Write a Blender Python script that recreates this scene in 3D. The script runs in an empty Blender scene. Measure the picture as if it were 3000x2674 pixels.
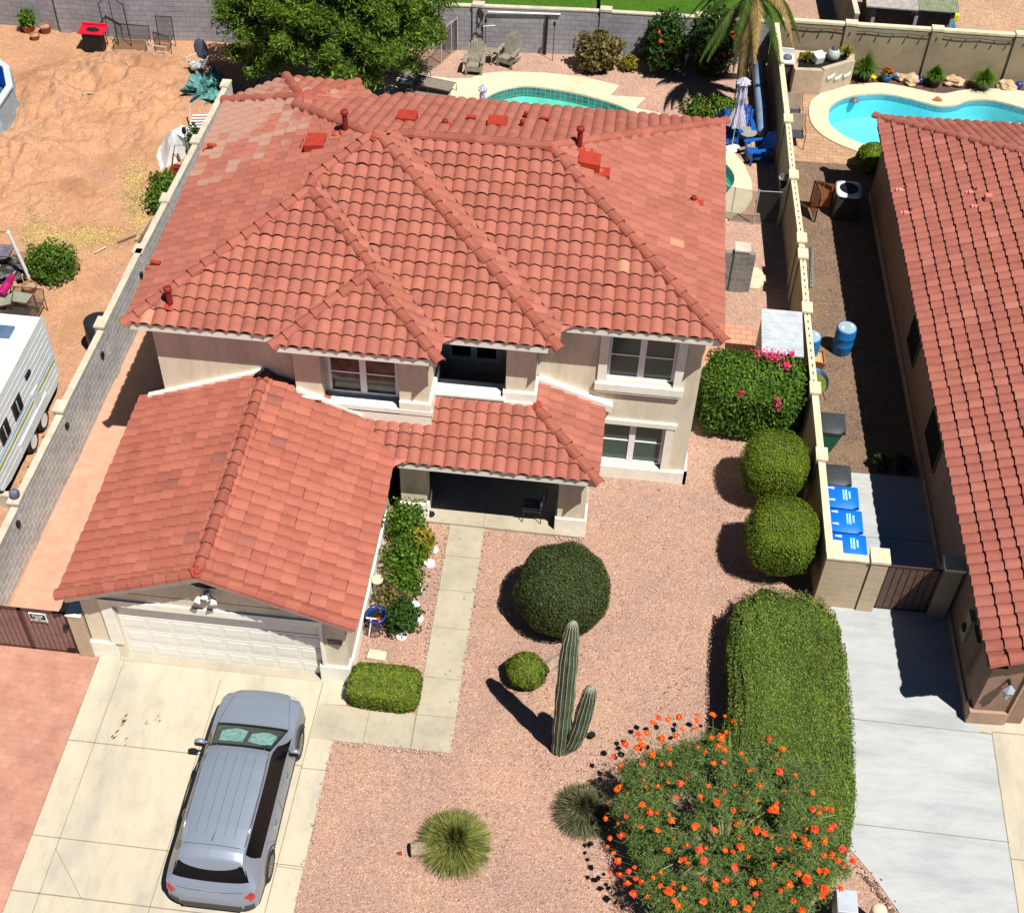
import bpy, bmesh, math, random
from mathutils import Vector, Matrix, noise
from mathutils.geometry import tessellate_polygon
random.seed(7)
R_ = math.radians
# ---------------------------------------------------------------- camera
scene = bpy.context.scene
YAW, PITCH, ROLL, FPX, CAMH = -0.0816186, 0.82406499, 0.0374331, 3969.05, 27.0
cy_, sy_, cp_, sp_ = math.cos(YAW), math.sin(YAW), math.cos(PITCH), math.sin(PITCH)
FWD = Vector((sy_ * cp_, cy_ * cp_, -sp_)); RT = Vector((cy_, -sy_, 0)); UP = RT.cross(FWD)
RT2 = math.cos(ROLL) * RT + math.sin(ROLL) * UP; UP2 = -math.sin(ROLL) * RT + math.cos(ROLL) * UP
cam_d = bpy.data.cameras.new('camera'); cam = bpy.data.objects.new('camera', cam_d)
scene.collection.objects.link(cam); scene.camera = cam
cam_d.sensor_width = 36.0; cam_d.lens = FPX / 3000 * 36; cam_d.clip_start = 0.5; cam_d.clip_end = 1500
mw = Matrix((RT2, UP2, -FWD)).transposed().to_4x4(); mw.translation = Vector((0, 0, CAMH)); cam.matrix_world = mw
def P(px, py, z=0.0):
    """a point seen in the photograph, put at its real height z"""
    d = RT2 * ((px - 1500) / FPX) - UP2 * ((py - 1337) / FPX) + FWD
    t = (z - CAMH) / d.z
    return Vector((d.x * t, d.y * t, z))
# ---------------------------------------------------------------- world, sun, exposure
SUND = Vector((0.375, -0.335, 1.0)).normalized()      # direction towards the sun
w = bpy.data.worlds.new('World'); scene.world = w; w.use_nodes = True
nt = w.node_tree; bg = nt.nodes['Background']
sky = nt.nodes.new('ShaderNodeTexSky'); sky.sky_type = 'NISHITA'; sky.sun_disc = False
sky.sun_elevation = math.asin(SUND.z); sky.sun_rotation = math.atan2(SUND.x, SUND.y)
sky.air_density = 0.4; sky.dust_density = 0.0; sky.ozone_density = 2.5; nt.links.new(sky.outputs['Color'], bg.inputs['Color']); bg.inputs['Strength'].default_value = 0.05
sun_d = bpy.data.lights.new('sun', 'SUN'); sun_d.energy = 5.0; sun_d.angle = R_(0.5); sun_d.color = (1.0, 0.955, 0.88)
sun = bpy.data.objects.new('sun', sun_d); scene.collection.objects.link(sun)
sun.rotation_euler = (-SUND).to_track_quat('-Z', 'Y').to_euler(); sun.location = (20, -15, 40)
scene.render.engine = 'CYCLES'
scene.view_settings.view_transform = 'Standard'; scene.view_settings.look = 'None'
scene.view_settings.exposure = 0.36; scene.view_settings.gamma = 1.0
scene.cycles.max_bounces = 5; scene.cycles.diffuse_bounces = 1; scene.cycles.transparent_max_bounces = 10
# ---------------------------------------------------------------- materials
def srgb(r, g, b):
    return tuple(((c / 255) / 12.92 if c / 255 <= 0.04045 else ((c / 255 + 0.055) / 1.055) ** 2.4) for c in (r, g, b))
def new_mat(name):
    m = bpy.data.materials.new(name); m.use_nodes = True
    t = m.node_tree; b = t.nodes['Principled BSDF']
    return m, t, b
def node(t, typ, **kw):
    n = t.nodes.new(typ)
    for k, v in kw.items():
        if k in n.inputs: n.inputs[k].default_value = v
        else: setattr(n, k, v)
    return n
def ramp(t, fac, stops):
    n = t.nodes.new('ShaderNodeValToRGB'); e = n.color_ramp.elements
    while len(e) < len(stops): e.new(0.5)
    for el, (p, c) in zip(e, stops): el.position = p; el.color = (*c, 1) if len(c) == 3 else c
    t.links.new(fac, n.inputs['Fac']); return n.outputs['Color']
def mix(t, a, b, fac=0.5, mode='MIX'):
    n = t.nodes.new('ShaderNodeMix'); n.data_type = 'RGBA'; n.blend_type = mode
    for s, v in ((n.inputs[0], fac), (n.inputs[6], a), (n.inputs[7], b)):
        if hasattr(v, 'links'): t.links.new(v, s)
        else: s.default_value = v if isinstance(v, (int, float)) else (*v, 1) if len(v) == 3 else v
    return n.outputs[2]
def coords(t, mode='obj'):
    tc = t.nodes.new('ShaderNodeTexCoord')
    if mode == 'obj': return tc.outputs['Object']
    s = t.nodes.new('ShaderNodeSeparateXYZ'); t.links.new(tc.outputs['Object'], s.inputs[0])
    a = t.nodes.new('ShaderNodeMath'); a.operation = 'ADD'; t.links.new(s.outputs[0], a.inputs[0]); t.links.new(s.outputs[1], a.inputs[1])
    c = t.nodes.new('ShaderNodeCombineXYZ'); t.links.new(a.outputs[0], c.inputs[0]); t.links.new(s.outputs[2], c.inputs[1])
    return c.outputs[0]
def noise_n(t, vec, scale, detail=4, rough=0.6):
    n = t.nodes.new('ShaderNodeTexNoise'); n.inputs['Scale'].default_value = scale
    n.inputs['Detail'].default_value = detail; n.inputs['Roughness'].default_value = rough
    t.links.new(vec, n.inputs['Vector']); return n.outputs['Fac']
def bump(t, b, h, strength=0.4, dist=0.02):
    n = t.nodes.new('ShaderNodeBump'); n.inputs['Strength'].default_value = strength; n.inputs['Distance'].default_value = dist
    t.links.new(h, n.inputs['Height']); t.links.new(n.outputs['Normal'], b.inputs['Normal'])
def mul(c, k): return tuple(min(1, x * k) for x in c)
MATS = {}
def mat(name, c, rough=0.7, var=0.12, scale=3.0, bmp=0.0, bscale=60, metal=0.0, island=0.0, c2=None, spec=0.3, coat=0.0):
    """plain painted / natural surface with soft mottling; island = random brightness per leaf or tile"""
    if name in MATS: return MATS[name]
    m, t, b = new_mat(name); v = coords(t)
    f = noise_n(t, v, scale, 6, 0.65)
    lo, hi = mul(c, 1 - var * 1.6), mul(c2 or c, 1 + var * 1.2)
    col = ramp(t, f, [(0.32, lo), (0.68, hi)])
    if island:
        g = t.nodes.new('ShaderNodeNewGeometry')
        col = mix(t, col, ramp(t, g.outputs['Random Per Island'], [(0, (1 - island,) * 3), (1, (1 + island * 0.6,) * 3)]), 1.0, 'MULTIPLY')
    t.links.new(col, b.inputs['Base Color'])
    b.inputs['Roughness'].default_value = rough; b.inputs['Metallic'].default_value = metal
    b.inputs['Specular IOR Level'].default_value = spec
    if coat: b.inputs['Coat Weight'].default_value = coat; b.inputs['Coat Roughness'].default_value = 0.06
    if bmp: bump(t, b, noise_n(t, v, bscale, 3), bmp)
    MATS[name] = m; return m
def gravel(name, cols, scale=26, big=0.5, bmp=0.9, patch=None):
    m, t, b = new_mat(name); v = coords(t)
    vo = node(t, 'ShaderNodeTexVoronoi'); vo.inputs['Scale'].default_value = scale; t.links.new(v, vo.inputs['Vector'])
    sp = t.nodes.new('ShaderNodeSeparateColor'); t.links.new(vo.outputs['Color'], sp.inputs[0])
    col = ramp(t, sp.outputs[0], [(i / (len(cols) - 1), c) for i, c in enumerate(cols)])
    nb = noise_n(t, v, big, 5, 0.6)
    col = mix(t, col, ramp(t, nb, [(0.3, (0.84, 0.85, 0.9)), (0.7, (1.1, 1.07, 1.0))]), 1.0, 'MULTIPLY')
    col = mix(t, col, ramp(t, noise_n(t, v, 3.5, 4, 0.7), [(0.3, (0.93, 0.92, 0.92)), (0.7, (1.06, 1.05, 1.03))]), 1.0, 'MULTIPLY')
    fine = noise_n(t, v, scale * 1.6, 3, 0.7)
    col = mix(t, col, ramp(t, fine, [(0.35, (0.66, 0.64, 0.62)), (0.55, (1.05, 1.05, 1.05)), (0.72, (1.3, 1.28, 1.25))]), 0.9, 'MULTIPLY')
    if patch:
        pc, ps, lo, hi = patch
        pf = ramp(t, noise_n(t, v, ps, 4, 0.6), [(lo, (0, 0, 0)), (hi, (1, 1, 1))])
        col = mix(t, col, mix(t, pc, mul(pc, 0.75), fine), pf)
    t.links.new(col, b.inputs['Base Color']); b.inputs['Roughness'].default_value = 0.95; b.inputs['Specular IOR Level'].default_value = 0.1
    bump(t, b, vo.outputs['Distance'], bmp, 0.02)
    MATS[name] = m; return m
def bricks(name, c1, c2, mortar, bw=0.4, bh=0.2, ms=0.012, mode='wall', rot=0, rough=0.9, msm=0.3, var=0.3, off=0.5, bmp=0.4):
    m, t, b = new_mat(name); v = coords(t, mode) if mode == 'wall' else coords(t)
    if rot:
        mp = t.nodes.new('ShaderNodeMapping'); mp.inputs['Rotation'].default_value[2] = rot; t.links.new(v, mp.inputs[0]); v2 = mp.outputs[0]
    else: v2 = v
    br = t.nodes.new('ShaderNodeTexBrick'); t.links.new(v2, br.inputs['Vector'])
    br.inputs['Scale'].default_value = 1; br.inputs['Brick Width'].default_value = bw; br.inputs['Row Height'].default_value = bh
    br.inputs['Mortar Size'].default_value = ms; br.inputs['Mortar Smooth'].default_value = msm; br.offset = off
    br.inputs['Color1'].default_value = (*c1, 1); br.inputs['Color2'].default_value = (*c2, 1); br.inputs['Mortar'].default_value = (*mortar, 1)
    col = mix(t, br.outputs['Color'], ramp(t, noise_n(t, coords(t), 1.2, 7, 0.7), [(0.3, (1 - var,) * 3), (0.7, (1 + var * 0.6,) * 3)]), 1.0, 'MULTIPLY')
    t.links.new(col, b.inputs['Base Color']); b.inputs['Roughness'].default_value = rough; b.inputs['Specular IOR Level'].default_value = 0.15
    iv = t.nodes.new('ShaderNodeMath'); iv.operation = 'SUBTRACT'; iv.inputs[0].default_value = 1; t.links.new(br.outputs['Fac'], iv.inputs[1])
    bump(t, b, iv.outputs[0], bmp, 0.01)
    MATS[name] = m; return m
def concrete(name, c, stain, sscale=0.7, streak=None):
    m, t, b = new_mat(name); v = coords(t)
    mp = t.nodes.new('ShaderNodeMapping'); t.links.new(v, mp.inputs[0])
    if streak: mp.inputs['Scale'].default_value = streak
    f = noise_n(t, mp.outputs[0], sscale, 8, 0.62); f2 = noise_n(t, v, 35, 3, 0.7)
    col = ramp(t, f, [(0.36, stain), (0.50, c), (0.68, mul(c, 1.08))]); f3 = noise_n(t, mp.outputs[0], sscale * 5, 6, 0.7); col = mix(t, col, ramp(t, f3, [(0.34, (0.90, 0.90, 0.91)), (0.5, (1, 1, 1)), (0.7, (1.04, 1.03, 1.02))]), 1.0, 'MULTIPLY')
    col = mix(t, col, ramp(t, f2, [(0.3, (0.93,) * 3), (0.7, (1.05,) * 3)]), 1.0, 'MULTIPLY')
    t.links.new(col, b.inputs['Base Color']); b.inputs['Roughness'].default_value = 0.85; b.inputs['Specular IOR Level'].default_value = 0.2
    bump(t, b, f2, 0.15, 0.005); MATS[name] = m; return m
def see_through(name, c, alpha, rough=0.7):
    m, t, b = new_mat(name); tr = t.nodes.new('ShaderNodeBsdfTransparent'); mx = t.nodes.new('ShaderNodeMixShader')
    v = coords(t); b.inputs['Base Color'].default_value = (*c, 1); b.inputs['Roughness'].default_value = rough
    mx.inputs[0].default_value = alpha; t.links.new(tr.outputs[0], mx.inputs[1]); t.links.new(b.outputs[0], mx.inputs[2])
    t.links.new(mx.outputs[0], t.nodes['Material Output'].inputs['Surface']); MATS[name] = m; return m
def water(name, tint, fac=0.12):
    m, t, b = new_mat(name); tr = t.nodes.new('ShaderNodeBsdfTransparent'); gl = t.nodes.new('ShaderNodeBsdfGlossy'); mx = t.nodes.new('ShaderNodeMixShader')
    tr.inputs['Color'].default_value = (*tint, 1); gl.inputs['Roughness'].default_value = 0.05
    lw = t.nodes.new('ShaderNodeFresnel'); lw.inputs['IOR'].default_value = 1.33
    v = coords(t); bp = t.nodes.new('ShaderNodeBump'); bp.inputs['Strength'].default_value = 0.35; bp.inputs['Distance'].default_value = 0.05
    t.links.new(noise_n(t, v, 3.5, 4, 0.6), bp.inputs['Height']); t.links.new(bp.outputs[0], gl.inputs['Normal']); t.links.new(bp.outputs[0], lw.inputs['Normal'])
    t.links.new(lw.outputs[0], mx.inputs[0]); t.links.new(tr.outputs[0], mx.inputs[1]); t.links.new(gl.outputs[0], mx.inputs[2])
    t.links.new(mx.outputs[0], t.nodes['Material Output'].inputs['Surface']); MATS[name] = m; return m
def tiles_mat(name, base, hue2, pale, pf=0.97, pale_patch=None):
    """clay roof tile: colour drawn per tile, weathering streaks, odd pale replacement tiles"""
    m, t, b = new_mat(name); v = coords(t); g = t.nodes.new('ShaderNodeNewGeometry')
    r = g.outputs['Random Per Island']
    col = ramp(t, r, [(0, mul(base, 0.95)), (0.35, base), (0.7, hue2), (pf, mul(hue2, 1.08)), (min(1, pf + 0.002), pale)])
    col = mix(t, col, ramp(t, noise_n(t, v, 2.2, 7, 0.72), [(0.28, (0.78, 0.78, 0.80)), (0.5, (1, 1, 1)), (0.75, (1.1, 1.08, 1.05))]), 1.0, 'MULTIPLY')
    col = mix(t, col, ramp(t, noise_n(t, v, 38, 3, 0.7), [(0.3, (0.88,) * 3), (0.7, (1.1,) * 3)]), 1.0, 'MULTIPLY')
    if pale_patch:
        (cx, cyy, rad, pc) = pale_patch
        vm = t.nodes.new('ShaderNodeVectorMath'); vm.operation = 'DISTANCE'; t.links.new(v, vm.inputs[0]); vm.inputs[1].default_value = (cx, cyy, 6.3)
        nz = t.nodes.new('ShaderNodeMath'); nz.operation = 'MULTIPLY_ADD'; nz.inputs[1].default_value = 2.6; t.links.new(r, nz.inputs[0]); t.links.new(vm.outputs['Value'], nz.inputs[2])
        col = mix(t, col, pc, ramp(t, nz.outputs[0], [(0, (1, 1, 1)), (0.001, (1, 1, 1)), (1, (0, 0, 0))]) if 0 else _step(t, nz.outputs[0], rad))
    t.links.new(col, b.inputs['Base Color']); b.inputs['Roughness'].default_value = 0.75; b.inputs['Specular IOR Level'].default_value = 0.25
    bump(t, b, noise_n(t, v, 45, 3), 0.25, 0.01); MATS[name] = m; return m
def _step(t, val, rad):
    n = t.nodes.new('ShaderNodeMapRange'); n.inputs['From Min'].default_value = rad - 0.5; n.inputs['From Max'].default_value = rad
    n.inputs['To Min'].default_value = 0.6; n.inputs['To Max'].default_value = 0.0; t.links.new(val, n.inputs['Value']); return n.outputs[0]
def leafmat(name, dark, mid, light, tl=0.25, nscale=1.2, patchy=0.0):
    m, t, b = new_mat(name); v = coords(t); g = t.nodes.new('ShaderNodeNewGeometry')
    col = ramp(t, g.outputs['Random Per Island'], [(0, dark), (0.45, mid), (0.9, light), (1, mul(light, 1.25))])
    col = mix(t, col, ramp(t, noise_n(t, v, nscale, 5, 0.65), [(0.3, (0.80, 0.74, 0.78)), (0.5, (1, 1, 1)), (0.75, (1.22, 1.15, 0.9))]), 1.0, 'MULTIPLY')
    if patchy: col = mix(t, col, (.13, .10, .06), ramp(t, noise_n(t, v, 2.6, 6, 0.75), [(0.54, (0, 0, 0)), (0.72, (patchy,) * 3)]))
    t.links.new(col, b.inputs['Base Color']); b.inputs['Roughness'].default_value = 0.6; b.inputs['Specular IOR Level'].default_value = 0.2
    if tl:
        ts = t.nodes.new('ShaderNodeBsdfTranslucent'); t.links.new(col, ts.inputs['Color']); mx = t.nodes.new('ShaderNodeMixShader'); mx.inputs[0].default_value = tl
        t.links.new(b.outputs[0], mx.inputs[1]); t.links.new(ts.outputs[0], mx.inputs[2]); t.links.new(mx.outputs[0], t.nodes['Material Output'].inputs['Surface'])
    MATS[name] = m; return m
# ---------------------------------------------------------------- objects
col_ = scene.collection
def tag(o, label, cat, group=None, kind=None):
    if label: o['label'] = label
    if cat: o['category'] = cat
    if group: o['group'] = group
    if kind: o['kind'] = kind
    return o
def thing(name, label, cat, loc=(0, 0, 0), group=None, rz=0.0):
    o = bpy.data.objects.new(name, None); col_.objects.link(o); o.location = loc; o.rotation_euler.z = rz
    o.empty_display_size = 0.2
    return tag(o, label, cat, group)
def copy_thing(root, loc, rz=0.0, label=None, sc=None):
    def cp(o, par):
        c = o.copy(); col_.objects.link(c); c.parent = par
        for ch in [x for x in KIDS.get(o.name, [])]:
            n = cp(ch, c); KIDS.setdefault(c.name, []).append(n)
        return c
    r = cp(root, None); r.location = loc; r.rotation_euler.z = rz
    if label: r['label'] = label
    if sc: r.scale = (sc, sc, sc) if not isinstance(sc, tuple) else sc
    return r
KIDS = {}
class MB:
    def __init__(s): s.v = []; s.f = []
    def add(s, vs, fs):
        n = len(s.v); s.v.extend([tuple(p) for p in vs]); s.f.extend([tuple(i + n for i in f) for f in fs]); return s
    def box(s, x0, y0, z0, x1, y1, z1, rz=0.0, piv=None, tx=0.0):
        c = [(x0, y0, z0), (x1, y0, z0), (x1, y1, z0), (x0, y1, z0), (x0, y0, z1), (x1, y0, z1), (x1, y1, z1), (x0, y1, z1)]
        if tx:                       # tilt about the x axis through the bottom front edge
            cc, ss = math.cos(tx), math.sin(tx); c = [(x, y0 + (y - y0) * cc - (z - z0) * ss, z0 + (y - y0) * ss + (z - z0) * cc) for x, y, z in c]
        if rz:
            px, py = piv or ((x0 + x1) / 2, (y0 + y1) / 2); cc, ss = math.cos(rz), math.sin(rz)
            c = [(px + (x - px) * cc - (y - py) * ss, py + (x - px) * ss + (y - py) * cc, z) for x, y, z in c]
        return s.add(c, [(0, 3, 2, 1), (4, 5, 6, 7), (0, 1, 5, 4), (1, 2, 6, 5), (2, 3, 7, 6), (3, 0, 4, 7)])
    def bar(s, p0, p1, w, h=None):
        """square bar between two points"""
        p0, p1 = Vector(p0), Vector(p1); h = h or w; d = (p1 - p0)
        if d.length < 1e-6: return s
        d.normalize(); u = d.cross(Vector((0, 0, 1)))
        if u.length < 1e-3: u = Vector((1, 0, 0))
        u.normalize(); n = u.cross(d); u = u * w / 2; n = n * h / 2
        vs = [p + a * u + b * n for p in (p0, p1) for a, b in ((-1, -1), (1, -1), (1, 1), (-1, 1))]
        return s.add(vs, [(0, 1, 2, 3), (7, 6, 5, 4), (0, 4, 5, 1), (1, 5, 6, 2), (2, 6, 7, 3), (3, 7, 4, 0)])
    def tube(s, pts, r, n=8, cap=True):
        pts = [Vector(p) for p in pts]; rs = r if isinstance(r, (list, tuple)) else [r] * len(pts); rings = []
        u = None
        for i, p in enumerate(pts):
            d = (pts[min(i + 1, len(pts) - 1)] - pts[max(i - 1, 0)]).normalized()
            if u is None: u = d.orthogonal().normalized()
            else: u = (u - d * u.dot(d)).normalized()
            v = d.cross(u); rings.append([p + (u * math.cos(6.28318 * k / n) + v * math.sin(6.28318 * k / n)) * rs[i] for k in range(n)])
        b = len(s.v); s.v.extend([tuple(q) for rg in rings for q in rg])
        for i in range(len(pts) - 1):
            for k in range(n): s.f.append((b + i * n + k, b + i * n + (k + 1) % n, b + (i + 1) * n + (k + 1) % n, b + (i + 1) * n + k))
        if cap: s.f.append(tuple(b + k for k in reversed(range(n)))); s.f.append(tuple(b + (len(pts) - 1) * n + k for k in range(n)))
        return s
    def lathe(s, c, prof, n=16, sx=1.0, sy=1.0, cap=True):
        b = len(s.v)
        for r, z in prof:
            for k in range(n): s.v.append((c[0] + math.cos(6.28318 * k / n) * r * sx, c[1] + math.sin(6.28318 * k / n) * r * sy, c[2] + z))
        for i in range(len(prof) - 1):
            for k in range(n): s.f.append((b + i * n + k, b + i * n + (k + 1) % n, b + (i + 1) * n + (k + 1) % n, b + (i + 1) * n + k))
        if cap: s.f.append(tuple(b + k for k in reversed(range(n)))); s.f.append(tuple(b + (len(prof) - 1) * n + k for k in range(n)))
        return s
    def blob(s, c, r, n=14, m=9, amp=0.08, fr=1.5, seed=0, z0=None):
        b = len(s.v); c = Vector(c)
        for i in range(m + 1):
            th = math.pi * i / m
            for k in range(n):
                ph = 6.28318 * k / n; d = Vector((math.sin(th) * math.cos(ph), math.sin(th) * math.sin(ph), math.cos(th)))
                q = 1 + amp * 2 * noise.noise(d * fr + Vector((seed, seed * .7, 0)))
                p = c + Vector((d.x * r[0] * q, d.y * r[1] * q, d.z * r[2] * q))
                if z0 is not None: p.z = max(p.z, z0)
                s.v.append(tuple(p))
        for i in range(m):
            for k in range(n): s.f.append((b + i * n + k, b + (i + 1) * n + k, b + (i + 1) * n + (k + 1) % n, b + i * n + (k + 1) % n))
        return s
    def prism(s, pts, z0, z1, zf=None):
        """vertical prism on a plan polygon (any shape)"""
        n = len(pts); tri = tessellate_polygon([[Vector((p[0], p[1], 0)) for p in pts]])
        vs = [(p[0], p[1], z0 if zf is None else zf(p[0], p[1]) + z0) for p in pts] + [(p[0], p[1], z1 if zf is None else zf(p[0], p[1]) + z1) for p in pts]
        fs = [];
        for a, b_, c in tri:
            cr = (pts[b_][0] - pts[a][0]) * (pts[c][1] - pts[a][1]) - (pts[b_][1] - pts[a][1]) * (pts[c][0] - pts[a][0])
            if cr < 0: a, c = c, a
            fs.append((a + n, b_ + n, c + n)); fs.append((c, b_, a))
        for i in range(n): j = (i + 1) % n; fs.append((i, j, j + n, i + n))
        return s.add(vs, fs)
    def sheet(s, outer, holes, z):
        loops = [[Vector((p[0], p[1], 0)) for p in l] for l in [outer] + holes]; flat = [p for l in loops for p in l]
        tri = tessellate_polygon(loops); fs = []
        for a, b_, c in tri:
            cr = (flat[b_].x - flat[a].x) * (flat[c].y - flat[a].y) - (flat[b_].y - flat[a].y) * (flat[c].x - flat[a].x)
            fs.append((a, b_, c) if cr > 0 else (c, b_, a))
        return s.add([(p.x, p.y, z) for p in flat], fs)
    def build(s, name, m, parent=None, smooth=False, label=None, bevel=0.0, kind=None):
        me = bpy.data.meshes.new(name); me.from_pydata(s.v, [], s.f); me.update()
        o = bpy.data.objects.new(name, me); col_.objects.link(o); me.materials.append(m)
        if parent is not None:
            o.parent = parent; o.matrix_parent_inverse = Matrix.Translation(-parent.location) if parent.get('worldkids') else Matrix()
            KIDS.setdefault(parent.name, []).append(o)
        if smooth: me.polygons.foreach_set('use_smooth', [True] * len(me.polygons))
        if bevel:
            md = o.modifiers.new('bevel', 'BEVEL'); md.width = bevel; md.segments = 2; md.limit_method = 'ANGLE'; md.angle_limit = R_(40)
        if label: o['label'] = label
        if kind: o['kind'] = kind
        return o
    def single(s, name, m, label, cat, loc, group=None, smooth=False, kind=None, bevel=0.0):
        """a thing that is one mesh; its vertices were given in world space"""
        s.v = [(x - loc[0], y - loc[1], z - loc[2]) for x, y, z in s.v]
        o = s.build(name, m, None, smooth, bevel=bevel); o.location = loc; return tag(o, label, cat, group, kind)
def wthing(name, label, cat, loc, group=None):
    """a thing whose parts are given in world coordinates"""
    o = thing(name, label, cat, loc, group); o['worldkids'] = 1; return o
def struct(mb, name, m, smooth=False): return tag(mb.build(name, m, None, smooth), None, None, None, 'structure')
def catmull(pts, n=5, closed=True):
    out = []; N = len(pts); rng = range(N) if closed else range(N - 1)
    for i in rng:
        g = (lambda k: pts[k % N]) if closed else (lambda k: pts[min(max(k, 0), N - 1)])
        p0, p1, p2, p3 = g(i - 1), g(i), g(i + 1), g(i + 2)
        for k in range(n):
            t = k / n
            out.append(tuple(0.5 * ((2 * b) + (-a + c) * t + (2 * a - 5 * b + 4 * c - d) * t * t + (-a + 3 * b - 3 * c + d) * t ** 3) for a, b, c, d in zip(p0, p1, p2, p3)))
    if not closed: out.append(tuple(pts[-1]))
    return out
# ---- leaves
def rv(): 
    while True:
        v = Vector((random.uniform(-1, 1), random.uniform(-1, 1), random.uniform(-1, 1)))
        if 0.05 < v.length < 1: return v.normalized()
def leaf(mb, p, nrm, size, asp=1.8, jit=0.8):
    n = (nrm + rv() * jit).normalized(); u = n.orthogonal().normalized(); a = random.uniform(0, 6.283)
    u = (u * math.cos(a) + n.cross(u) * math.sin(a)); v = n.cross(u); u = u * size * asp * .5; v = v * size * .5
    b = len(mb.v); mb.v.extend([tuple(p - u), tuple(p + v * .8), tuple(p + u), tuple(p - v * .8)]); mb.f.append((b, b + 1, b + 2, b + 3))
def ell_leaves(mb, c, r, n, size, lo=0.85, hi=1.03, zmin=0.02, jit=0.7, asp=1.6, amp=0.06, fr=2.0, seed=0, boxy=1.0, up=0.0):
    c = Vector(c)
    for _ in range(n):
        if boxy != 1.0:      # even spread over the faces of a rounded box
            ar = (r[1] * r[2], r[0] * r[2], r[0] * r[1]); a = random.choices((0, 1, 2), ar)[0]; cc = [random.uniform(-1, 1) for _i in range(3)]; cc[a] = random.choice((-1, 1)); pw = 2 / boxy
            nn_ = sum(abs(x) ** pw for x in cc) ** (1 / pw); d2 = Vector([x / nn_ for x in cc]); d = Vector(tuple(math.copysign(abs(x) ** (1 / boxy), x) for x in d2))
        else: d = rv(); d2 = d
        q = random.uniform(lo, hi) * (1 + amp * 2 * noise.noise(d * fr + Vector((seed, seed * .7, 0))))
        p = Vector((c.x + d2.x * r[0] * q, c.y + d2.y * r[1] * q, c.z + d2.z * r[2] * q))
        if p.z < zmin: continue
        nn = Vector((d.x / r[0], d.y / r[1], d.z / r[2])).normalized(); nn.z += up
        leaf(mb, p, nn, size * random.uniform(.7, 1.3), asp, jit)
def spiky(mb, c, r, n, w, hgt, zb=0.0, droop=0.35, seg=3):
    """grass or yucca tuft: n curved blades from a base"""
    for _ in range(n):
        a = random.uniform(0, 6.283); el = random.uniform(0.0, 1.0) ** .5; L = r * random.uniform(.8, 1.12)
        d = Vector((math.cos(a) * el, math.sin(a) * el, 0)); base = Vector(c) + d * r * .12 + Vector((0, 0, zb))
        side = Vector((-math.sin(a), math.cos(a), 0)) * w / 2; pts = []
        for k in range(seg + 1):
            t = k / seg; z = math.sin(min(1, t) * 1.5) * hgt * (1.08 - el * .75) - droop * el * t * t * hgt * .4
            pts.append(base + d * L * t + Vector((0, 0, max(z, .02))))
        b = len(mb.v)
        for k, p in enumerate(pts):
            ww = 1 - .85 * k / seg; mb.v.extend([tuple(p - side * ww), tuple(p + side * ww)])
        for k in range(seg): mb.f.append((b + 2 * k, b + 2 * k + 1, b + 2 * k + 3, b + 2 * k + 2))
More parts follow.
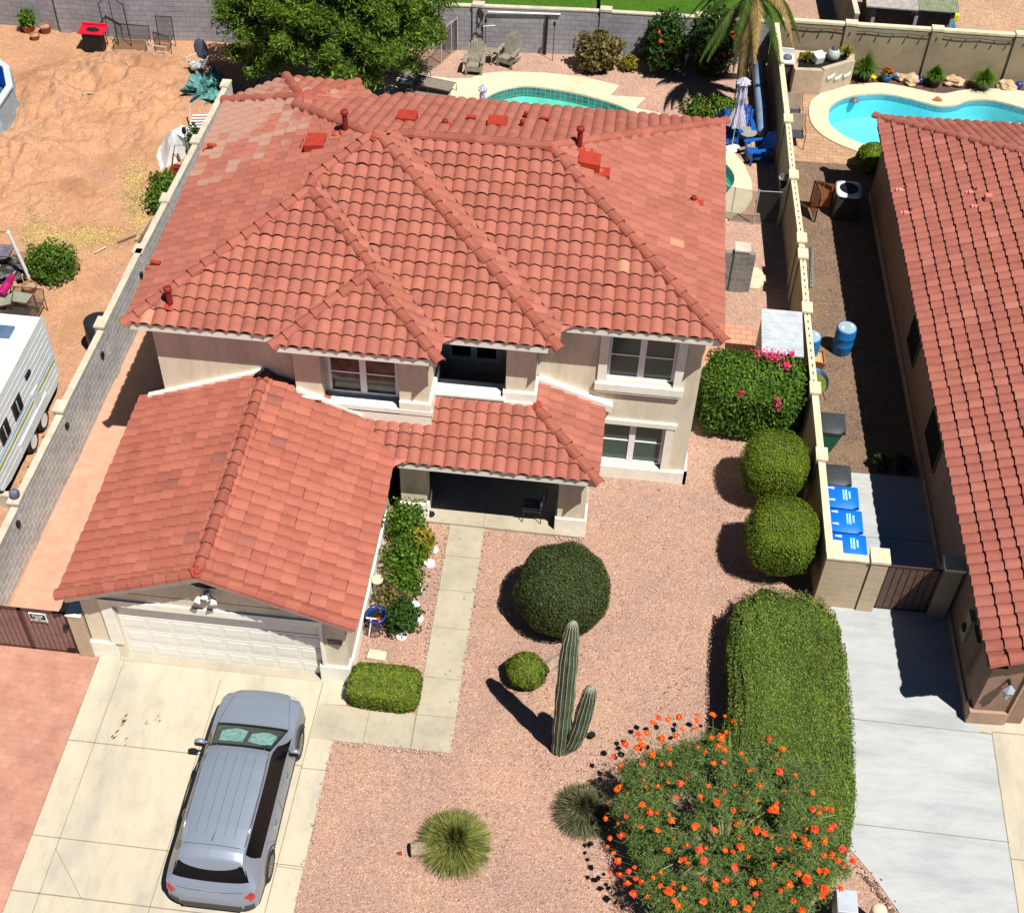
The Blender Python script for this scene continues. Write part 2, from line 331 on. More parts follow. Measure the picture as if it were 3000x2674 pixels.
# ---- roofs
TW, TE, TH = 0.302, 0.343, 0.070
def clip_bm(vs, fs, poly):
    bm = bmesh.new(); bv = [bm.verts.new(v) for v in vs]
    for f in fs: bm.faces.new([bv[i] for i in f])
    n = len(poly)
    for i in range(n):
        a = poly[i]; b = poly[(i + 1) % n]; nn = Vector((b[1] - a[1], -(b[0] - a[0]), 0)).normalized()
        bmesh.ops.bisect_plane(bm, geom=bm.verts[:] + bm.edges[:] + bm.faces[:], plane_co=(a[0], a[1], 0), plane_no=nn, clear_outer=True, dist=1e-5)
    bm.verts.index_update(); r = ([tuple(v.co) for v in bm.verts], [tuple(x.index for x in f.verts) for f in bm.faces]); bm.free(); return r
def roof_plane(mb, deck, e, s, z0, pitch, polys, stagger=False, TH=TH):
    """clay tile slope. e: point on the eave, s: unit horizontal upslope direction, polys: convex plan polygons (CCW)"""
    s = Vector((s[0], s[1], 0)).normalized(); u = Vector((s.y, -s.x, 0)); e = Vector((e[0], e[1], 0))
    zf = lambda x, y: z0 + pitch * ((Vector((x, y, 0)) - e).dot(s))
    for poly in polys:
        ar = sum(poly[i][0] * poly[(i + 1) % len(poly)][1] - poly[(i + 1) % len(poly)][0] * poly[i][1] for i in range(len(poly)))
        if ar < 0: poly = poly[::-1]
        A = [(Vector((p[0], p[1], 0)) - e).dot(u) for p in poly]; B = [(Vector((p[0], p[1], 0)) - e).dot(s) for p in poly]
        deck.prism(poly, -0.10, -0.02, zf)
        poly = [tuple((Vector((p[0], p[1], 0)) - (s * .06 if bb < 1e-3 else s * 0)).xy) for p, bb in zip(poly, B)]      # tiles overhang the eave
        edges = []
        for i in range(len(poly)):
            a, b = poly[i], poly[(i + 1) % len(poly)]; nn = Vector((b[1] - a[1], -(b[0] - a[0]))).normalized(); edges.append((nn, nn.dot(Vector((a[0], a[1])))))
        pv, pf = [], []
        for kb in range(max(0, int(math.floor(min(B) / TE)) - 1), int(math.ceil(max(B) / TE)) + 1):
            sh = TW / 2 if (stagger and kb % 2) else 0
            for ka in range(int(math.floor(min(A) / TW)) - 1, int(math.ceil(max(A) / TW)) + 1):
                a0, b0 = ka * TW + sh, kb * TE
                cs = [e + u * (a0 + i * TW) + s * (b0 + j * TE) for i in (0, 1) for j in (-.03, 1.02)]
                st = 'in'
                for nn, dd in edges:
                    ds = [nn.x * c.x + nn.y * c.y - dd for c in cs]
                    if min(ds) >= 0: st = 'out'; break
                    if max(ds) > 0: st = 'part'
                if st == 'out': continue
                vs, fs = [], []; NS = 7; jz = random.uniform(-.004, .004); jb = random.uniform(-.012, .012)
                lo_ = -.06 if kb == 0 else -.012; rows = ((lo_, 0.060), (TE * 1.02, 0.0), (lo_, 0.044), (.09, 0.036))
                for (db, dz) in rows:
                    for i in range(NS):
                        t = i / (NS - 1); h = TH * (math.sin(math.pi * t) ** 0.75 if 0 < t < 1 else 0)
                        p = e + u * (a0 + t * TW) + s * (b0 + db + jb)
                        vs.append((p.x, p.y, z0 + pitch * (b0 + db + jb) + dz + h + jz))
                for i in range(NS - 1):
                    fs.append((i, i + 1, NS + i + 1, NS + i)); fs.append((2 * NS + i, 2 * NS + i + 1, i + 1, i)); fs.append((2 * NS + i + 1, 2 * NS + i, 3 * NS + i, 3 * NS + i + 1))
                if st == 'in': mb.add(vs, fs)
                else: n0 = len(pv); pv.extend(vs); pf.extend([tuple(i + n0 for i in f) for f in fs])
        if pf:
            v2, f2 = clip_bm(pv, pf, poly); mb.add(v2, f2)
def caps(mb, p0, p1, r=0.14, L=0.4, n=7, dz=0.05, over=0.0):
    """barrel ridge or hip tiles laid from the low end p0 to the high end p1"""
    p0, p1 = Vector(p0), Vector(p1); d = p1 - p0; Ln = d.length; d.normalize(); p0 = p0 - d * over; Ln += over
    u = d.cross(Vector((0, 0, 1))).normalized(); v = u.cross(d); k = max(1, int(round(Ln / L))); st = Ln / k
    for i in range(k):
        a = p0 + d * (st * i - .02); b = p0 + d * (st * (i + 1) + .03); vs = []
        j = random.uniform(-.006, .006)
        for q, rr, dd in ((a, r * 1.12, dz + .03), (b, r * .86, dz), (a, r * .98, dz + .012)):
            for m_ in range(n):
                an = math.pi * m_ / (n - 1); vs.append(q + u * (math.cos(an) * rr + j) + v * (math.sin(an) * rr) + Vector((0, 0, dd - .05)))
        fs = [(m_, m_ + 1, n + m_ + 1, n + m_) for m_ in range(n - 1)] + [(2 * n + m_, 2 * n + m_ + 1, m_ + 1, m_) for m_ in range(n - 1)]
        mb.add(vs, fs)
def text_mesh(txt, size, m, name, parent, mtx, ext=0.002, align='CENTER'):
    cu = bpy.data.curves.new(name, 'FONT'); cu.body = txt; cu.size = size; cu.extrude = ext; cu.align_x = align; cu.align_y = 'CENTER'; cu.space_line = 0.85
    o = bpy.data.objects.new(name + '_tmp', cu); col_.objects.link(o)
    dg = bpy.context.evaluated_depsgraph_get(); me = bpy.data.meshes.new_from_object(o.evaluated_get(dg)); col_.objects.unlink(o); bpy.data.objects.remove(o)
    me.transform(mtx); me.materials.clear(); me.materials.append(m); me.name = name
    t = bpy.data.objects.new(name, me); col_.objects.link(t)
    if parent is not None:
        t.parent = parent; t.matrix_parent_inverse = Matrix.Translation(-parent.location) if parent.get('worldkids') else Matrix(); KIDS.setdefault(parent.name, []).append(t)
    return t
# ================================================================ materials
gravel('gravel', [(.31, .175, .132), (.47, .285, .215), (.53, .355, .275), (.43, .26, .20), (.63, .48, .40)], 36, 0.45, patch=((.52, .31, .19), 0.35, .60, .85))
gravel('gravel_back', [(.38, .21, .17), (.50, .31, .24), (.58, .40, .32), (.50, .33, .27)], 30, 0.5)
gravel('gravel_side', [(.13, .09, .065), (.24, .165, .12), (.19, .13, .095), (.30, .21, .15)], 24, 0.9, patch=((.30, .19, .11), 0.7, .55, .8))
gravel('gravel_dark', [(.09, .05, .05), (.17, .10, .09), (.13, .08, .08)], 22, 0.9)
gravel('dirt', [(.47, .26, .155), (.51, .29, .175), (.49, .275, .165), (.53, .31, .19)], 14, 1.1, 0.5, patch=((.43, .225, .12), 0.5, .52, .68))
gravel('far_dirt', [(.40, .26, .17), (.52, .35, .24), (.46, .30, .20)], 9, 0.4, 0.5)
gravel('lawn', [(.035, .10, .008), (.07, .17, .015), (.05, .13, .01), (.10, .22, .03)], 30, 0.5, 1.0)
concrete('concrete_warm', (.53, .47, .36), (.44, .40, .325), 0.75, (1, .4, 1))
concrete('concrete_walk', (.45, .40, .30), (.39, .35, .27), 0.9)
concrete('concrete_grey', (.44, .455, .46), (.365, .385, .40), 0.8, (.4, 1.5, 1))
concrete('pool_deck', (.66, .585, .41), (.60, .53, .37), 0.8)
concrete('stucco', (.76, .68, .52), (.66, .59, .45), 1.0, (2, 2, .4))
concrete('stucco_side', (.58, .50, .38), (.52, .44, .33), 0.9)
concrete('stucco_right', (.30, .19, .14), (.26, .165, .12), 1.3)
concrete('trim', (.93, .91, .79), (.89, .86, .73), 0.9)
concrete('tan_wall', (.33, .265, .175), (.27, .215, .14), 0.8)
bricks('pavers_red', (.48, .23, .165), (.50, .265, .195), (.43, .225, .16), .22, .17, .006, 'obj', 0.05, var=.28, msm=.4)
bricks('pavers_side', (.54, .30, .21), (.58, .34, .235), (.52, .31, .22), .22, .17, .004, 'obj', 0.05, var=.12, msm=.9, bmp=.15)
bricks('pavers_tan', (.42, .25, .15), (.50, .31, .20), (.30, .17, .11), .3, .2, .01, 'obj', 0.02, var=.2)
bricks('pavers_pink', (.52, .25, .16), (.58, .30, .20), (.33, .15, .10), .34, .22, .012, 'obj', 0.02, var=.15)
bricks('block_grey', (.40, .39, .375), (.48, .465, .445), (.80, .78, .74), .4, .2, .014, 'wall', var=.22, msm=.6)
bricks('block_blue', (.31, .305, .33), (.37, .36, .385), (.20, .195, .21), .4, .2, .012, 'wall', var=.18, msm=.6)
bricks('block_tan', (.52, .41, .28), (.56, .44, .30), (.64, .55, .42), .4, .2, .008, 'wall', var=.15, msm=.5)
bricks('block_dark', (.20, .19, .18), (.24, .23, .22), (.36, .35, .33), .4, .2, .009, 'wall', var=.15)
mat('wall_cap', (.56, .50, .40), .85, .12, 3); mat('cream_cap', (.72, .62, .42), .85, .12, 3)
tiles_mat('tile_main', (.36, .120, .084), (.39, .136, .096), (.56, .32, .19), 0.9985, (-10.9, 31.0, 3.7, (.47, .31, .235)))
tiles_mat('tile_garage', (.375, .115, .078), (.405, .130, .09), (.29, .105, .08), 0.98)
tiles_mat('tile_cap', (.33, .10, .068), (.36, .115, .08), (.40, .16, .105), 0.98)
tiles_mat('tile_right', (.325, .105, .078), (.35, .12, .09), (.40, .16, .12), 0.98)
mat('deck', (.05, .025, .02), .9); mat('mortar_red', (.36, .06, .035), .7, .15, 8)
mat('vent_red', (.40, .045, .025), .55, .12, 5); mat('vent_dark_red', (.22, .02, .01), .6); mat('vent_pink', (.62, .19, .15), .6)
mat('fascia', (.82, .80, .70), .7, .06); mat('fascia_brown', (.16, .11, .07), .7, .06); mat('white_paint', (.88, .87, .80), .5, .03); mat('window_white', (.88, .88, .88), .4, .03)
m, t, b = new_mat('glass'); b.inputs['Base Color'].default_value = (.012, .018, .016, 1); b.inputs['Roughness'].default_value = .08; b.inputs['Specular IOR Level'].default_value = .6; MATS['glass'] = m
m, t, b = new_mat('glass_blind_sky_tint'); v = coords(t, 'wall'); wv = node(t, 'ShaderNodeTexWave'); wv.bands_direction = 'Y'; wv.inputs['Scale'].default_value = 7; t.links.new(v, wv.inputs['Vector'])
t.links.new(ramp(t, wv.outputs['Fac'], [(0.3, (.03, .065, .055)), (0.7, (.06, .12, .10))]), b.inputs['Base Color']); b.inputs['Roughness'].default_value = .12; MATS['glass_blind_sky_tint'] = m  # blind stripes; green base colour lightened to paint in the sky's reflection
m, t, b = new_mat('glass_curtain'); v = coords(t); t.links.new(ramp(t, noise_n(t, v, 2.0, 2), [(0.4, (.03, .02, .018)), (0.62, (.11, .075, .07))]), b.inputs['Base Color']); b.inputs['Roughness'].default_value = .15; MATS['glass_curtain'] = m
mat('black', (.012, .012, .013), .5, .1); mat('black_gloss', (.004, .004, .006), .25, .1, spec=.12); mat('dark_bronze', (.07, .035, .028), .5, .1); mat('gate_slat', (.27, .155, .135), .55, .12, 4)
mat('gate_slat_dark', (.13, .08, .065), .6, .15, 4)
water('water_a', (.80, .98, .96)); water('water_b', (.80, .985, 1.0)); water('water_c', (.35, .72, .98))
mat('plaster_a', (.30, .80, .68), .7, .16, 1.2); mat('plaster_b', (.20, .74, .84), .7, .08, .7); mat('plaster_c', (.02, .17, .70), .5, .3, 1.5)
bricks('pool_tile', (.05, .15, .16), (.10, .24, .23), (.25, .36, .34), .16, .16, .012, 'wall', rough=.35, var=.3, off=0)
bricks('pool_tile_b', (.08, .36, .48), (.10, .42, .54), (.2, .5, .58), .12, .12, .01, 'wall', rough=.35, off=0)
# ================================================================ ground
pool1_in = catmull([(-5.2, 41.2), (-4.95, 42.0), (-4.6, 42.55), (-4.05, 42.95), (-3.36, 43.15), (-1.95, 43.0), (-.6, 42.6), (.25, 42.15), (.85, 41.6), (1.9, 41.1), (2.9, 40.1), (3.6, 39.5), (4.0, 38.7), (3.85, 37.9), (3.2, 37.3), (1, 37.8), (-2, 38.6), (-4.3, 39.8)], 4)
pool2_in = catmull([(7.38, 42.96), (7.55, 43.56), (8.08, 44.14), (9.08, 44.53), (9.77, 44.55), (10.44, 44.37), (11.33, 44.08), (11.94, 44.18), (12.53, 44.60), (13.24, 44.75), (13.91, 44.60), (14.8, 44.2), (16, 43.4), (16.6, 42.2), (15.5, 41.0), (12, 40.9), (8.75, 41.2), (8.19, 41.40), (7.76, 41.73), (7.39, 42.31)], 4)
g = MB(); g.sheet([(-90, -60), (90, -60), (90, 140), (-90, 140)], [pool1_in, pool2_in], 0.0); struct(g, 'ground', MATS['gravel'])
# back garden gravel
g = MB(); g.sheet([(-13.5, 33), (5.6, 33), (5.3, 45.9), (-14, 45.2)], [pool1_in], 0.008); struct(g, 'back_gravel', MATS['gravel_back'])
# dirt lot with heaps
random.seed(3)
g = MB(); NX, NY = 210, 300; X0, X1, Y0, Y1 = -27, -13.62, 15, 44.4
def dirt_h(x, y):
    h = 0.03 + 0.05 * max(0, noise.noise(Vector((x * .8, y * .8, 1))))
    def mound(cx, cy2, rx, ry, H):
        q = ((x - cx) / rx) ** 2 + ((y - cy2) / ry) ** 2; return H * max(0, 1 - q) if q < 1 else 0
    mm = max(mound(-17.8, 41.2, 3.2, 2.2, .50), mound(-19.8, 39.8, 2.4, 2.4, .45), mound(-18.6, 38.4, 2.2, 2.0, .38), mound(-19.9, 36.2, 2.4, 2.0, .42), mound(-16.0, 40.0, 1.7, 3.2, .32), mound(-18.8, 34.2, 3.0, 1.5, .18))
    rough = 1 + .7 * noise.noise(Vector((x * 1.3, y * 1.3, 4))) + .45 * noise.noise(Vector((x * 3.3, y * 3.3, 9)))
    h += mm * max(.2, rough) + ((0.07 * noise.noise(Vector((x * 6, y * 6, 7))) + .04 * noise.noise(Vector((x * 13, y * 13, 2)))) if mm > 0.03 else 0.012 * noise.noise(Vector((x * 5, y * 5, 7))))
    rut = math.exp(-((x + 17.2 + .12 * (y - 36)) / .22) ** 2) * (1 if 33 < y < 40 else 0)
    return max(.015, h - .09 * rut)
for j in range(NY + 1):
    for i in range(NX + 1):
        yy = Y0 + (Y1 - Y0) * j / NY; xe = -13.62 + .35 * max(0, (yy - 28) / 11); x = X0 + (xe - X0) * i / NX
        g.v.append((x, yy, dirt_h(x, yy)))
for j in range(NY):
    for i in range(NX): a = j * (NX + 1) + i; g.f.append((a, a + 1, a + NX + 2, a + NX + 1))
struct(g, 'dirt_ground', MATS['dirt'], True)
g = MB(); g.prism([(-80, 15), (-26.9, 15), (-26.9, 43.5), (-80, 43.5)], 0, .02); struct(g, 'dirt_field', MATS['dirt'])
# driveway slabs and joints
g = MB(); g.prism([(-11.0, 17.2), (-11.0, 6), (-5.11, 6), (-5.11, 15.65), (-5.63, 15.66), (-5.6, 16.57), (-5.0, 16.6), (-5.0, 17.25)], 0, .022); struct(g, 'driveway', MATS['concrete_warm'])
g = MB(); g.prism([(-5.11 - .52, 15.655), (-2.42, 15.655), (-2.46, 22.3), (-3.36, 22.3), (-3.33, 16.57), (-5.6, 16.57)], 0, .027); struct(g, 'walkway', MATS['concrete_walk'])
g = MB(); g.prism([(-4.65, 22.28), (.12, 22.25), (.12, 24.6), (-4.65, 24.6)], 0, .09); struct(g, 'porch_floor', MATS['concrete_walk'])
mat('joint', (.26, .225, .17), .9); mat('joint_light', (.74, .66, .52), .9)
g = MB()
def joint(g, p, q, w, z): g.prism([(p[0] - (q[1] - p[1]) / (math.dist(p, q)) * w / 2, p[1] + (q[0] - p[0]) / math.dist(p, q) * w / 2), (p[0] + (q[1] - p[1]) / math.dist(p, q) * w / 2, p[1] - (q[0] - p[0]) / math.dist(p, q) * w / 2), (q[0] + (q[1] - p[1]) / math.dist(p, q) * w / 2, q[1] - (q[0] - p[0]) / math.dist(p, q) * w / 2), (q[0] - (q[1] - p[1]) / math.dist(p, q) * w / 2, q[1] + (q[0] - p[0]) / math.dist(p, q) * w / 2)], z - .01, z)
for p, q, w_ in (((-11.0, 14.93), (-5.66, 14.93), .022), ((-11.0, 12.6), (-5.11, 12.58), .02), ((-11.0, 11.35), (-5.11, 11.33), .026), ((-10.4, 17.2), (-10.4, 6), .015), ((-8.02, 16.9), (-8.1, 6), .015), ((-5.64, 17.2), (-5.74, 6), .018), ((-10.4, 12.35), (-9.53, 11.36), .014), ((-5.66, 14.88), (-5.11, 14.88), .016), ((-5.7, 12.53), (-5.11, 12.51), .014)): joint(g, p, q, w_, .026)
for y in (21.27, 20.18, 19.05, 17.6, 16.56): joint(g, (-3.35, y), (-2.46, y), .013, .031)
joint(g, (-4.42, 15.67), (-4.42, 16.56), .013, .031); joint(g, (-3.33, 15.67), (-3.34, 16.56), .03, .0315)
joint(g, (-2.5, 22.26), (-2.5, 24), .012, .0935)
struct(g, 'slab_joints', MATS['joint'])
mat('rust', (.52, .37, .20), .9, .2, 4); mat('oil', (.40, .36, .29), .9, .2, 4); mat('rust_pale', (.56, .43, .25), .9, .2, 4)
g = MB()
def smear(g, px, py, L, W, ang, z, seed=0):
    c = P(px, py, z); pts = []
    for k in range(14):
        a = 6.283 * k / 14; q = 1 + .35 * noise.noise(Vector((math.cos(a) * 2, math.sin(a) * 2, seed)))
        x, y = math.cos(a) * L * q, math.sin(a) * W * q; pts.append((c.x + x * math.cos(ang) - y * math.sin(ang), c.y + x * math.sin(ang) + y * math.cos(ang)))
    g.prism(pts, z - .0012, z)
for k in range(34):
    u_ = random.random(); smear(g, 372 - 44 * u_ + random.gauss(0, 3), 2090 + 78 * u_ + random.gauss(0, 4), random.uniform(.015, .08), random.uniform(.006, .02), 1.1 + random.gauss(0, .25), .0240, k)
for k in range(9): smear(g, 366 + random.gauss(0, 5), 2167 + random.gauss(0, 7), random.uniform(.015, .05), random.uniform(.006, .018), 1.0, .0240, k)
struct(g, 'rust_stain', MATS['rust'])
g = MB()
for cx, cyy, n in ((430, 2115, 9), (462, 2103, 12), (420, 2142, 6)):
    for k in range(n): smear(g, cx + random.gauss(0, 4), cyy + random.gauss(0, 6), random.uniform(.01, .05), random.uniform(.006, .014), 1.1, .0264, k)
struct(g, 'oil_stain', MATS['oil'])
g = MB(); g.prism([(-13.6, 17.3), (-13.6, 6), (-11.02, 6), (-11.02, 17.2)], 0, .018); g.prism([(-30, 6), (-13.6, 6), (-13.6, 17), (-30, 17)], 0, .017); struct(g, 'paver_drive', MATS['pavers_red'])
g = MB(); g.prism([(-13.75, 17.3), (-11.0, 17.3), (-10.9, 23), (-10.5, 33), (-13.5, 33), (-13.55, 23)], 0, .014); struct(g, 'paver_side_yard', MATS['pavers_side'])
# right side: slab, gravel, pavers
g = MB(); g.prism([(6.0, 25.47), (9.6, 25.6), (9.6, 17.7), (9.89, 17.72), (9.87, 6), (8.0, 6)] + catmull([(7.98, 10.5), (7.85, 11.7), (7.55, 12.75), (7.22, 13.35), (6.85, 13.9), (6.45, 14.4)], 5, False) + [(6.3, 15.5), (6.35, 20.9), (6.0, 20.9)], 0, .02); struct(g, 'side_slab', MATS['concrete_grey'])
g = MB(); g.prism([(9.89, 17.72), (9.87, 6), (26, 6), (26, 19), (9.5, 19), (9.5, 17.73)], 0, .018); struct(g, 'neighbour_driveway', MATS['concrete_warm'])
g = MB()
for p, q in (((6.4, 17.70), (9.9, 17.69)), ((6.3, 15.02), (9.9, 14.99)), ((6.0, 23.25), (9.3, 23.33)), ((9.89, 17.72), (9.87, 6)), ((9.9, 17.75), (16, 17.85)), ((9.9, 14.6), (16, 14.5))): joint(g, p, q, .02, .0245)
struct(g, 'side_slab_joints', MATS['joint'])
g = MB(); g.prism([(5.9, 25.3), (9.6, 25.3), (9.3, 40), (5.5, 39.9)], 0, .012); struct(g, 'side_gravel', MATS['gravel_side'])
g = MB(); g.prism([(5.3, 44.3), (9, 45.0), (24, 45.0), (24, 46.2), (5.2, 45.9)], 0, .010); struct(g, 'planting_bed', MATS['gravel_dark'])
g = MB(); g.sheet([(5.45, 39.6), (21, 39.6), (21, 45.0), (9, 45.0), (7.2, 44.3), (5.35, 44.2)], [pool2_in], 0.006); struct(g, 'pool_pavers', MATS['pavers_tan'])
# beyond the back wall
g = MB(); g.prism([(-11, 45.7), (5.0, 46.1), (6.6, 47.2), (6.0, 48.5), (6.4, 60), (-12, 60)], 0, .02); struct(g, 'lawn', MATS['lawn'])
g = MB(); g.prism([(9.4, 46.3), (40, 46.5), (40, 70), (9.5, 70)], 0, .015); struct(g, 'far_lot', MATS['far_dirt'])
g = MB(); cp = catmull([(6.75, 46.6), (6.95, 47.4), (6.3, 48.6), (6.0, 50), (6.2, 53)], 5, False)
g.tube([(x, y, .05) for x, y in cp], .07, 6); struct(g, 'lawn_kerb', MATS['wall_cap'])
g = MB(); g.prism([(2.62, 28.25), (4.5, 28.25), (4.6, 31.1), (2.62, 31.2)], 0, .02); struct(g, 'side_patio', MATS['pavers_pink'])
# pool decks and basins
deck1 = [(-9.2, 41.9), (-8.66, 42.64), (-7.94, 43.14), (-6.9, 43.25), (-6.26, 43.22), (-5.61, 43.32), (-5.11, 43.75), (-4.38, 43.98), (-2.98, 44.11), (-1.56, 44.06), (-.16, 43.67), (-.46, 42.95), (.83, 43.01), (.49, 42.3), (2.05, 41.92), (2.6, 41.2), (3.1, 40.5), (3.5, 40.28), (3.94, 40.15), (4.33, 39.45), (4.58, 38.46), (4.6, 37.53), (4.35, 36.8), (3.61, 36.07), (2.5, 35), (-9, 35), (-9.4, 38)]
deck2 = catmull([(6.72, 43.44), (7.12, 44.2), (7.75, 44.77), (9.13, 45.24), (9.83, 45.26), (10.74, 45.05), (11.55, 44.88), (12.43, 45.27), (13.33, 45.49), (14.65, 45.51), (17, 45.0), (18.5, 43), (17.5, 40.2), (15, 39.9), (12, 39.9), (8.9, 40.45), (8.15, 40.81), (7.56, 41.15), (7.05, 41.62), (6.72, 42.37)], 4)
def pool(name, deck, inn, wl, depth, tm, pm, wm, lip):
    d = MB(); d.sheet(deck, [inn], .05)
    for loop, za, zb in ((deck, 0, .05), (inn, -.02, .05)):
        n = len(loop); b = len(d.v); d.v.extend([(p[0], p[1], za) for p in loop] + [(p[0], p[1], zb) for p in loop]); d.f.extend([(b + i, b + (i + 1) % n, b + n + (i + 1) % n, b + n + i) for i in range(n)])
    struct(d, name + '_deck', MATS['pool_deck'])
    n = len(inn); d = MB(); tb = -.40 if name == 'pool' else -.24; d.v.extend([(p[0], p[1], -.02) for p in inn] + [(p[0], p[1], tb) for p in inn]); d.f.extend([(i, (i + 1) % n, n + (i + 1) % n, n + i) for i in range(n)]); struct(d, name + '_tile_band', MATS[tm])
    d = MB(); d.v.extend([(p[0], p[1], tb) for p in inn] + [(p[0], p[1], -depth) for p in inn]); d.f.extend([(i, (i + 1) % n, n + (i + 1) % n, n + i) for i in range(n)]); d.sheet(inn, [], -depth); struct(d, name + '_basin', MATS[pm])
    d = MB(); d.sheet(inn, [], wl); o = d.build(name + '_water', MATS[wm]); tag(o, None, None, None, 'structure')
pool('pool', deck1, pool1_in, -.16, .9, 'pool_tile', 'plaster_a', 'water_a', 1)
pool('neighbour_pool', deck2, pool2_in, -.13, .95, 'pool_tile_b', 'plaster_b', 'water_b', 1)
g = MB()
for k, (rr, z) in enumerate(((1.75, -.75), (1.4, -.55), (1.05, -.34))):
    g.prism([(14.3 + rr * math.cos(a / 10 * 3.1416 + .25), 43.2 + rr * .75 * math.sin(a / 10 * 3.1416 + .25)) for a in range(11)], -1.28, z)
mat('plaster_step', (.55, .82, .80), .7); struct(g, 'pool_steps', MATS['plaster_step'])
# ================================================================ main house
H = wthing('house', 'large two storey stucco house with red clay tile roofs, attached garage and open front porch', 'house', (-4, 24, 0))
Z0, PT = 5.60, 0.40
rf, dk = MB(), MB()
def rp(e, s, polys): roof_plane(rf, dk, e, s, Z0, PT, polys)
rp((-11.05, 22.8), (1, 0), [[(-11.05, 22.8), (-8.65, 25.2), (-8.65, 31.2), (-11.05, 32.2)], [(-8.65, 25.2), (-7.35, 26.5), (-7.35, 29.5), (-8.65, 30.8)], [(-7.35, 27.0), (-6.1, 28.25), (-7.35, 29.5)]])
rp((-11.05, 22.8), (0, 1), [[(-11.05, 22.8), (-7.45, 22.8), (-5.55, 24.7), (-7.35, 26.5)]])
rp((-7.45, 22.5), (1, 0), [[(-7.45, 22.8), (-7.45, 22.5), (-5.55, 24.4), (-5.55, 24.7)]])
rp((-7.45, 22.5), (0, 1), [[(-7.45, 22.5), (-3.65, 22.5), (-5.55, 24.4)]])
rp((-3.65, 22.5), (-1, 0), [[(-3.65, 22.5), (-3.65, 23.3), (-5.55, 25.2), (-5.55, 24.4)], [(-5.55, 24.7), (-5.55, 25.2), (-7.35, 27.0), (-7.35, 26.5)]])
rp((-3.65, 23.3), (0, 1), [[(-3.65, 23.3), (-.95, 23.3), (-5.9, 28.25), (-6.1, 28.25), (-7.35, 27.0)]])
rp((-.95, 23.3), (-1, 0), [[(-.95, 23.3), (-.95, 24.1), (-5.5, 28.65), (-5.9, 28.25)]])
rp((-.95, 24.1), (0, 1), [[(-.95, 24.1), (2.88, 24.1), (-1.67, 28.65), (-5.5, 28.65)]])
rp((2.88, 24.1), (-1, 0), [[(2.88, 24.1), (2.88, 33.2), (-1.67, 28.65)]])
rp((2.88, 33.2), (0, -1), [[(2.88, 33.2), (-1.67, 28.65), (-5.5, 28.65), (-5.5, 33.2)], [(-5.5, 28.65), (-5.9, 28.25), (-6.1, 28.25), (-8.65, 30.8), (-6.25, 33.2), (-5.5, 33.2)]])
rp((-7.65, 33.6), (0, -1), [[(-9.65, 33.6), (-7.65, 33.6), (-8.65, 31.2)]])
rp((-11.05, 32.2), (.7071, -.7071), [[(-11.05, 32.2), (-9.65, 33.6), (-8.65, 31.2)]])
rp((-6.25, 32.2), (-.7071, -.7071), [[(-7.65, 33.6), (-6.6, 33.2), (-6.25, 32.2), (-8.65, 31.2)]])
rp((-6.25, 32.2), (-1, 0), [[(-8.65, 31.2), (-8.65, 30.8), (-6.25, 32.2)]])
upper = rf.build('upper_roof', MATS['tile_main'], H); dk.build('roof_deck', MATS['deck'], upper)
for c in H.children: pass
rf, dk = MB(), MB()
roof_plane(rf, dk, (-11.3, 16.95), (1, 0), 2.7, PT, [[(-11.3, 16.93), (-7.99, 16.93), (-7.99, 23.2), (-11.3, 23.2)]], TH=.05)
roof_plane(rf, dk, (-4.68, 21.95), (-1, 0), 2.7, PT, [[(-4.68, 16.93), (-4.68, 21.95), (-5.93, 23.2), (-7.99, 23.2), (-7.99, 16.93)]], TH=.05)
lower = rf.build('garage_roof', MATS['tile_garage'], H); dk.build('roof_deck', MATS['deck'], lower)
rf, dk = MB(), MB()
roof_plane(rf, dk, (-4.68, 21.95), (0, 1), 2.6, PT, [[(-4.68, 21.95), (.28, 21.95), (-1.38, 23.61), (-6.34, 23.61)]])
roof_plane(rf, dk, (.28, 21.95), (-1, 0), 2.6, PT, [[(.28, 21.95), (.28, 24.6), (-1.38, 24.6), (-1.38, 23.61)]])
pr_ = rf.build('porch_roof', MATS['tile_main'], H); dk.build('roof_deck', MATS['deck'], pr_)
def zz(d): return Z0 + PT * d
def v3(x, y, d): return (x, y, Z0 + PT * d)
for p0, p1 in ((v3(-11.05, 22.8, 0), v3(-7.35, 26.5, 3.7)), (v3(-7.35, 27.0, 3.7), v3(-6.1, 28.25, 4.95)), (v3(-3.65, 22.5, 0), v3(-5.55, 24.4, 1.9)), (v3(-5.55, 24.7, 1.9), v3(-7.35, 26.5, 3.7)),
               (v3(-7.45, 22.5, 0), v3(-5.55, 24.4, 1.9)), (v3(-.95, 23.3, 0), v3(-5.9, 28.25, 4.95)), (v3(2.88, 24.1, 0), v3(-1.67, 28.65, 4.55)), (v3(2.88, 33.2, 0), v3(-1.67, 28.65, 4.55)),
               (v3(-1.67, 28.65, 4.55), v3(-5.5, 28.65, 4.55)), (v3(-8.65, 30.8, 2.4), v3(-6.1, 28.25, 4.95)), (v3(-11.05, 32.2, 0), v3(-8.65, 31.2, 2.4)), (v3(-9.65, 33.6, 0), v3(-8.65, 31.2, 2.4)),
               (v3(-7.65, 33.6, 0), v3(-8.65, 31.2, 2.4)), (v3(-6.25, 32.2, 0), v3(-8.65, 31.2, 2.4)), (v3(-8.65, 30.8, 2.4), v3(-8.65, 31.2, 2.4)), (v3(-7.35, 26.5, 3.7), v3(-7.35, 27.0, 3.7)), (v3(-5.55, 24.4, 1.9), v3(-5.55, 24.7, 1.9))):
    q = MB(); caps(q, p0, p1, over=.1 if p0[2] < Z0 + .01 else 0); q.build('ridge_cap', MATS['tile_cap'], upper)
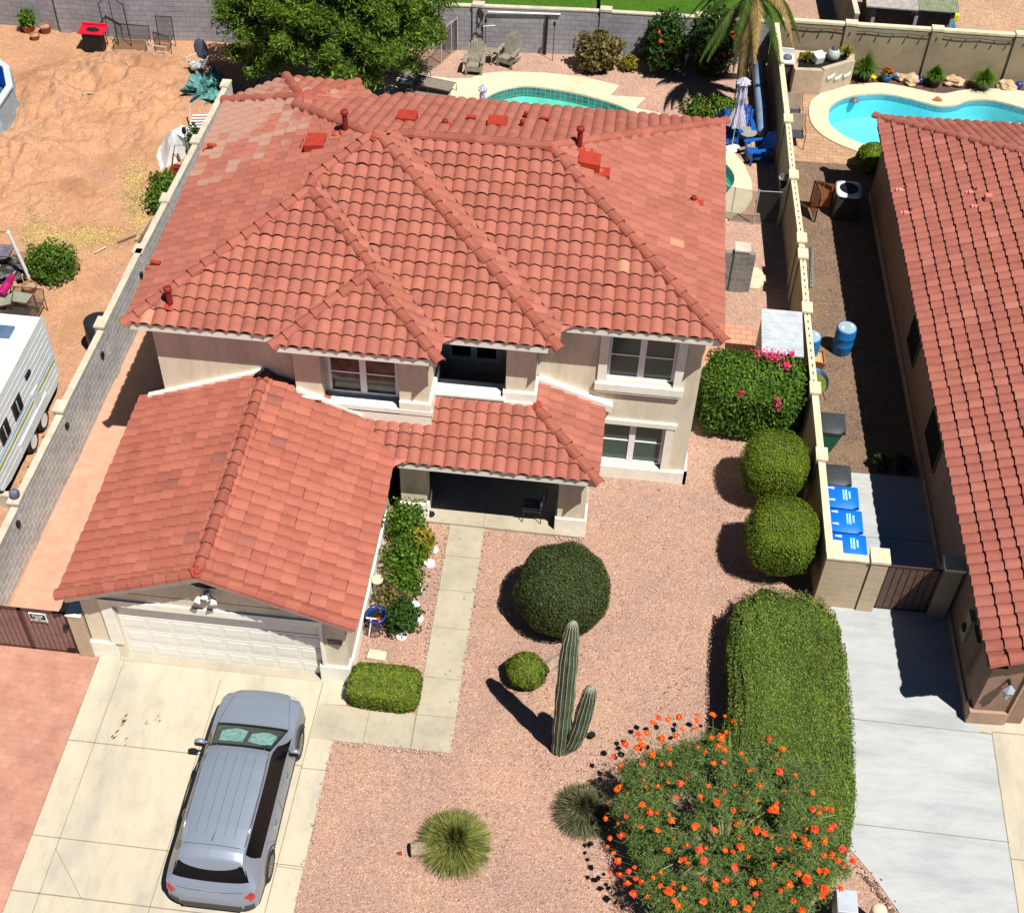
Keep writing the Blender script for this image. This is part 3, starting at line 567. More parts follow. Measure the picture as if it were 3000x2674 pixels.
q = MB(); caps(q, (-7.99, 16.93, 4.02), (-7.99, 23.2, 4.02)); q.build('ridge_cap', MATS['tile_cap'], lower)
for xs, xe in ((-11.3, -7.99), (-4.68, -7.99)):
    q = MB(); caps(q, (xs, 16.91, 2.72), (xe, 16.91, 4.04), r=.14, L=.32); q.build('rake_cap', MATS['tile_cap'], lower)
q = MB(); caps(q, (.28, 21.95, 2.6), (-1.38, 23.61, 3.264), over=.1); q.build('ridge_cap', MATS['tile_cap'], pr_)
# red mortar patches at the ridge joints
for x, y, z, r in ((-6.05, 28.2, 7.62, .19), (-5.6, 28.6, 7.46, .17), (-7.35, 27.0, 7.12, .16), (-7.35, 26.5, 7.1, .17), (-1.67, 28.6, 7.45, .19), (-8.65, 31.2, 6.62, .2), (-5.55, 24.45, 6.4, .15), (-5.75, 24.85, 6.5, .14), (-7.99, 16.93, 4.15, .19), (-1.36, 23.6, 3.36, .16)):
    q = MB(); q.blob((x, y, z - .03), (r * .85, r * .85, r * .55), 12, 8, .3, 3, x); q.build('ridge_mortar', MATS['mortar_red'], lower if z < 4.5 and y < 20 else pr_ if z < 4.5 else upper)
# fascias
q = MB(); ft, fb = 5.585, 5.395
for x0, y0, x1, y1 in ((-11.04, 22.795, -7.42, 22.89), (-7.44, 22.495, -3.66, 22.59), (-3.69, 23.295, -.96, 23.39), (-.99, 24.095, 2.87, 24.19)): q.box(x0, y0, fb, x1, y1, ft)
for x, y0, y1 in ((-11.0, 22.89, 32.2), (-3.73, 22.59, 23.35), (-1.03, 23.39, 24.15), (2.80, 24.19, 33.1), (-7.42, 22.59, 22.85)): q.box(x, y0, fb, x + .04, y1, ft)
q.box(-6.2, 33.1, fb, 2.84, 33.14, ft); q.build('fascia', MATS['fascia'], upper)
q = MB()   # soffits
for pl in ([(-10.96, 22.89), (-7.42, 22.89), (-7.42, 22.59), (-3.73, 22.59), (-3.73, 23.39), (-1.03, 23.39), (-1.03, 24.19), (2.8, 24.19), (2.8, 33.1), (-6.5, 33.1), (-7.65, 33.5), (-9.6, 33.5), (-10.96, 32.15)],): q.prism(pl, fb + .02, fb + .05)
q.build('soffit', MATS['fascia'], upper)
q = MB(); q.box(-11.25, 17.0, 2.46, -11.21, 23.2, 2.68); q.box(-4.77, 17.0, 2.46, -4.73, 21.9, 2.68)
for xs in (-11.22, -4.76):
    for k in range(12):      # stepped rake board
        x0 = xs + (-7.99 - xs) * k / 12; x1 = xs + (-7.99 - xs) * (k + 1) / 12; za = 2.52 + 1.29 * k / 12; zb = 2.52 + 1.29 * (k + 1) / 12
        q.add([(x0, 16.93, za - .07), (x1, 16.93, zb - .07), (x1, 16.93, zb + .12), (x0, 16.93, za + .12), (x0, 16.98, za - .07), (x1, 16.98, zb - .07), (x1, 16.98, zb + .12), (x0, 16.98, za + .12)], [(0, 1, 2, 3) if xs < -8 else (3, 2, 1, 0), (4, 7, 6, 5), (0, 4, 5, 1), (3, 2, 6, 7)])
q.build('fascia', MATS['fascia'], lower)
q = MB(); q.box(-4.6, 21.945, 2.40, .26, 22.03, 2.585); q.box(.20, 22.03, 2.40, .24, 24.58, 2.58); q.prism([(-4.66, 22.03), (.2, 22.03), (.2, 24.58), (-4.66, 24.58)], 2.42, 2.45); q.build('fascia', MATS['fascia'], pr_)
for tri_, z_ in (([(-4.75, 21.6), (-4.33, 21.97), (-4.72, 21.97)], 2.70), ([(-3.62, 23.05), (-3.62, 23.3), (-3.25, 23.33)], 5.63), ([(-.92, 23.8), (-.92, 24.12), (-.6, 24.12)], 5.63)): q = MB(); q.prism(tri_, z_, z_ + .015, lambda x, y: 0); q.build('valley_flashing', MATS['vent_pink'], H)
# walls
def wall_y(mb, y, th, x0, x1, z0, z1, holes=()):
    xs = sorted({x0, x1, *[h[0] for h in holes], *[h[1] for h in holes]}); 
    for a, b_ in zip(xs, xs[1:]):
        hs = sorted([(h[2], h[3]) for h in holes if h[0] <= a + 1e-6 and h[1] >= b_ - 1e-6]); z = z0
        for lo, hi in hs:
            if lo > z: mb.box(a, y, z, b_, y + th, lo)
            z = hi
        if z < z1: mb.box(a, y, z, b_, y + th, z1)
WT = 5.42
q = MB()
wall_y(q, 23.2, .2, -10.65, -7.2, 0, WT)                                   # left wing front
q.box(-10.65, 23.4, 0, -10.45, 32.1, WT); q.prism([(-10.65, 32.1), (-9.5, 33.2), (-9.5, 33.0), (-10.45, 32.1)], 0, WT); q.box(-9.5, 33.0, 0, -7.8, 33.2, WT); q.box(-7.8, 32.8, 0, 2.58, 33.0, WT)
wall_y(q, 22.95, .3, -7.2, -3.95, 2.9, WT, [(-6.55, -4.66, 3.45, 5.05)])     # bay front
q.box(-7.2, 23.25, 2.6, -7.0, 25, WT); q.box(-4.15, 23.25, 2.6, -3.95, 25.3, WT)
wall_y(q, 23.27, .12, -6.75, -4.45, 3.3, WT, [(-6.46, -4.74, 3.48, 4.75)])
wall_y(q, 25.3, .2, -3.95, -1.45, 2.6, WT, [(-3.80, -2.50, 3.05, 4.9)])      # balcony back wall
q.box(-3.95, 23.72, 2.9, -2.16, 24.06, 3.42)                                # balcony rail wall
q.box(-2.16, 23.72, 2.9, -1.45, 24.25, WT)                                  # balcony column
q.box(-1.65, 24.25, 2.6, -1.45, 25.3, WT)
wall_y(q, 24.6, .2, -1.45, 2.58, 0, WT, [(.27, 1.95, 3.50, 4.93), (.27, 1.95, .45, 1.94)])  # right front
q.box(2.38, 24.8, 0, 2.58, 32.8, WT)
q.box(-4.65, 24.6, 0, -1.45, 24.8, 2.5)                                     # wall behind the porch
wall_y(q, 17.25, .2, -11.07, -5.02, 0, 2.62, [(-10.32, -5.6, -1, 2.12)])
q.prism([(-11.07, 17.25), (-5.02, 17.25), (-5.02, 17.45), (-11.07, 17.45)], 2.60, 2.62)
q.add([(-11.07, 17.25, 2.6), (-5.02, 17.25, 2.6), (-5.02, 17.25, 2.66), (-7.99, 17.25, 3.88), (-11.07, 17.25, 2.66)], [(0, 1, 2, 3, 4)])
q.box(-11.07, 17.45, 0, -10.87, 23.2, 2.66)
q.box(-4.75, 22.9, 0, -4.66, 24.6, 2.6)
q.build('wall', MATS['stucco'], H)
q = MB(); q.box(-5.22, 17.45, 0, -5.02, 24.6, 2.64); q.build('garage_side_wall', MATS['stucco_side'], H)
q = MB(); q.box(-3.93, 24.06, 2.4, -1.66, 25.28, 2.62); q.build('balcony_floor', MATS['concrete_walk'], H)
for x0, x1 in ((-4.64, -3.98), (-.63, .08)):
    q = MB(); q.box(x0, 22.45, .56, x1, 22.95, 2.5); c_ = q.build('porch_column', MATS['stucco'], H)
    q = MB(); q.box(x0 - .05, 22.40, 0, x1 + .05, 23.0, .56); q.build('column_base', MATS['trim'], c_, bevel=.015)
# trims
q = MB()
q.box(-6.55, 22.88, 3.30, -4.66, 23.268, 3.455)
q.box(-6.9, 22.88, 2.95, -3.88, 22.95, 3.42); q.box(-3.95, 22.9, 2.95, -3.88, 24.3, 3.75); q.box(-7.2, 22.86, 3.36, -3.86, 22.95, 3.5); q.box(-4.66, 22.87, 3.5, -3.9, 22.95, 3.74)
q.box(-5.6, 22.72, 2.86, -3.84, 22.95, 2.96)
q.box(-7.2, 22.80, 3.62, -6.55, 22.95, 3.66)
q.box(-3.88, 23.60, 3.10, -1.38, 23.72, 3.37); q.box(-3.95, 23.56, 3.42, -2.16, 24.10, 3.48); q.box(-2.22, 23.64, 3.30, -1.39, 24.3, 3.66); q.box(-3.95, 23.68, 3.30, -2.2, 23.72, 3.38)
for a in ((-11.12, -10.52), (-5.68, -4.97)):
    q.box(a[0], 17.19, 0, a[1], 17.5, .62)
q.box(-4.97 - .07, 17.5, 0, -4.97, 22.2, .0 + .45)
q.box(-10.60, 17.20, .62, -10.32, 17.25, 2.12); q.box(-5.60, 17.20, .62, -5.52, 17.25, 2.12); q.box(-10.62, 17.20, 2.12, -5.50, 17.25, 2.34)
q.box(.05, 24.55, 3.42, .27, 24.6, 4.99); q.box(1.95, 24.55, 3.42, 2.17, 24.6, 4.99); q.box(.0, 24.48, 3.22, 2.22, 24.6, 3.45); q.box(.04, 24.50, 3.14, 2.18, 24.6, 3.22)
q.box(.05, 24.55, .40, .27, 24.6, 2.0); q.box(1.95, 24.55, .40, 2.14, 24.6, 2.0); q.box(.0, 24.53, 2.0, 2.21, 24.6, 2.16)
q.box(-.2, 24.5, 0, 2.66, 24.6, .42); q.box(2.58, 24.5, 0, 2.66, 32.8, .42)
q.add([(-1.4, 24.44, 3.22), (.5, 24.44, 2.48), (.5, 24.44, 2.72), (-1.4, 24.44, 3.46), (-1.4, 24.6, 3.22), (.5, 24.6, 2.48), (.5, 24.6, 2.72), (-1.4, 24.6, 3.46)], [(0, 1, 2, 3), (3, 2, 6, 7), (0, 4, 5, 1), (1, 5, 6, 2)])
q.add([(-11.1, 23.08, 2.80), (-8.0, 23.08, 4.08), (-8.0, 23.08, 4.16), (-11.1, 23.08, 2.90), (-11.1, 23.2, 2.80), (-8.0, 23.2, 4.08), (-8.0, 23.2, 4.16), (-11.1, 23.2, 2.90)], [(0, 1, 2, 3), (3, 2, 6, 7), (0, 4, 5, 1), (1, 5, 6, 2)])
q.add([(-7.18, 22.85, 3.76), (-5.6, 22.85, 3.10), (-5.6, 22.85, 3.18), (-7.18, 22.85, 3.86), (-7.18, 22.95, 3.76), (-5.6, 22.95, 3.10), (-5.6, 22.95, 3.18), (-7.18, 22.95, 3.86)], [(0, 1, 2, 3), (3, 2, 6, 7), (0, 4, 5, 1), (1, 5, 6, 2)])
q.build('trim', MATS['trim'], H)
def window(y, x0, x1, z0, z1, gm, cols=2, depth=.10):
    yy = y + depth; q = MB(); w_ = .075
    q.box(x0, yy, z0, x1, yy + .06, z0 + w_); q.box(x0, yy, z1 - w_, x1, yy + .06, z1); q.box(x0, yy, z0 + w_, x0 + w_, yy + .06, z1 - w_); q.box(x1 - w_, yy, z0 + w_, x1, yy + .06, z1 - w_)
    cw = (x1 - x0) / cols
    for k in range(1, cols): q.box(x0 + k * cw - .08, yy - .003, z0 + w_, x0 + k * cw + .08, yy + .06, z1 - w_)
    f = q.build('window', MATS['window_white'], H)
    for k in range(cols):
        s = MB(); a, b_ = x0 + k * cw + (.08 if k else w_), x0 + (k + 1) * cw - (.08 if k < cols - 1 else w_); zm = z0 + (z1 - z0) * .54
        s.box(a, yy + .012, zm - .022, b_, yy + .04, zm + .022); s.build('sash_bar', MATS['window_white'], f)
        s = MB(); s.box(a, yy + .03, z0 + w_, b_, yy + .05, z1 - w_); s.build('pane', MATS[gm], f)
window(24.6, .27, 1.95, 3.50, 4.93, 'glass_blind_sky_tint'); window(24.6, .27, 1.95, .45, 1.94, 'glass_blind_sky_tint')
window(23.27, -6.46, -4.74, 3.48, 4.75, 'glass_curtain', depth=.02); window(25.3, -3.80, -2.50, 3.05, 4.9, 'glass', depth=.03)
# garage door: 4 rows of 8 raised panels
q = MB(); q.box(-10.32, 17.40, .02, -5.60, 17.43, 2.12); gd = q.build('garage_door', MATS['white_paint'], H)
q = MB()
for r in range(4):
    z0 = .02 + r * .525
    q.box(-10.32, 17.375, z0, -5.60, 17.40, z0 + .50)
    for c_ in range(8):
        x0 = -10.25 + c_ * .585; q.box(x0 + .04, 17.366, z0 + .11, x0 + .50, 17.374, z0 + .39)
q.build('door_panels', MATS['white_paint'], gd, bevel=.008)
q = MB(); q.box(-10.5, 17.16, 0, -5.5, 17.42, .03); q.build('door_threshold', MATS['concrete_walk'], gd)
q = MB(); q.box(-10.9, 17.5, 0.05, -5.3, 22.9, .1); q.build('garage_floor', MATS['concrete_walk'], H)
q = MB(); q.box(-3.2, 24.56, .09, -2.2, 24.6, 2.2); q.build('front_door', mat('door_brown', (.06, .03, .02), .5), H)
# oval gable vent
q = MB(); n = 20
q.add([(-8.02 + .34 * math.cos(6.2832 * k / n), 17.235, 3.30 + .19 * math.sin(6.2832 * k / n)) for k in range(n)], [tuple(range(n))]); gv = q.build('gable_vent', MATS['black'], H)
q = MB()
for k in range(6):
    z = 3.16 + k * .055; hw = .34 * math.sqrt(max(.02, 1 - ((z - 3.3) / .19) ** 2)); q.box(-8.02 - hw, 17.22, z, -8.02 + hw, 17.234, z + .02)
q.build('vent_louvre', MATS['dark_bronze'], gv)
# three headed floodlight
q = MB(); q.box(-8.06, 17.18, 2.92, -7.94, 17.25, 3.04); fl = q.build('floodlight', MATS['white_paint'], H)
for dx, dz in ((-.15, -.03), (.15, -.05), (0, .12)):
    s = MB(); s.tube([(-8 + dx * .3, 17.2, 2.98 + dz * .3), (-8 + dx, 17.10, 2.99 + dz)], .025, 6); s.tube([(-8 + dx, 17.12, 2.99 + dz), (-8 + dx * 1.25, 16.98, 2.93 + dz)], [.05, .085], 10); s.build('lamp_head', MATS['white_paint'], fl, smooth=False)
s = MB(); s.blob((-8.0, 17.12, 2.86), (.05, .05, .04), 8, 6, 0); s.build('motion_sensor', MATS['white_paint'], fl)
# house number plaque
q = MB(); q.box(-5.44, 17.225, 1.50, -5.10, 17.25, 1.66); hn = q.build('house_number', mat('plaque', (.30, .22, .22), .6), H)
text_mesh('17408', .13, MATS['black'], 'number_text', hn, Matrix.Translation((-5.27, 17.222, 1.58)) @ Matrix.Rotation(math.pi / 2, 4, 'X'))
for ch in H.children: pass
# vents on the roof
def zroof(x, y):
    d = min(max(min(x + 11.05, 2.88 - x, y - 24.1, 33.2 - y), min(x + 11.05, -.95 - x, y - 23.3, 33.2 - y), min(x + 11.05, -3.65 - x, y - 22.8, 33.2 - y)), 9); return Z0 + PT * d
def onroof(px, py):
    z = 6.5
    for _ in range(12): p = P(px, py, z); z = zroof(p.x, p.y) + .06
    return P(px, py, z)
def vent_pipe(px, py, h, r=.055, flash=(0.3, -.3)):
    p = onroof(px, py); q = MB(); q.lathe((p.x, p.y, p.z - .1), [(r, 0), (r, h), (r * 1.45, h), (r * 1.45, h + .07), (r * .8, h + .1)], 12); o = q.build('vent_pipe', MATS['vent_dark_red'], upper)
    s = MB(); s.blob((p.x, p.y, p.z - .02), (.17, .17, .06), 10, 6, .2, 2, px); s.box(p.x + min(0, flash[0]), p.y - .12, p.z - .05 - abs(flash[0]) * .4 * (1 if flash[0] else 0), p.x + max(0, flash[0]) + .01, p.y + .1, p.z + .02 - abs(flash[0]) * .25); s.build('pipe_flashing', MATS['vent_red'], o)
for a in ((1013, 385, .62, .07, (-.35, 0)), (1697, 433, .62, .07, (.35, 0)), (500, 893, .55, .07, (0.01, 0)), (1304, 365, .16, .05, (.01, 0)), (1529, 372, .22, .04, (.01, 0)), (1540, 348, .22, .04, (.01, 0)), (2032, 587, .14, .05, (.25, 0))): vent_pipe(*a)
def vent_box(px, py, w_, d_, rz, side):
    p = onroof(px, py); q = MB(); s = side    # wedge: flush at the upslope side, open at the downslope side
    dx, dy = s; ux, uy = -dy, dx
    def pt(a, b_, z): return (p.x + dx * a + ux * b_, p.y + dy * a + uy * b_, z)
    zt = p.z + .22
    q.add([pt(-d_ / 2, -w_ / 2, zt - .02), pt(-d_ / 2, w_ / 2, zt - .02), pt(d_ / 2, w_ / 2, zt - .08), pt(d_ / 2, -w_ / 2, zt - .08), pt(-d_ / 2, -w_ / 2, p.z - .1), pt(-d_ / 2, w_ / 2, p.z - .1), pt(d_ / 2, w_ / 2, p.z - .28), pt(d_ / 2, -w_ / 2, p.z - .28)],
          [(0, 3, 2, 1), (0, 1, 5, 4), (1, 2, 6, 5), (2, 3, 7, 6), (3, 0, 4, 7)])
    o = q.build('vent_box', MATS['vent_red'], upper, bevel=.015)
    f = MB(); a0 = pt(d_ / 2, -w_ * .35, p.z - .12); f.box(a0[0] - .16, a0[1] - .16, p.z - .34, a0[0] + .22 * (dx + .2), a0[1] + .2, p.z - .10); f.build('vent_flashing', MATS['vent_red'], o)
vent_box(925, 424, .55, .5, 0, (-1, 0)); vent_box(1727, 478, .5, .55, 0, (1, 0)); vent_box(1193, 350, .5, .5, 0, (0, 1)); vent_box(1457, 366, .5, .5, 0, (0, 1))
for px, py, a in ((1381, 352, 0), (1596, 354, 0), (622, 436, 1), (458, 778, 1)):
    p = onroof(px, py); q = MB(); q.tube([(p.x - .02, p.y, p.z - .05), (p.x, p.y, p.z + .10)], .05, 8); q.tube([(p.x - .12, p.y + .02, p.z + .1), (p.x + .12, p.y - .02, p.z + .1)], .055, 8); q.box(p.x - .15 - .1 * a, p.y - .12, p.z - .08, p.x + .08, p.y + .06, p.z - .01 - .02 * a); q.build('vent_cowl', MATS['vent_red'], upper)
# ================================================================ boundary walls
def lerp2(pl, y):
    for a, b_ in zip(pl, pl[1:]):
        if min(a[1], b_[1]) <= y <= max(a[1], b_[1]): t = (y - a[1]) / (b_[1] - a[1]); return a[0] + (b_[0] - a[0]) * t
    return pl[-1][0] if abs(y - pl[-1][1]) < abs(y - pl[0][1]) else pl[0][0]
LW = [(-13.72, 16.6), (-13.70, 18.5), (-13.65, 20.15), (-13.58, 23.25), (-13.51, 26.2), (-13.45, 30), (-13.28, 35.5), (-13.16, 38.9)]
W = wthing('block_wall', 'long grey block wall beside the dirt lot and the travel trailer', 'wall', (-13.6, 28, 0), 'garden walls')
q = MB(); cp_m = MB(); ys = [16.6, 20.3, 23.4, 26.6, 29.9, 32.4, 35.5, 38.8]; hts = [1.62, 1.70, 1.78, 1.86, 1.80, 1.80, 1.82]
for i, h in enumerate(hts):
    ya, yb = ys[i], ys[i + 1]; xa, xb = lerp2(LW, ya), lerp2(LW, yb)
    q.prism([(xa - .15, ya), (xa, ya), (xb, yb), (xb - .15, yb)], 0, h); cp_m.prism([(xa - .17, ya), (xa + .015, ya), (xb + .015, yb), (xb - .17, yb)], h, h + .05)
q.build('wall_panel', MATS['block_grey'], W); cp_m.build('coping', MATS['wall_cap'], W)
for i, y in enumerate(ys[1:]):
    x = lerp2(LW, y); h = hts[min(i + 1, 6)]; s = MB(); s.box(x - .24, y - .2, 0, x + .035, y + .2, h + .04); o = s.build('pilaster', MATS['block_grey'], W)
    s = MB(); s.box(x - .26, y - .22, h + .04, x + .05, y + .22, h + .11); s.build('pilaster_cap', MATS['wall_cap'], o)
for px, py in ((381, 803), (274, 1037), (174, 1245), (28, 1532), (625, 334), (568, 440)):
    p = P(px, py, 1.35); x = lerp2(LW, p.y); s = MB(); s.box(x - .005, p.y - .06, 1.28, x + .07, p.y + .06, 1.42); s.blob((x + .05, p.y, 1.44), (.05, .05, .03), 8, 5, 0)
    s.single('solar_light', MATS['black'], 'black solar light on the grey wall, %s' % {381: 'beside the left eave of the house', 274: 'past the rear end of the travel trailer', 174: 'beside the trailer wheels', 28: 'nearest the metal drive gate', 625: 'near the big tree', 568: 'by the white tarp'}[px], 'wall light', (x, p.y, 1.3), 'solar lights on the grey wall')
BW = [(-30, 44.95), (-23.6, 44.45), (-18.4, 44.1), (-12, 44.8), (-5.6, 45.3), (-1.7, 45.6), (5.2, 45.85)]
def poly_wall(name, label, pl, h, m, capm, th=.15, group='garden walls', pil=(), cap=.05, pr=.09):
    Wb = wthing(name, label, 'wall', (*pl[len(pl) // 2], 0), group); q = MB(); c_ = MB()
    for a, b_ in zip(pl, pl[1:]):
        d = Vector((b_[0] - a[0], b_[1] - a[1])).normalized(); n = Vector((-d.y, d.x)) * th
        q.prism([a, b_, (b_[0] + n.x, b_[1] + n.y), (a[0] + n.x, a[1] + n.y)], 0, h); e = Vector((-d.y, d.x)) * .02
        c_.prism([(a[0] - e.x, a[1] - e.y), (b_[0] - e.x, b_[1] - e.y), (b_[0] + n.x + e.x, b_[1] + n.y + e.y), (a[0] + n.x + e.x, a[1] + n.y + e.y)], h, h + cap)
    q.build('wall_panel', MATS[m], Wb); c_.build('coping', MATS[capm], Wb)
    for x, y in pil:
        s = MB(); s.box(x - .2, y - .06, 0, x + .2, y + th + .06, h + .06); o = s.build('pilaster', MATS[m], Wb); s = MB(); s.box(x - .22, y - .08, h + .06, x + .22, y + th + .08, h + .06 + pr); s.build('pilaster_cap', MATS[capm], o)
    return Wb
poly_wall('block_wall', 'tall blue grey block wall behind the gravel garden and the dirt lot', BW, 1.78, 'block_blue', 'wall_cap', pil=((-5.55, 45.27), (-.9, 45.63), (2.6, 45.75), (-12, 44.78), (-21, 44.25)))
BT = poly_wall('stucco_wall', 'tan stucco wall with string lights behind the kidney shaped pool', [(5.5, 45.86), (14.2, 46.1), (26, 46.3)], 1.85, 'tan_wall', 'cream_cap', pil=((8.0, 45.92), (11.1, 46.0), (14.1, 46.08)), cap=.09)
RW = [(6.0, 21.08), (5.93, 24.3), (5.86, 26.9), (5.78, 29.9), (5.74, 33.4), (5.6, 36.45), (5.52, 39.7), (5.3, 45.8)]
W = wthing('block_wall', 'narrow tan wall with cream pierced coping between the two side yards', 'wall', (5.8, 32, 0), 'garden walls')
q = MB(); c_ = MB(); hl = MB(); lc = MB()
for a, b_ in zip(RW, RW[1:]):
    q.prism([(a[0] - .08, a[1]), (a[0] + .08, a[1]), (b_[0] + .08, b_[1]), (b_[0] - .08, b_[1])], 0, 1.78); c_.prism([(a[0] - .09, a[1]), (a[0] + .09, a[1]), (b_[0] + .09, b_[1]), (b_[0] - .09, b_[1])], 1.78, 1.83)
y = 27.0
while y < 39.6:
    x = lerp2(RW[::-1], y); hl.box(x - .018, y, 1.825, x + .018, y + .10, 1.833); y += .30
q.build('wall_panel', MATS['tan_wall'], W); c_.build('coping', MATS['cream_cap'], W); hl.build('coping_holes', MATS['deck'], W)
for px, py in ((2301.6, 349), (2321.5, 514), (2341.6, 699), (2340, 745), (2358, 903), (2376, 1138), (2397, 1332)):
    p = P(px, py, 1.86); x = lerp2(RW[::-1], p.y); s = MB(); s.box(x - .13, p.y - .2, 0, x + .13, p.y + .2, 1.86); o = s.build('pilaster', MATS['tan_wall'], W); s = MB(); s.box(x - .15, p.y - .22, 1.86, x + .15, p.y + .22, 1.93); s.build('pilaster_cap', MATS['cream_cap'], o)
# gate wall on the right
W = wthing('block_wall', 'short tan block wall with a wide pillar in front of the rubbish bins', 'wall', (6.6, 21, 0), 'garden walls')
q = MB(); q.box(5.90, 20.9, 0, 6.94, 21.075, 1.84); q.build('wall_panel', MATS['block_tan'], W); q = MB(); q.box(5.90, 20.88, 1.84, 6.96, 21.08, 1.90); q.box(5.9, 21.08, 1.80, 6.3, 21.5, 1.86); q.build('coping', MATS['cream_cap'], W)
q = MB(); q.box(6.96, 20.86, 0, 7.36, 21.26, 1.90); o = q.build('pilaster', MATS['block_tan'], W); q = MB(); q.box(6.93, 20.83, 1.90, 7.39, 21.29, 1.98); q.build('pilaster_cap', MATS['cream_cap'], o)
W = wthing('gate_post', 'square stucco gate post in the shade against the neighbouring house', 'post', (8.9, 21, 0)); q = MB(); q.box(8.70, 20.86, 0, 9.12, 21.26, 1.90); q.build('post', MATS['tan_wall'], W); q = MB(); q.box(8.67, 20.83, 1.90, 9.15, 21.29, 1.98); q.build('post_cap', MATS['cream_cap'], W)
def slat_gate(name, label, x0, x1, y, h, m, pitch, leaf=(), base=.06):
    G_ = wthing(name, label, 'gate', (x0, y, 0)); q = MB(); q.box(x0, y, h - .05, x1, y + .05, h); q.box(x0, y, base, x1, y + .05, base + .05); q.box(x0, y, base, x0 + .05, y + .05, h); q.box(x1 - .05, y, base, x1, y + .05, h)
    for lx in leaf: q.box(lx - .04, y, base, lx + .04, y + .05, h)
    q.build('gate_frame', MATS['dark_bronze'], G_); q = MB(); x = x0 + .05
    while x < x1 - .05: q.box(x, y + .012, base + .05, min(x1 - .05, x + pitch - .025), y + .032, h - .05); x += pitch
    q.build('slat_panel', MATS[m], G_); q = MB(); q.box(x0, y + .034, base, x1, y + .04, h - .02); q.build('gate_backing', MATS['dark_bronze'], G_); return G_
G1 = slat_gate('metal_gate', 'brown slatted double metal gate with a warning sign beside the garage', -13.7, -11.5, 17.2, 1.62, 'gate_slat', .125, (-12.6,))
q = MB(); q.box(-12.37, 17.17, 1.23, -11.97, 17.195, 1.55); sg = q.build('warning_sign', MATS['white_paint'], G1); q = MB(); q.box(-12.345, 17.163, 1.255, -11.995, 17.17, 1.525); q.build('sign_face', mat('sign_navy', (.01, .015, .025), .5), sg)
text_mesh('DOGS\nON\nPREMISES', .092, MATS['white_paint'], 'sign_text', sg, Matrix.Translation((-12.17, 17.161, 1.385)) @ Matrix.Rotation(math.pi / 2, 4, 'X'))
q = MB(); q.box(-11.62, 17.12, 1.1, -11.52, 17.2, 1.2); q.box(-11.7, 17.12, .28, -11.5, 17.16, .33); q.build('gate_latch', MATS['black'], G1)
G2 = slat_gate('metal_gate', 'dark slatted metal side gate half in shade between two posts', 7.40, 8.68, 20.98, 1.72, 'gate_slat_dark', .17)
W = wthing('gate_post', 'low tan block gate post standing against the garage corner', 'post', (-11.2, 17.2, 0)); q = MB(); q.box(-11.46, 17.16, 0, -11.13, 17.5, 1.60); q.build('post', MATS['block_tan'], W); q = MB(); q.box(-11.48, 17.14, 1.60, -11.12, 17.52, 1.65); q.build('post_cap', MATS['trim'], W)
# low grey wall with pillar on the right of the house
W = wthing('block_wall', 'low dark grey block wall ending in a pillar beside the house', 'wall', (4.0, 31.8, 0), 'garden walls')
pa, pb = P(2122, 850, 0), P(2175, 855, 0)
q = MB(); q.box(2.6, pa.y, 0, pa.x + .75, pa.y + .15, 1.45); q.build('wall_panel', MATS['block_dark'], W); q = MB(); q.box(pa.x + .12, pa.y - .05, 0, pa.x + .55, pa.y + .35, 1.55); o = q.build('pilaster', MATS['block_dark'], W); q = MB(); q.box(pa.x + .1, pa.y - .07, 1.55, pa.x + .57, pa.y + .37, 1.61); q.build('pilaster_cap', MATS['wall_cap'], o)
# string lights on the tan wall
q = MB(); s = MB(); mat('cable', (.03, .03, .03), .6); pts = []
for k in range(40):
    x = 5.9 + k * .26; y = 45.86 + (x - 5.5) * .0276 - .03; pts.append((x, y - .02, 1.72 - .05 * abs(math.sin(k * .6)))); 
    if k % 2 == 0: s.tube([(x, y - .03, 1.68), (x, y - .05, 1.56)], [.012, .035], 6)
SL = wthing('string_lights', 'string of small lights strung along the top of the tan stucco wall', 'string lights', (10, 45.9, 1.6)); q.tube(pts, .014, 5); q.build('cable', MATS['cable'], SL); s.build('bulb', MATS['cable'], SL, kind='stuff')
# far yards behind the back wall
poly_wall('block_wall', 'tan side wall running away between the lawn and the far yard', [(8.35, 46.9), (8.05, 52), (7.9, 60)], 1.8, 'tan_wall', 'wall_cap', th=.15)
# ================================================================ neighbouring house (right)
NR = R_(2.41)
N = thing('house', 'single storey tan house with a red tile roof, its left wall deep in shade', 'house', (9.05, 17.63, 0), None, NR)
rf, dk = MB(), MB(); Zn = 2.8
roof_plane(rf, dk, (0, 0), (1, 0), Zn, .38, [[(0, 0.05), (0, 20.95), (7, 13.95), (7, .05)]])
roof_plane(rf, dk, (0, 20.95), (0, -1), Zn, .38, [[(0, 20.95), (14, 20.95), (7, 13.95)]])
roof_plane(rf, dk, (14, 0), (-1, 0), Zn, .38, [[(14, .05), (14, 20.95), (7, 13.95), (7, .05)]])
nr = rf.build('roof', MATS['tile_right'], N); dk.build('roof_deck', MATS['deck'], nr)
q = MB(); caps(q, (0, 20.95, Zn), (7, 13.95, Zn + 2.66), r=.14, over=.1); q.build('ridge_cap', MATS['tile_right'], nr)
q = MB(); caps(q, (7, .05, Zn + 2.66), (7, 13.95, Zn + 2.66), r=.14); q.build('ridge_cap', MATS['tile_right'], nr)
q = MB(); caps(q, (.0, .03, Zn + .02), (7, .03, Zn + 2.68), r=.15, L=.42); q.build('rake_cap', MATS['tile_cap'], nr)
q = MB(); q.box(.04, .1, 2.52, .08, 20.8, 2.76); q.box(.1, 20.8, 2.52, 13.9, 20.84, 2.76); q.box(.08, .1, 2.50, .5, 20.8, 2.53)
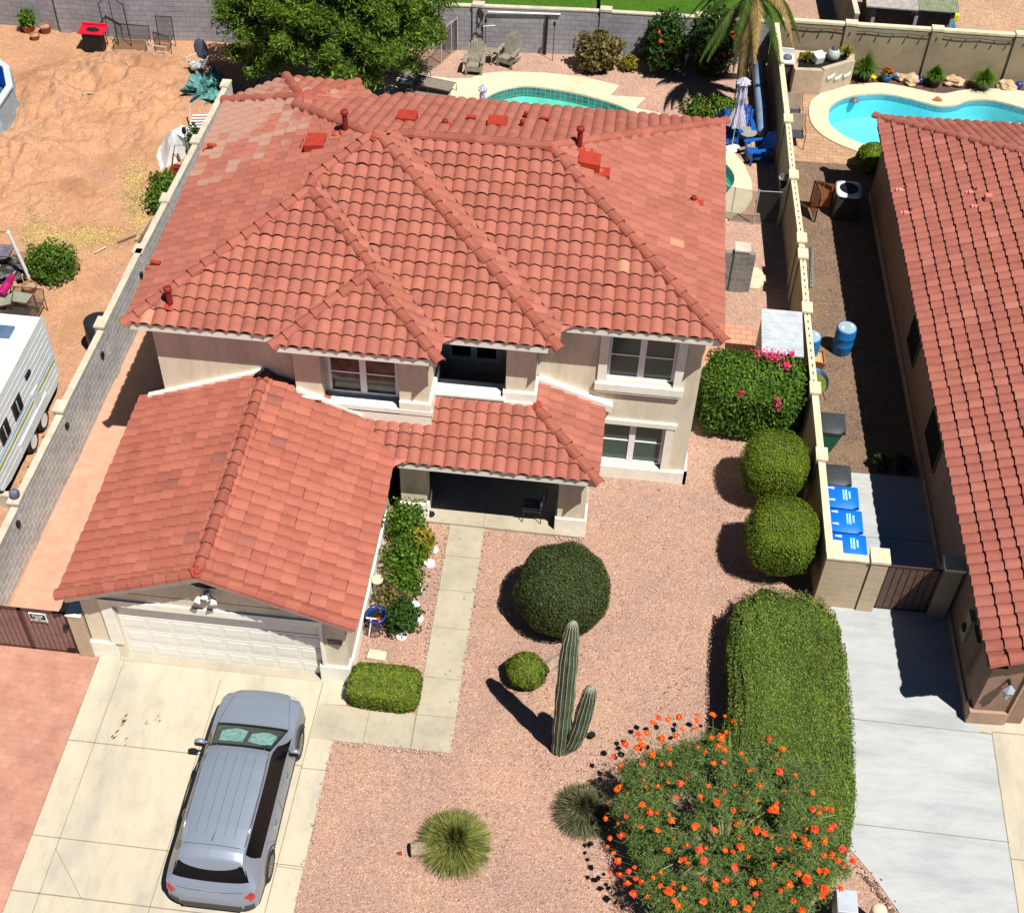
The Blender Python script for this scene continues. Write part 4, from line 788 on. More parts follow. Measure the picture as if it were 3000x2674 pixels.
q.add([(.04, .06, 2.56), (7, .06, 5.2), (7, .06, 5.42), (.04, .06, 2.78), (.04, .10, 2.56), (7, .10, 5.2), (7, .10, 5.42), (.04, .10, 2.78)], [(0, 1, 2, 3), (7, 6, 5, 4), (0, 4, 5, 1), (3, 2, 6, 7)]); q.build('fascia', MATS['fascia_brown'], nr)
q = MB(); wall_y(q, .36, .2, .33, 13.6, 0, 2.7, [(1.55, 6.8, -1, 2.35)]); q.box(.33, .56, 0, .53, 20.5, 2.6); q.box(.33, 20.4, 0, 13.6, 20.6, 2.6)
q.add([(.33, .36, 2.7), (6.99, .36, 2.7), (6.99, .36, 5.2), (.33, .36, 2.70)], [(0, 1, 2, 3)])
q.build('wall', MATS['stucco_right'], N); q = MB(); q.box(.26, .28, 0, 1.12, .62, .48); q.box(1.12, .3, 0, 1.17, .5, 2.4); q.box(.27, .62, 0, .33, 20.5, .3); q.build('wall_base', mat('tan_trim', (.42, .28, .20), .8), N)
q = MB(); q.box(1.55, .95, 0, 6.8, 1.0, 2.35); q.build('garage_door', MATS['fascia_brown'], N)
for ya, yb in ((7.3, 8.8), (11.3, 12.5)):
    q = MB(); q.box(.28, ya, .9, .33, yb, 2.1); o = q.build('window', MATS['fascia_brown'], N); q = MB(); q.box(.27, ya + .06, .96, .28, yb - .06, 2.04); q.build('pane', MATS['glass'], o)
q = MB(); q.box(.2, 1.9, .9, .33, 2.25, 1.75); mb_ = q.build('meter_box', MATS['tan_wall'], N); q = MB(); q.tube([(.16, 2.07, 1.3), (.2, 2.07, 1.3)], .12, 12); q.build('meter_dial', MATS['glass'], mb_)
q = MB(); q.box(.18, 1.2, .7, .33, 1.7, 1.9); q.build('service_panel', MATS['fascia_brown'], N); q = MB(); q.tube([(.27, 1.45, 1.9), (.27, 1.45, 2.5)], .03, 8); q.build('conduit', MATS['fascia_brown'], N)
q = MB(); q.box(.75, .22, 1.72, .8, .36, 1.8); ln = q.build('wall_lantern', MATS['black'], N); q = MB(); q.lathe((.775, .16, 1.35), [(.07, 0), (.10, .28), (.14, .30), (.03, .44)], 6); q.build('lantern_body', mat('lantern_glass', (.35, .40, .45), .25, .1), ln)
mat('pink_flash', (.75, .25, .22), .6)
def nroof(px, py):
    z = 3.4
    for _ in range(14):
        p = P(px, py, z); l = Vector((p.x - 9.05, p.y - 17.63)); lx = l.x * math.cos(NR) + l.y * math.sin(NR); z = Zn + .38 * lx + .06
    l = Vector((p.x - 9.05, p.y - 17.63)); return Vector((l.x * math.cos(NR) + l.y * math.sin(NR), -l.x * math.sin(NR) + l.y * math.cos(NR), z))
for px, py, k in ((2645, 556, 0), (2660, 622, 0), (2850, 562, 0), (2868, 605, 0), (2893, 585, 1)):
    p = nroof(px, py); q = MB()
    q.box(p.x - .12, p.y - .07, p.z - .06, p.x + .06, p.y + .06, p.z + .015)
    q.box(p.x - .2, p.y - .03, p.z - .09, p.x - .1, p.y + .1, p.z - .02)
    o = q.build('pipe_flashing', MATS['pink_flash'], nr)
    if py not in (605,):
        s = MB()
        if k: s.box(p.x - .1, p.y - .1, p.z, p.x + .1, p.y + .1, p.z + .16)
        else: s.tube([(p.x + .08, p.y, p.z - .05), (p.x + .1, p.y, p.z + .2)], .03, 8)
        s.build('vent_pipe', MATS['vent_pink'], o)
# ================================================================ planting
random.seed(11)
leafmat('leaf_dome', (.028, .045, .014), (.052, .078, .022), (.09, .12, .034), .15, 2.5, .2)
leafmat('leaf_top', (.08, .13, .008), (.13, .20, .012), (.19, .26, .02), .2, 2.5)
leafmat('leaf_box', (.07, .12, .01), (.12, .18, .018), (.20, .23, .03), .2, 3)
leafmat('leaf_hedge', (.055, .10, .018), (.115, .185, .03), (.20, .28, .045), .2, .9, .45)
leafmat('leaf_boug', (.03, .075, .008), (.07, .15, .014), (.13, .23, .028), .2, 1.5)
leafmat('leaf_tree', (.03, .07, .008), (.08, .155, .014), (.18, .28, .03), .25, .8)
leafmat('leaf_rose', (.03, .09, .008), (.07, .16, .012), (.16, .26, .03), .25, 2.5)
leafmat('leaf_yellow', (.12, .13, .01), (.22, .21, .02), (.34, .27, .03), .2, 3)
leafmat('leaf_feather', (.07, .125, .035), (.125, .20, .055), (.21, .30, .085), .3, 1.2, .15)
leafmat('leaf_tuft', (.09, .115, .025), (.17, .20, .045), (.32, .33, .09), .2, 4)
leafmat('leaf_tuft_grey', (.05, .06, .03), (.11, .12, .055), (.24, .23, .12), .2, 4)
leafmat('leaf_palm', (.025, .06, .01), (.055, .11, .016), (.11, .16, .03), .25, 1)
leafmat('leaf_dead', (.20, .13, .045), (.34, .23, .08), (.48, .35, .14), .2, 1)
leafmat('leaf_straw', (.50, .34, .14), (.58, .42, .17), (.64, .49, .22), .1, 1); leafmat('leaf_brown', (.06, .06, .015), (.15, .13, .04), (.28, .22, .09), .2, 2)
leafmat('leaf_dark', (.012, .04, .008), (.03, .075, .012), (.06, .12, .02), .2, 2)
mat('loose_stone', (.50, .34, .28), .9, .2, 9, island=.35); mat('leaf_core', (.018, .034, .008), .9, .3, 6, .8, 30); mat('leaf_core_light', (.05, .085, .010), .9, .3, 6, .8, 30); mat('bark', (.13, .09, .06), .9, .3, 6, .8, 25); mat('bark_palm', (.36, .30, .24), .9, .3, 6, .8, 25)
leafmat('petal', (.80, .035, .005), (.88, .07, .006), (.92, .16, .01), .15, 5); leafmat('petal_red', (.65, .02, .02), (.80, .04, .02), (.85, .08, .04), .15, 5); leafmat('petal_pink', (.60, .01, .10), (.75, .02, .15), (.80, .08, .22), .2, 5)
mat('petal_core', (.85, .42, .02), .6)
def sup(d, e): return Vector(tuple(math.copysign(abs(x) ** e, x) for x in d))
def core(mb, c, r, n=22, m=14, e=1.0, amp=.05, seed=0, k=.93, z0=.0, fr=2.0):
    b = len(mb.v)
    for i in range(m + 1):
        th = math.pi * i / m
        for j in range(n):
            ph = 6.28318 * j / n; d = Vector((math.sin(th) * math.cos(ph), math.sin(th) * math.sin(ph), math.cos(th))); q = k * (1 + amp * 2 * noise.noise(d * fr + Vector((seed, seed * .7, 0)))); s_ = sup(d, e)
            mb.v.append((c[0] + s_.x * r[0] * q, c[1] + s_.y * r[1] * q, max(z0, c[2] + s_.z * r[2] * q)))
    for i in range(m):
        for j in range(n): mb.f.append((b + i * n + j, b + (i + 1) * n + j, b + (i + 1) * n + (j + 1) % n, b + i * n + (j + 1) % n))
def bush(name, label, cat, base, r, h, n, size, lm, cm='leaf_core', e=1.0, amp=.05, lo=.95, hi=1.02, jit=.6, group=None, cz=None, trunk=.03, stem=True, asp=1.6, seed=None, zmin=.05, fr=2.0):
    """clipped or loose shrub: stem, core of twigs and a skin of leaves"""
    seed = random.uniform(0, 50) if seed is None else seed
    t = wthing(name, label, cat, (base[0], base[1], 0), group); rz = h / 2 if cz is None else h - cz; c = (base[0], base[1], h - rz)
    q = MB(); ell_leaves(q, c, (r[0], r[1], rz), n, size, lo, hi, zmin, jit, asp, amp, fr, seed, e); q.build('foliage', MATS[lm], t)
    q = MB(); core(q, c, (r[0], r[1], rz), 22 if fr < 3 else 60, 14 if fr < 3 else 30, e=e, amp=amp, seed=seed, k=min(.96, lo + .0), z0=zmin, fr=fr); q.build('twig_core', MATS[cm], t, True)
    if stem:
        q = MB(); q.tube([(base[0], base[1], -.05), (base[0] + .02, base[1], h * .5)], [trunk * 1.5, trunk], 8); q.build('stem', MATS['bark'], t)
    return t
bush('clipped_shrub', 'large dark green ball shaped shrub in the middle of the front gravel', 'shrub', (-.29, 19.83), (1.14, 1.14), 2.12, 28000, .033, 'leaf_dome', cz=1.0, group='clipped ball shrubs')
bush('clipped_shrub', 'bright green ball shrub beside the wall, the one nearer the bougainvillea', 'shrub', (4.85, 24.35), (.85, .82), 2.0, 15000, .033, 'leaf_top', 'leaf_core_light', cz=1.22, e=.68, group='clipped ball shrubs', amp=.07)
bush('clipped_shrub', 'bright green ball shrub beside the wall, the one nearer the long hedge', 'shrub', (4.95, 21.98), (.88, .86), 2.02, 15500, .033, 'leaf_top', 'leaf_core_light', cz=1.22, e=.68, group='clipped ball shrubs', amp=.07)
bush('clipped_shrub', 'small yellow green ball shrub between the cactus and the walkway', 'shrub', (-.94, 17.81), (.46, .45), .82, 3200, .045, 'leaf_box', 'leaf_core_light', cz=.4, group='clipped ball shrubs', amp=.1)
bush('box_hedge', 'short square clipped hedge between the garage corner and the walkway', 'hedge', (-4.14, 17.0), (.84, .50), .66, 9000, .045, 'leaf_box', 'leaf_core_light', e=.42, cz=.33, amp=.03)
bush('long_hedge', 'long broad clipped green hedge beside the neighbouring grey driveway', 'hedge', (5.05, 16.95), (1.38, 3.62), 1.32, 105000, .036, 'leaf_hedge', 'leaf_core_light', e=.56, cz=.68, amp=.045, jit=.8, lo=.95, hi=1.012, fr=7.0)
bg_ = bush('bougainvillea', 'squarish bougainvillea hedge with magenta flowers at the corner of the house', 'hedge', (4.33, 27.15), (1.38, .92), 2.0, 21000, .065, 'leaf_boug', e=.5, cz=1.0, amp=.07, lo=.9, hi=1.05, jit=.9)
q = MB()
for k in range(330):
    cx, cyy, rr = random.choice(((4.9, 27.6, .30), (4.75, 27.65, .2), (5.1, 27.3, .14), (4.45, 27.75, .3), (5.25, 27.8, .12), (3.9, 26.35, .08), (4.9, 26.2, .08))); p = Vector((cx + random.gauss(0, rr * .5), cyy + random.gauss(0, rr * .45), 2.03 + random.uniform(-.05, .09) if cyy > 27 else random.uniform(1.5, 1.9)))
    leaf(q, p, Vector((0, -.3, 1)), .06, 1.3, .8)
q.build('flowers', MATS['petal_pink'], bg_, kind='stuff')
def tuft(label, x, y, r, h, lm, n):
    t = wthing('grass_tuft', label, 'ornamental grass', (x, y, 0), 'spiky grass tufts'); q = MB(); spiky(q, (x, y, 0), r, n, .022, h); q.build('blades', MATS[lm], t); q = MB(); core(q, (x, y, h * .2), (r * .62, r * .62, h * .38), amp=.1); q.build('thatch', MATS['leaf_core'], t, True)
tuft('round spiky green grass tuft beside a cut log in the front gravel', -2.0, 13.40, .76, .95, 'leaf_tuft', 4300)
tuft('round spiky grey green tuft half under the orange flowering bush', .68, 14.5, .64, .85, 'leaf_tuft_grey', 3400)
# --- orange flowering bush (feathery leaves, flower heads on stalks)
BP = wthing('flowering_bush', 'big feathery bush covered in orange red flowers beside the long hedge', 'bush', (3.65, 13.9, 0))
def bop_r(d): return 1 + .22 * noise.noise(d * 1.7 + Vector((3, 1, 0))) * 1.6
BR, BC = Vector((2.42, 2.35, 1.2)), Vector((3.72, 13.8, .9)); q = MB()
clumps = []
for k in range(430):
    d = rv(); d.z = abs(d.z) * .95 - .12; d.normalize(); rr = bop_r(d) * random.uniform(.72, 1.0); clumps.append((Vector((BC.x + d.x * BR.x * rr, BC.y + d.y * BR.y * rr, max(.15, BC.z + d.z * BR.z * rr))), random.uniform(.16, .34)))
for c, r in clumps:
    for k in range(260):
        d = rv(); p = c + d * r * random.uniform(.1, 1.15); p.z = max(p.z, .03); leaf(q, p, Vector((d.x * .3, d.y * .3, 1)), .020, 5.0, .8)
q.build('foliage', MATS['leaf_feather'], BP)
q = MB()
for k in range(60):
    a = random.uniform(0, 6.283); e = random.uniform(.4, 1); p1 = BC + Vector((math.cos(a) * BR.x * e, math.sin(a) * BR.y * e, BR.z * random.uniform(.1, .9) * (1.2 - e * .6))); q.tube([(BC.x, BC.y, 0), (BC + (p1 - BC) * .5 + Vector((0, 0, .15))), p1], [.03, .018, .008], 5)
q.build('branches', mat('twig_pale', (.30, .28, .16), .8), BP)
fl = MB(); 
def flower_mesh(mb, p, r):
    for k in range(9):
        a = 6.283 * k / 9 + random.uniform(-.2, .2); d = Vector((math.cos(a), math.sin(a), random.uniform(.1, .7))).normalized(); c = p + d * r * .6; leaf(mb, c, Vector((d.x * .3, d.y * .3, 1)), r * 1.0, 1.5, .35)
    for k in range(5): leaf(mb, p + rv() * r * .3 + Vector((0, 0, .03)), Vector((0, 0, 1)), r * .6, 1.2, .6)
protos = []
for v_ in range(3):
    m_ = MB(); flower_mesh(m_, Vector((0, 0, 0)), .066); me = bpy.data.meshes.new('flower_head'); me.from_pydata(m_.v, [], m_.f); me.materials.append(MATS['petal'] if v_ < 2 else MATS['petal_red']); 
    c_ = MB(); c_.blob((0, 0, .02), (.028, .028, .02), 6, 4, 0); nb_ = len(m_.v); me2 = bpy.data.meshes.new('flower_head'); me2.from_pydata(m_.v + c_.v, [], m_.f + [tuple(i + nb_ for i in f) for f in c_.f]); me2.materials.append(MATS['petal'] if v_ < 2 else MATS['petal_red']); me2.materials.append(MATS['petal_core'])
    me2.polygons.foreach_set('material_index', [0] * len(m_.f) + [1] * len(c_.f)); protos.append(me2)
FP = [(1912, 2115), (1929, 2101), (1958, 2108), (1990, 2100), (2045, 2093), (2041, 2109), (2089, 2093), (2124, 2097), (2153, 2113), (2205, 2092), (2187, 2115), (1893, 2147), (1875, 2165), (1831, 2180), (1865, 2190), (1883, 2183), (1795, 2216), (1819, 2239), (1820, 2257), (1837, 2280), (1881, 2239), (1911, 2209), (1939, 2163), (1981, 2155), (2035, 2133), (1998, 2136), (2084, 2161), (2112, 2159), (2127, 2144), (2172, 2206), (2104, 2186), (2123, 2196), (2090, 2235), (2121, 2233), (1963, 2236), (1807, 2312), (1816, 2303), (1781, 2354), (1824, 2358), (1775, 2396), (1834, 2391), (1882, 2356), (1905, 2381), (1927, 2303), (1994, 2294), (2074, 2302), (1980, 2334), (2053, 2332), (1787, 2454), (1820, 2447), (1925, 2431), (1967, 2404), (2035, 2420), (2094, 2430), (2162, 2414), (1779, 2480), (1797, 2498), (1810, 2521), (1786, 2555), (1815, 2562), (1842, 2551), (1838, 2587), (1914, 2569), (1935, 2555), (1956, 2489), (2013, 2476), (2049, 2488), (2124, 2489), (2013, 2527), (2062, 2521), (2152, 2540), (1855, 2618), (1896, 2626), (1880, 2582), (2003, 2600), (2096, 2591), (2127, 2577), (2204, 2583), (1974, 2637), (1986, 2652), (2148, 2641), (2215, 2618), (2254, 2164), (2293, 2194), (2284, 2260), (2329, 2270), (2381, 2320), (2381, 2370), (2400, 2382), (2422, 2367), (2433, 2426), (2445, 2416), (2322, 2446), (2366, 2476), (2414, 2464), (2468, 2486), (2415, 2505), (2265, 2532), (2341, 2558), (2311, 2593), (2400, 2550), (2418, 2551), (2364, 2575), (2499, 2522), (2416, 2605), (2462, 2602), (2325, 2638), (2408, 2624), (2350, 2667), (2258, 2374), (2270, 2370), (2280, 2487), (2388, 2430), (2455, 2521), (1870, 2150), (2217, 2430), (2225, 2300), (1960, 2610), (2060, 2640), (2190, 2660), (2100, 2350), (2170, 2480), (2240, 2440)]
def bop_top(x, y):
    q_ = 1 - ((x - BC.x) / (BR.x * 1.08)) ** 2 - ((y - BC.y) / (BR.y * 1.08)) ** 2; return BC.z + BR.z * 1.02 * math.sqrt(max(.01, q_)) + .06
stalks = MB(); rest = MB(); nf = 0
for i, (px, py) in enumerate(FP):
    z = 1.6
    for _ in range(10): p = P(px, py, z); z = .5 * z + .5 * max(1.0, bop_top(p.x, p.y))
    p = P(px, py, z); s_ = random.uniform(.75, 1.35)
    stalks.tube([p + Vector(((BC.x - p.x) * .10, (BC.y - p.y) * .10, -.25)), p], .005, 4)
    if nf < 100:
        o = bpy.data.objects.new('flower_head', random.choice(protos)); col_.objects.link(o); o.parent = BP; o.matrix_parent_inverse = Matrix.Translation(-BP.location); o.location = p; o.rotation_euler = (random.uniform(-.5, .5), random.uniform(-.5, .5), random.uniform(0, 6)); o.scale = (s_, s_, s_); nf += 1
    else: flower_mesh(rest, p, .075 * s_)
for k in range(110):
    px, py = random.choice(FP); px += random.gauss(0, 60); py += random.gauss(0, 60); z = 1.6
    for _ in range(10): p = P(px, py, z); z = .5 * z + .5 * (bop_top(p.x, p.y) - .12)
    if ((p.x - BC.x) / BR.x) ** 2 + ((p.y - BC.y) / BR.y) ** 2 < .95: flower_mesh(rest, P(px, py, z), random.uniform(.03, .055))
rest.build('flower_heads', MATS['petal'], BP, kind='stuff'); stalks.build('flower_stalks', MATS['leaf_feather'], BP)
# --- column cactus
CA = wthing('cactus', 'tall ribbed column cactus with one shorter arm in the front gravel', 'cactus', (0.02, 16.05, 0))
m, t, b = new_mat('cactus_green'); v = coords(t); t.links.new(mix(t, ramp(t, noise_n(t, v, 4, 5), [(.3, (.035, .075, .045)), (.7, (.09, .15, .085))]), (.20, .15, .08), ramp(t, noise_n(t, v, 7, 6, .7), [(.56, (0, 0, 0)), (.72, (.8, .8, .8))])), b.inputs['Base Color']); b.inputs['Roughness'].default_value = .6; MATS['cactus_green'] = m
mat('cactus_spine', (.62, .58, .42), .8, .2, 30)
def ribbed(name, pts, rs, par):
    pts = catmull(pts, 6, False); rs_ = catmull([(r, 0) for r in rs], 6, False); q = MB(); sp = MB(); NR_ = 13; n = NR_ * 4; b0 = None
    for i, p in enumerate(pts):
        p = Vector(p); d = (Vector(pts[min(i + 1, len(pts) - 1)]) - Vector(pts[max(i - 1, 0)])).normalized(); u = (Vector((1, 0, 0)) - d * d.x).normalized(); v_ = d.cross(u); r = rs_[i][0] * (1 + .05 * math.sin(i * 1.3))
        for k in range(n):
            a = 6.28318 * k / n; rr = r * (1 - .17 * abs(math.sin(a * NR_ / 2)) ** .7) * (1 + .09 * noise.noise(Vector((a * 1.5, p.z * 3.2, pts[0][0] * 9)))); q.v.append(tuple(p + (u * math.cos(a) + v_ * math.sin(a)) * rr))
    for i in range(len(pts) - 1):
        for k in range(n): q.f.append((i * n + k, i * n + (k + 1) % n, (i + 1) * n + (k + 1) % n, (i + 1) * n + k))
    q.f.append(tuple((len(pts) - 1) * n + k for k in range(n))); o = q.build(name, MATS['cactus_green'], par, True)
    for j in range(NR_):      # woolly spine line on each rib crest
        a = 6.28318 * j / NR_; line = []
        for i, p in enumerate(pts): line.append(Vector(q.v[i * n + j * 4]) )
        cc = [Vector(p) for p in pts]
        sp.tube([l + (l - c).normalized() * .002 + Vector((random.uniform(-.005, .005), random.uniform(-.005, .005), 0)) for l, c in zip(line, cc)], .006, 4)
    sp.build('spines', MATS['cactus_spine'], o)
ribbed('trunk', [(0.02, 16.05, -.05), (.02, 16.05, 1.0), (.02, 16.06, 2.5), (.02, 16.06, 4.0), (.03, 16.06, 4.72), (.03, 16.06, 4.93)], [.17, .20, .205, .18, .12, .02], CA)
ribbed('arm', [(.10, 16.0, .05), (.30, 15.98, .5), (.42, 15.98, 1.2), (.50, 16.0, 2.1), (.54, 16.0, 2.62), (.54, 16.0, 2.76)], [.10, .17, .185, .175, .13, .02], CA)
# --- rose bushes along the garage wall
for i, (x, y, r, h, lm, lb) in enumerate(((-4.42, 21.75, .52, 1.15, 'leaf_rose', 'leafy green rose bush next to the left porch column'), (-3.95, 21.25, .33, .8, 'leaf_yellow', 'small yellow green bush beside the walkway below the porch column'), (-4.25, 20.75, .48, 1.0, 'leaf_rose', 'bright green rose bush halfway along the white garage wall'), (-4.15, 20.0, .46, .95, 'leaf_rose', 'yellowish rose bush next to the pair of white step discs'), (-4.35, 19.4, .42, .75, 'leaf_brown', 'brownish rose bush behind the blue pot'), (-4.05, 18.95, .42, .85, 'leaf_dark', 'dark green rose bush at the front end of the row by the blue pot'))):
    bush('rose_bush', lb, 'bush', (x, y), (r, r), h, 1500, .075, lm, amp=.25, lo=.45, hi=1.12, jit=1.2, group='rose bushes along the garage', cz=h * .55, asp=1.4)
# --- back garden shrubs
bush('shrub', 'brownish olive shrub against the blue grey back wall', 'shrub', (-1.05, 44.7), (.80, .6), 1.5, 3600, .10, 'leaf_brown', amp=.2, lo=.6, hi=1.1, jit=1.1, cz=.75)
bush('shrub', 'tiny yellow green plant beside a white rock at the back wall', 'shrub', (.12, 44.85), (.34, .3), .55, 900, .07, 'leaf_yellow', amp=.2, lo=.5, hi=1.1, jit=1.1, cz=.3)
for x, y, rx, h, n, lb in ((1.35, 45.0, .74, 2.25, 3600, 'hibiscus with a few red flowers, the left one at the back wall'), (3.15, 45.0, .80, 2.6, 4200, 'hibiscus with many red flowers beside the palm tree')):
    t = bush('hibiscus', lb, 'shrub', (x, y), (rx, .8), h, n, .10, 'leaf_dark', amp=.18, lo=.6, hi=1.1, jit=1.1, cz=h * .5, group='hibiscus bushes')
    for k in range(7 if x < 2 else 17):
        a = random.uniform(-1.2, 1.2); e = random.uniform(-.5, .8); d = Vector((math.sin(a) * math.cos(e), -math.cos(a) * math.cos(e), math.sin(e))); p = Vector((x + d.x * rx, y + d.y * .8, h / 2 + d.z * h / 2)); q = MB()
        for j in range(5): leaf(q, p + rv() * .035, d, .10, 1.2, .5)
        q.build('flower', MATS['petal_red'], t)
bush('lantana', 'low lantana bush with orange yellow flowers below the palm trunk', 'shrub', (3.3, 42.2), (1.05, .7), .62, 3200, .08, 'leaf_boug', amp=.2, lo=.6, hi=1.08, jit=1.0, cz=.3)
q = MB()
for k in range(160): 
    d = rv(); d.z = abs(d.z); leaf(q, Vector((3.25 + d.x * .8, 42.15 + d.y * .55, .32 + d.z * .36)), d, .07, 1.2, .6)
q.build('lantana_flowers', MATS['leaf_yellow'], bpy.data.objects['lantana'], kind='stuff')
bush('shrub', 'ball shrub half hidden behind the red roof of the neighbouring house', 'shrub', (8.62, 39.75), (.55, .55), 1.0, 3000, .06, 'leaf_top', 'leaf_core_light', cz=.5)
bush('shrub', 'rounded wild green bush in the dirt lot behind the travel trailer', 'shrub', (-16.7, 30.5), (.68, .62), 1.1, 4200, .07, 'leaf_boug', amp=.22, lo=.6, hi=1.15, jit=1.1, cz=.5)
bush('shrub', 'loose green bush on the dirt side of the grey wall', 'shrub', (-14.35, 34.6), (.55, .85), .95, 2600, .08, 'leaf_boug', amp=.25, lo=.5, hi=1.15, jit=1.2, cz=.45)
bush('shrub', 'spiky green plant standing up in front of the white tarp', 'shrub', (-14.1, 37.3), (.28, .35), 1.1, 900, .08, 'leaf_dark', amp=.3, lo=.3, hi=1.15, jit=1.2, cz=.55)
# --- trees
def tree(name, label, base, crown, r, nclump, nleaf, size, lm, cr=(.5, .9), trunk=.16, droop=0.0, limbs=8, seed=1, asp=2.4, shell=.6, cat='tree'):
    random.seed(seed); t = wthing(name, label, cat, (base[0], base[1], 0)); q = MB(); c0 = Vector(crown); tw = MB(); lims = []
    q.tube([(base[0], base[1], -.1), (base[0] + .1, base[1], c0.z * .35), (c0.x * .3 + base[0] * .7, c0.y * .3 + base[1] * .7, c0.z * .6)], [trunk * 1.3, trunk, trunk * .7], 10)
    top = Vector((c0.x * .3 + base[0] * .7, c0.y * .3 + base[1] * .7, c0.z * .6)); L = MB()
    for k in range(nclump):
        d = rv()
        if d.z < -.55: d.z *= -.5
        rr = random.uniform(shell, 1) * (1 + .3 * noise.noise(d * 1.8 + Vector((seed, 0, 0)))); c = Vector((c0.x + d.x * r[0] * rr, c0.y + d.y * r[1] * rr, c0.z + d.z * r[2] * rr)); cs = random.uniform(*cr)
        if k % max(1, nclump // (limbs * 3)) == 0: tw.tube([top, top + (c - top) * .5 + Vector((0, 0, .2)), c], [trunk * .45, trunk * .25, .02], 6)
        for j in range(nleaf):
            e = rv(); p = c + Vector((e.x * cs, e.y * cs, e.z * cs * .62)) * random.uniform(.25, 1.0); p.z -= droop * random.random() * cs
            if p.z < .1: continue
            leaf(L, p, Vector((e.x * .5, e.y * .5, .7)), size * random.uniform(.7, 1.3), asp, .9)
    q.build('trunk', MATS['bark'], t, True); tw.build('limbs', MATS['bark'], t, True); L.build('crown', MATS[lm], t); return t
tree('shade_tree', 'big feathery green tree behind the rear left corner of the house', (-9.9, 40.8), (-10.2, 41.3, 3.3), (3.9, 3.0, 2.7), 340, 440, .062, 'leaf_tree', (.35, .75), .22, .55, seed=5, asp=3.2, shell=.3)
tree('lime_tree', 'light green citrus tree leaning over the back wall from the lawn', (-1.3, 47.1), (-1.1, 46.9, 2.4), (1.3, 1.0, 1.0), 36, 170, .10, 'leaf_rose', (.3, .5), .09, seed=8)
# palm
random.seed(21); PM = wthing('palm_tree', 'palm tree with a pale curved trunk and drooping golden and green fronds', 'tree', (4.2, 42.9, 0)); q = MB()
tp = [(4.20, 43.05, -.05), (4.12, 43.05, 1.2), (4.06, 43.0, 2.4), (4.04, 42.95, 3.4), (4.05, 42.95, 4.1)]; q.tube(catmull(tp, 4, False), [.20 - .003 * k for k in range(17)], 14); q.build('trunk', MATS['bark_palm'], PM, True)
q = MB(); q.tube([(4.04, 42.95, 3.4), (4.05, 42.95, 3.9), (4.05, 42.95, 4.35)], [.2, .28, .16], 12); q.build('boot', MATS['leaf_dead'], PM, True)
for k in range(26):
    a = 6.283 * k / 26 * 1.618 * 2 + random.uniform(-.2, .2); old = k % 3 == 0; Lf = random.uniform(1.7, 2.3); up = random.uniform(.1, 1.2) if not old else random.uniform(-.4, .1); o_ = Vector((4.05, 42.95, 4.3)); d = Vector((math.cos(a), math.sin(a), 0)); q = MB(); spn = []
    for j in range(13):
        t_ = j / 12; spn.append(o_ + d * Lf * (t_ if not old else t_ ** .5 * .20) + Vector((0, 0, up * math.sin(t_ * 2.2) * .9 - (3.0 if old else 1.9) * t_ * t_)))
    q.tube(spn, [.022 * (1 - .8 * j / 12) for j in range(13)], 5)
    sd = Vector((-d.y, d.x, 0))
    for j in range(2, 110):
        t_ = j / 110 * 12; i_ = min(11, int(t_)); p = spn[i_].lerp(spn[i_ + 1], t_ - i_); ll = .35 * math.sin(math.pi * min(1, .12 + .88 * j / 110)) + .08; td = (spn[i_ + 1] - spn[i_]).normalized()
        for s_ in (-1, 1):
            e = (sd * s_ * .8 + td * .6 + Vector((0, 0, -.55 - random.uniform(0, .4)))).normalized() * ll; w_ = td * .022; b0 = len(q.v); q.v.extend([tuple(p - w_), tuple(p + w_), tuple(p + e * .6 + w_ * .7), tuple(p + e), ]); q.f.append((b0, b0 + 1, b0 + 2, b0 + 3))
    q.build('frond', MATS['leaf_dead' if old or k % 7 == 0 else 'leaf_palm'], PM)

# dry yellow grass patches in the dirt lot
q = MB(); random.seed(5)
for cx, cyy, rx, ry, n in ((400, 560, 45, 90, 1500), (415, 640, 35, 60, 700), (200, 705, 110, 35, 1500), (110, 690, 60, 60, 900), (300, 690, 80, 30, 500)):
    for k in range(n):
        a = P(cx + random.gauss(0, rx * .5), cyy + random.gauss(0, ry * .5), 0)
        if a.x > -13.75: continue
        a.z = dirt_h(a.x, a.y) + .015; leaf(q, a, Vector((0, 0, 1)), .030, 4.5, .45)
tag(q.build('dry_grass', MATS['leaf_straw']), 'thin patches of dry yellow grass on the dirt beside the grey wall', 'grass', None, 'stuff')

# fallen leaves, petals and loose stones
random.seed(77)
q = MB()
for cx, cyy, r, n in ((-.3, 19.8, 1.6, 90), (4.9, 24.2, 1.4, 70), (5.0, 22.0, 1.4, 70), (3.7, 13.8, 3.1, 260), (-4.2, 20.2, 1.4, 200), (-1, 17.8, .8, 50), (-4.1, 16.9, 1.2, 110), (4.2, 27, 2.0, 200), (3.2, 17.5, 1.2, 150), (0.2, 16, 1.0, 50), (-2, 13.4, 1.2, 70)):
    for k in range(n):
        a = random.uniform(0, 6.283); e = r * random.uniform(.5, 1.15); x, y = cx + math.cos(a) * e, cyy + math.sin(a) * e * 1.0
        if -3.45 < x < -2.38 or (x < -2.4 and y < 16.65) or x < -4.9 or x > 6.4: continue
        leaf(q, Vector((x, y, .045)), Vector((0, 0, 1)), .028, 1.7, .2)
tag(q.build('fallen_leaves', MATS['leaf_brown']), 'dry fallen leaves scattered on the gravel around the shrubs', 'leaves', None, 'stuff')
q = MB()
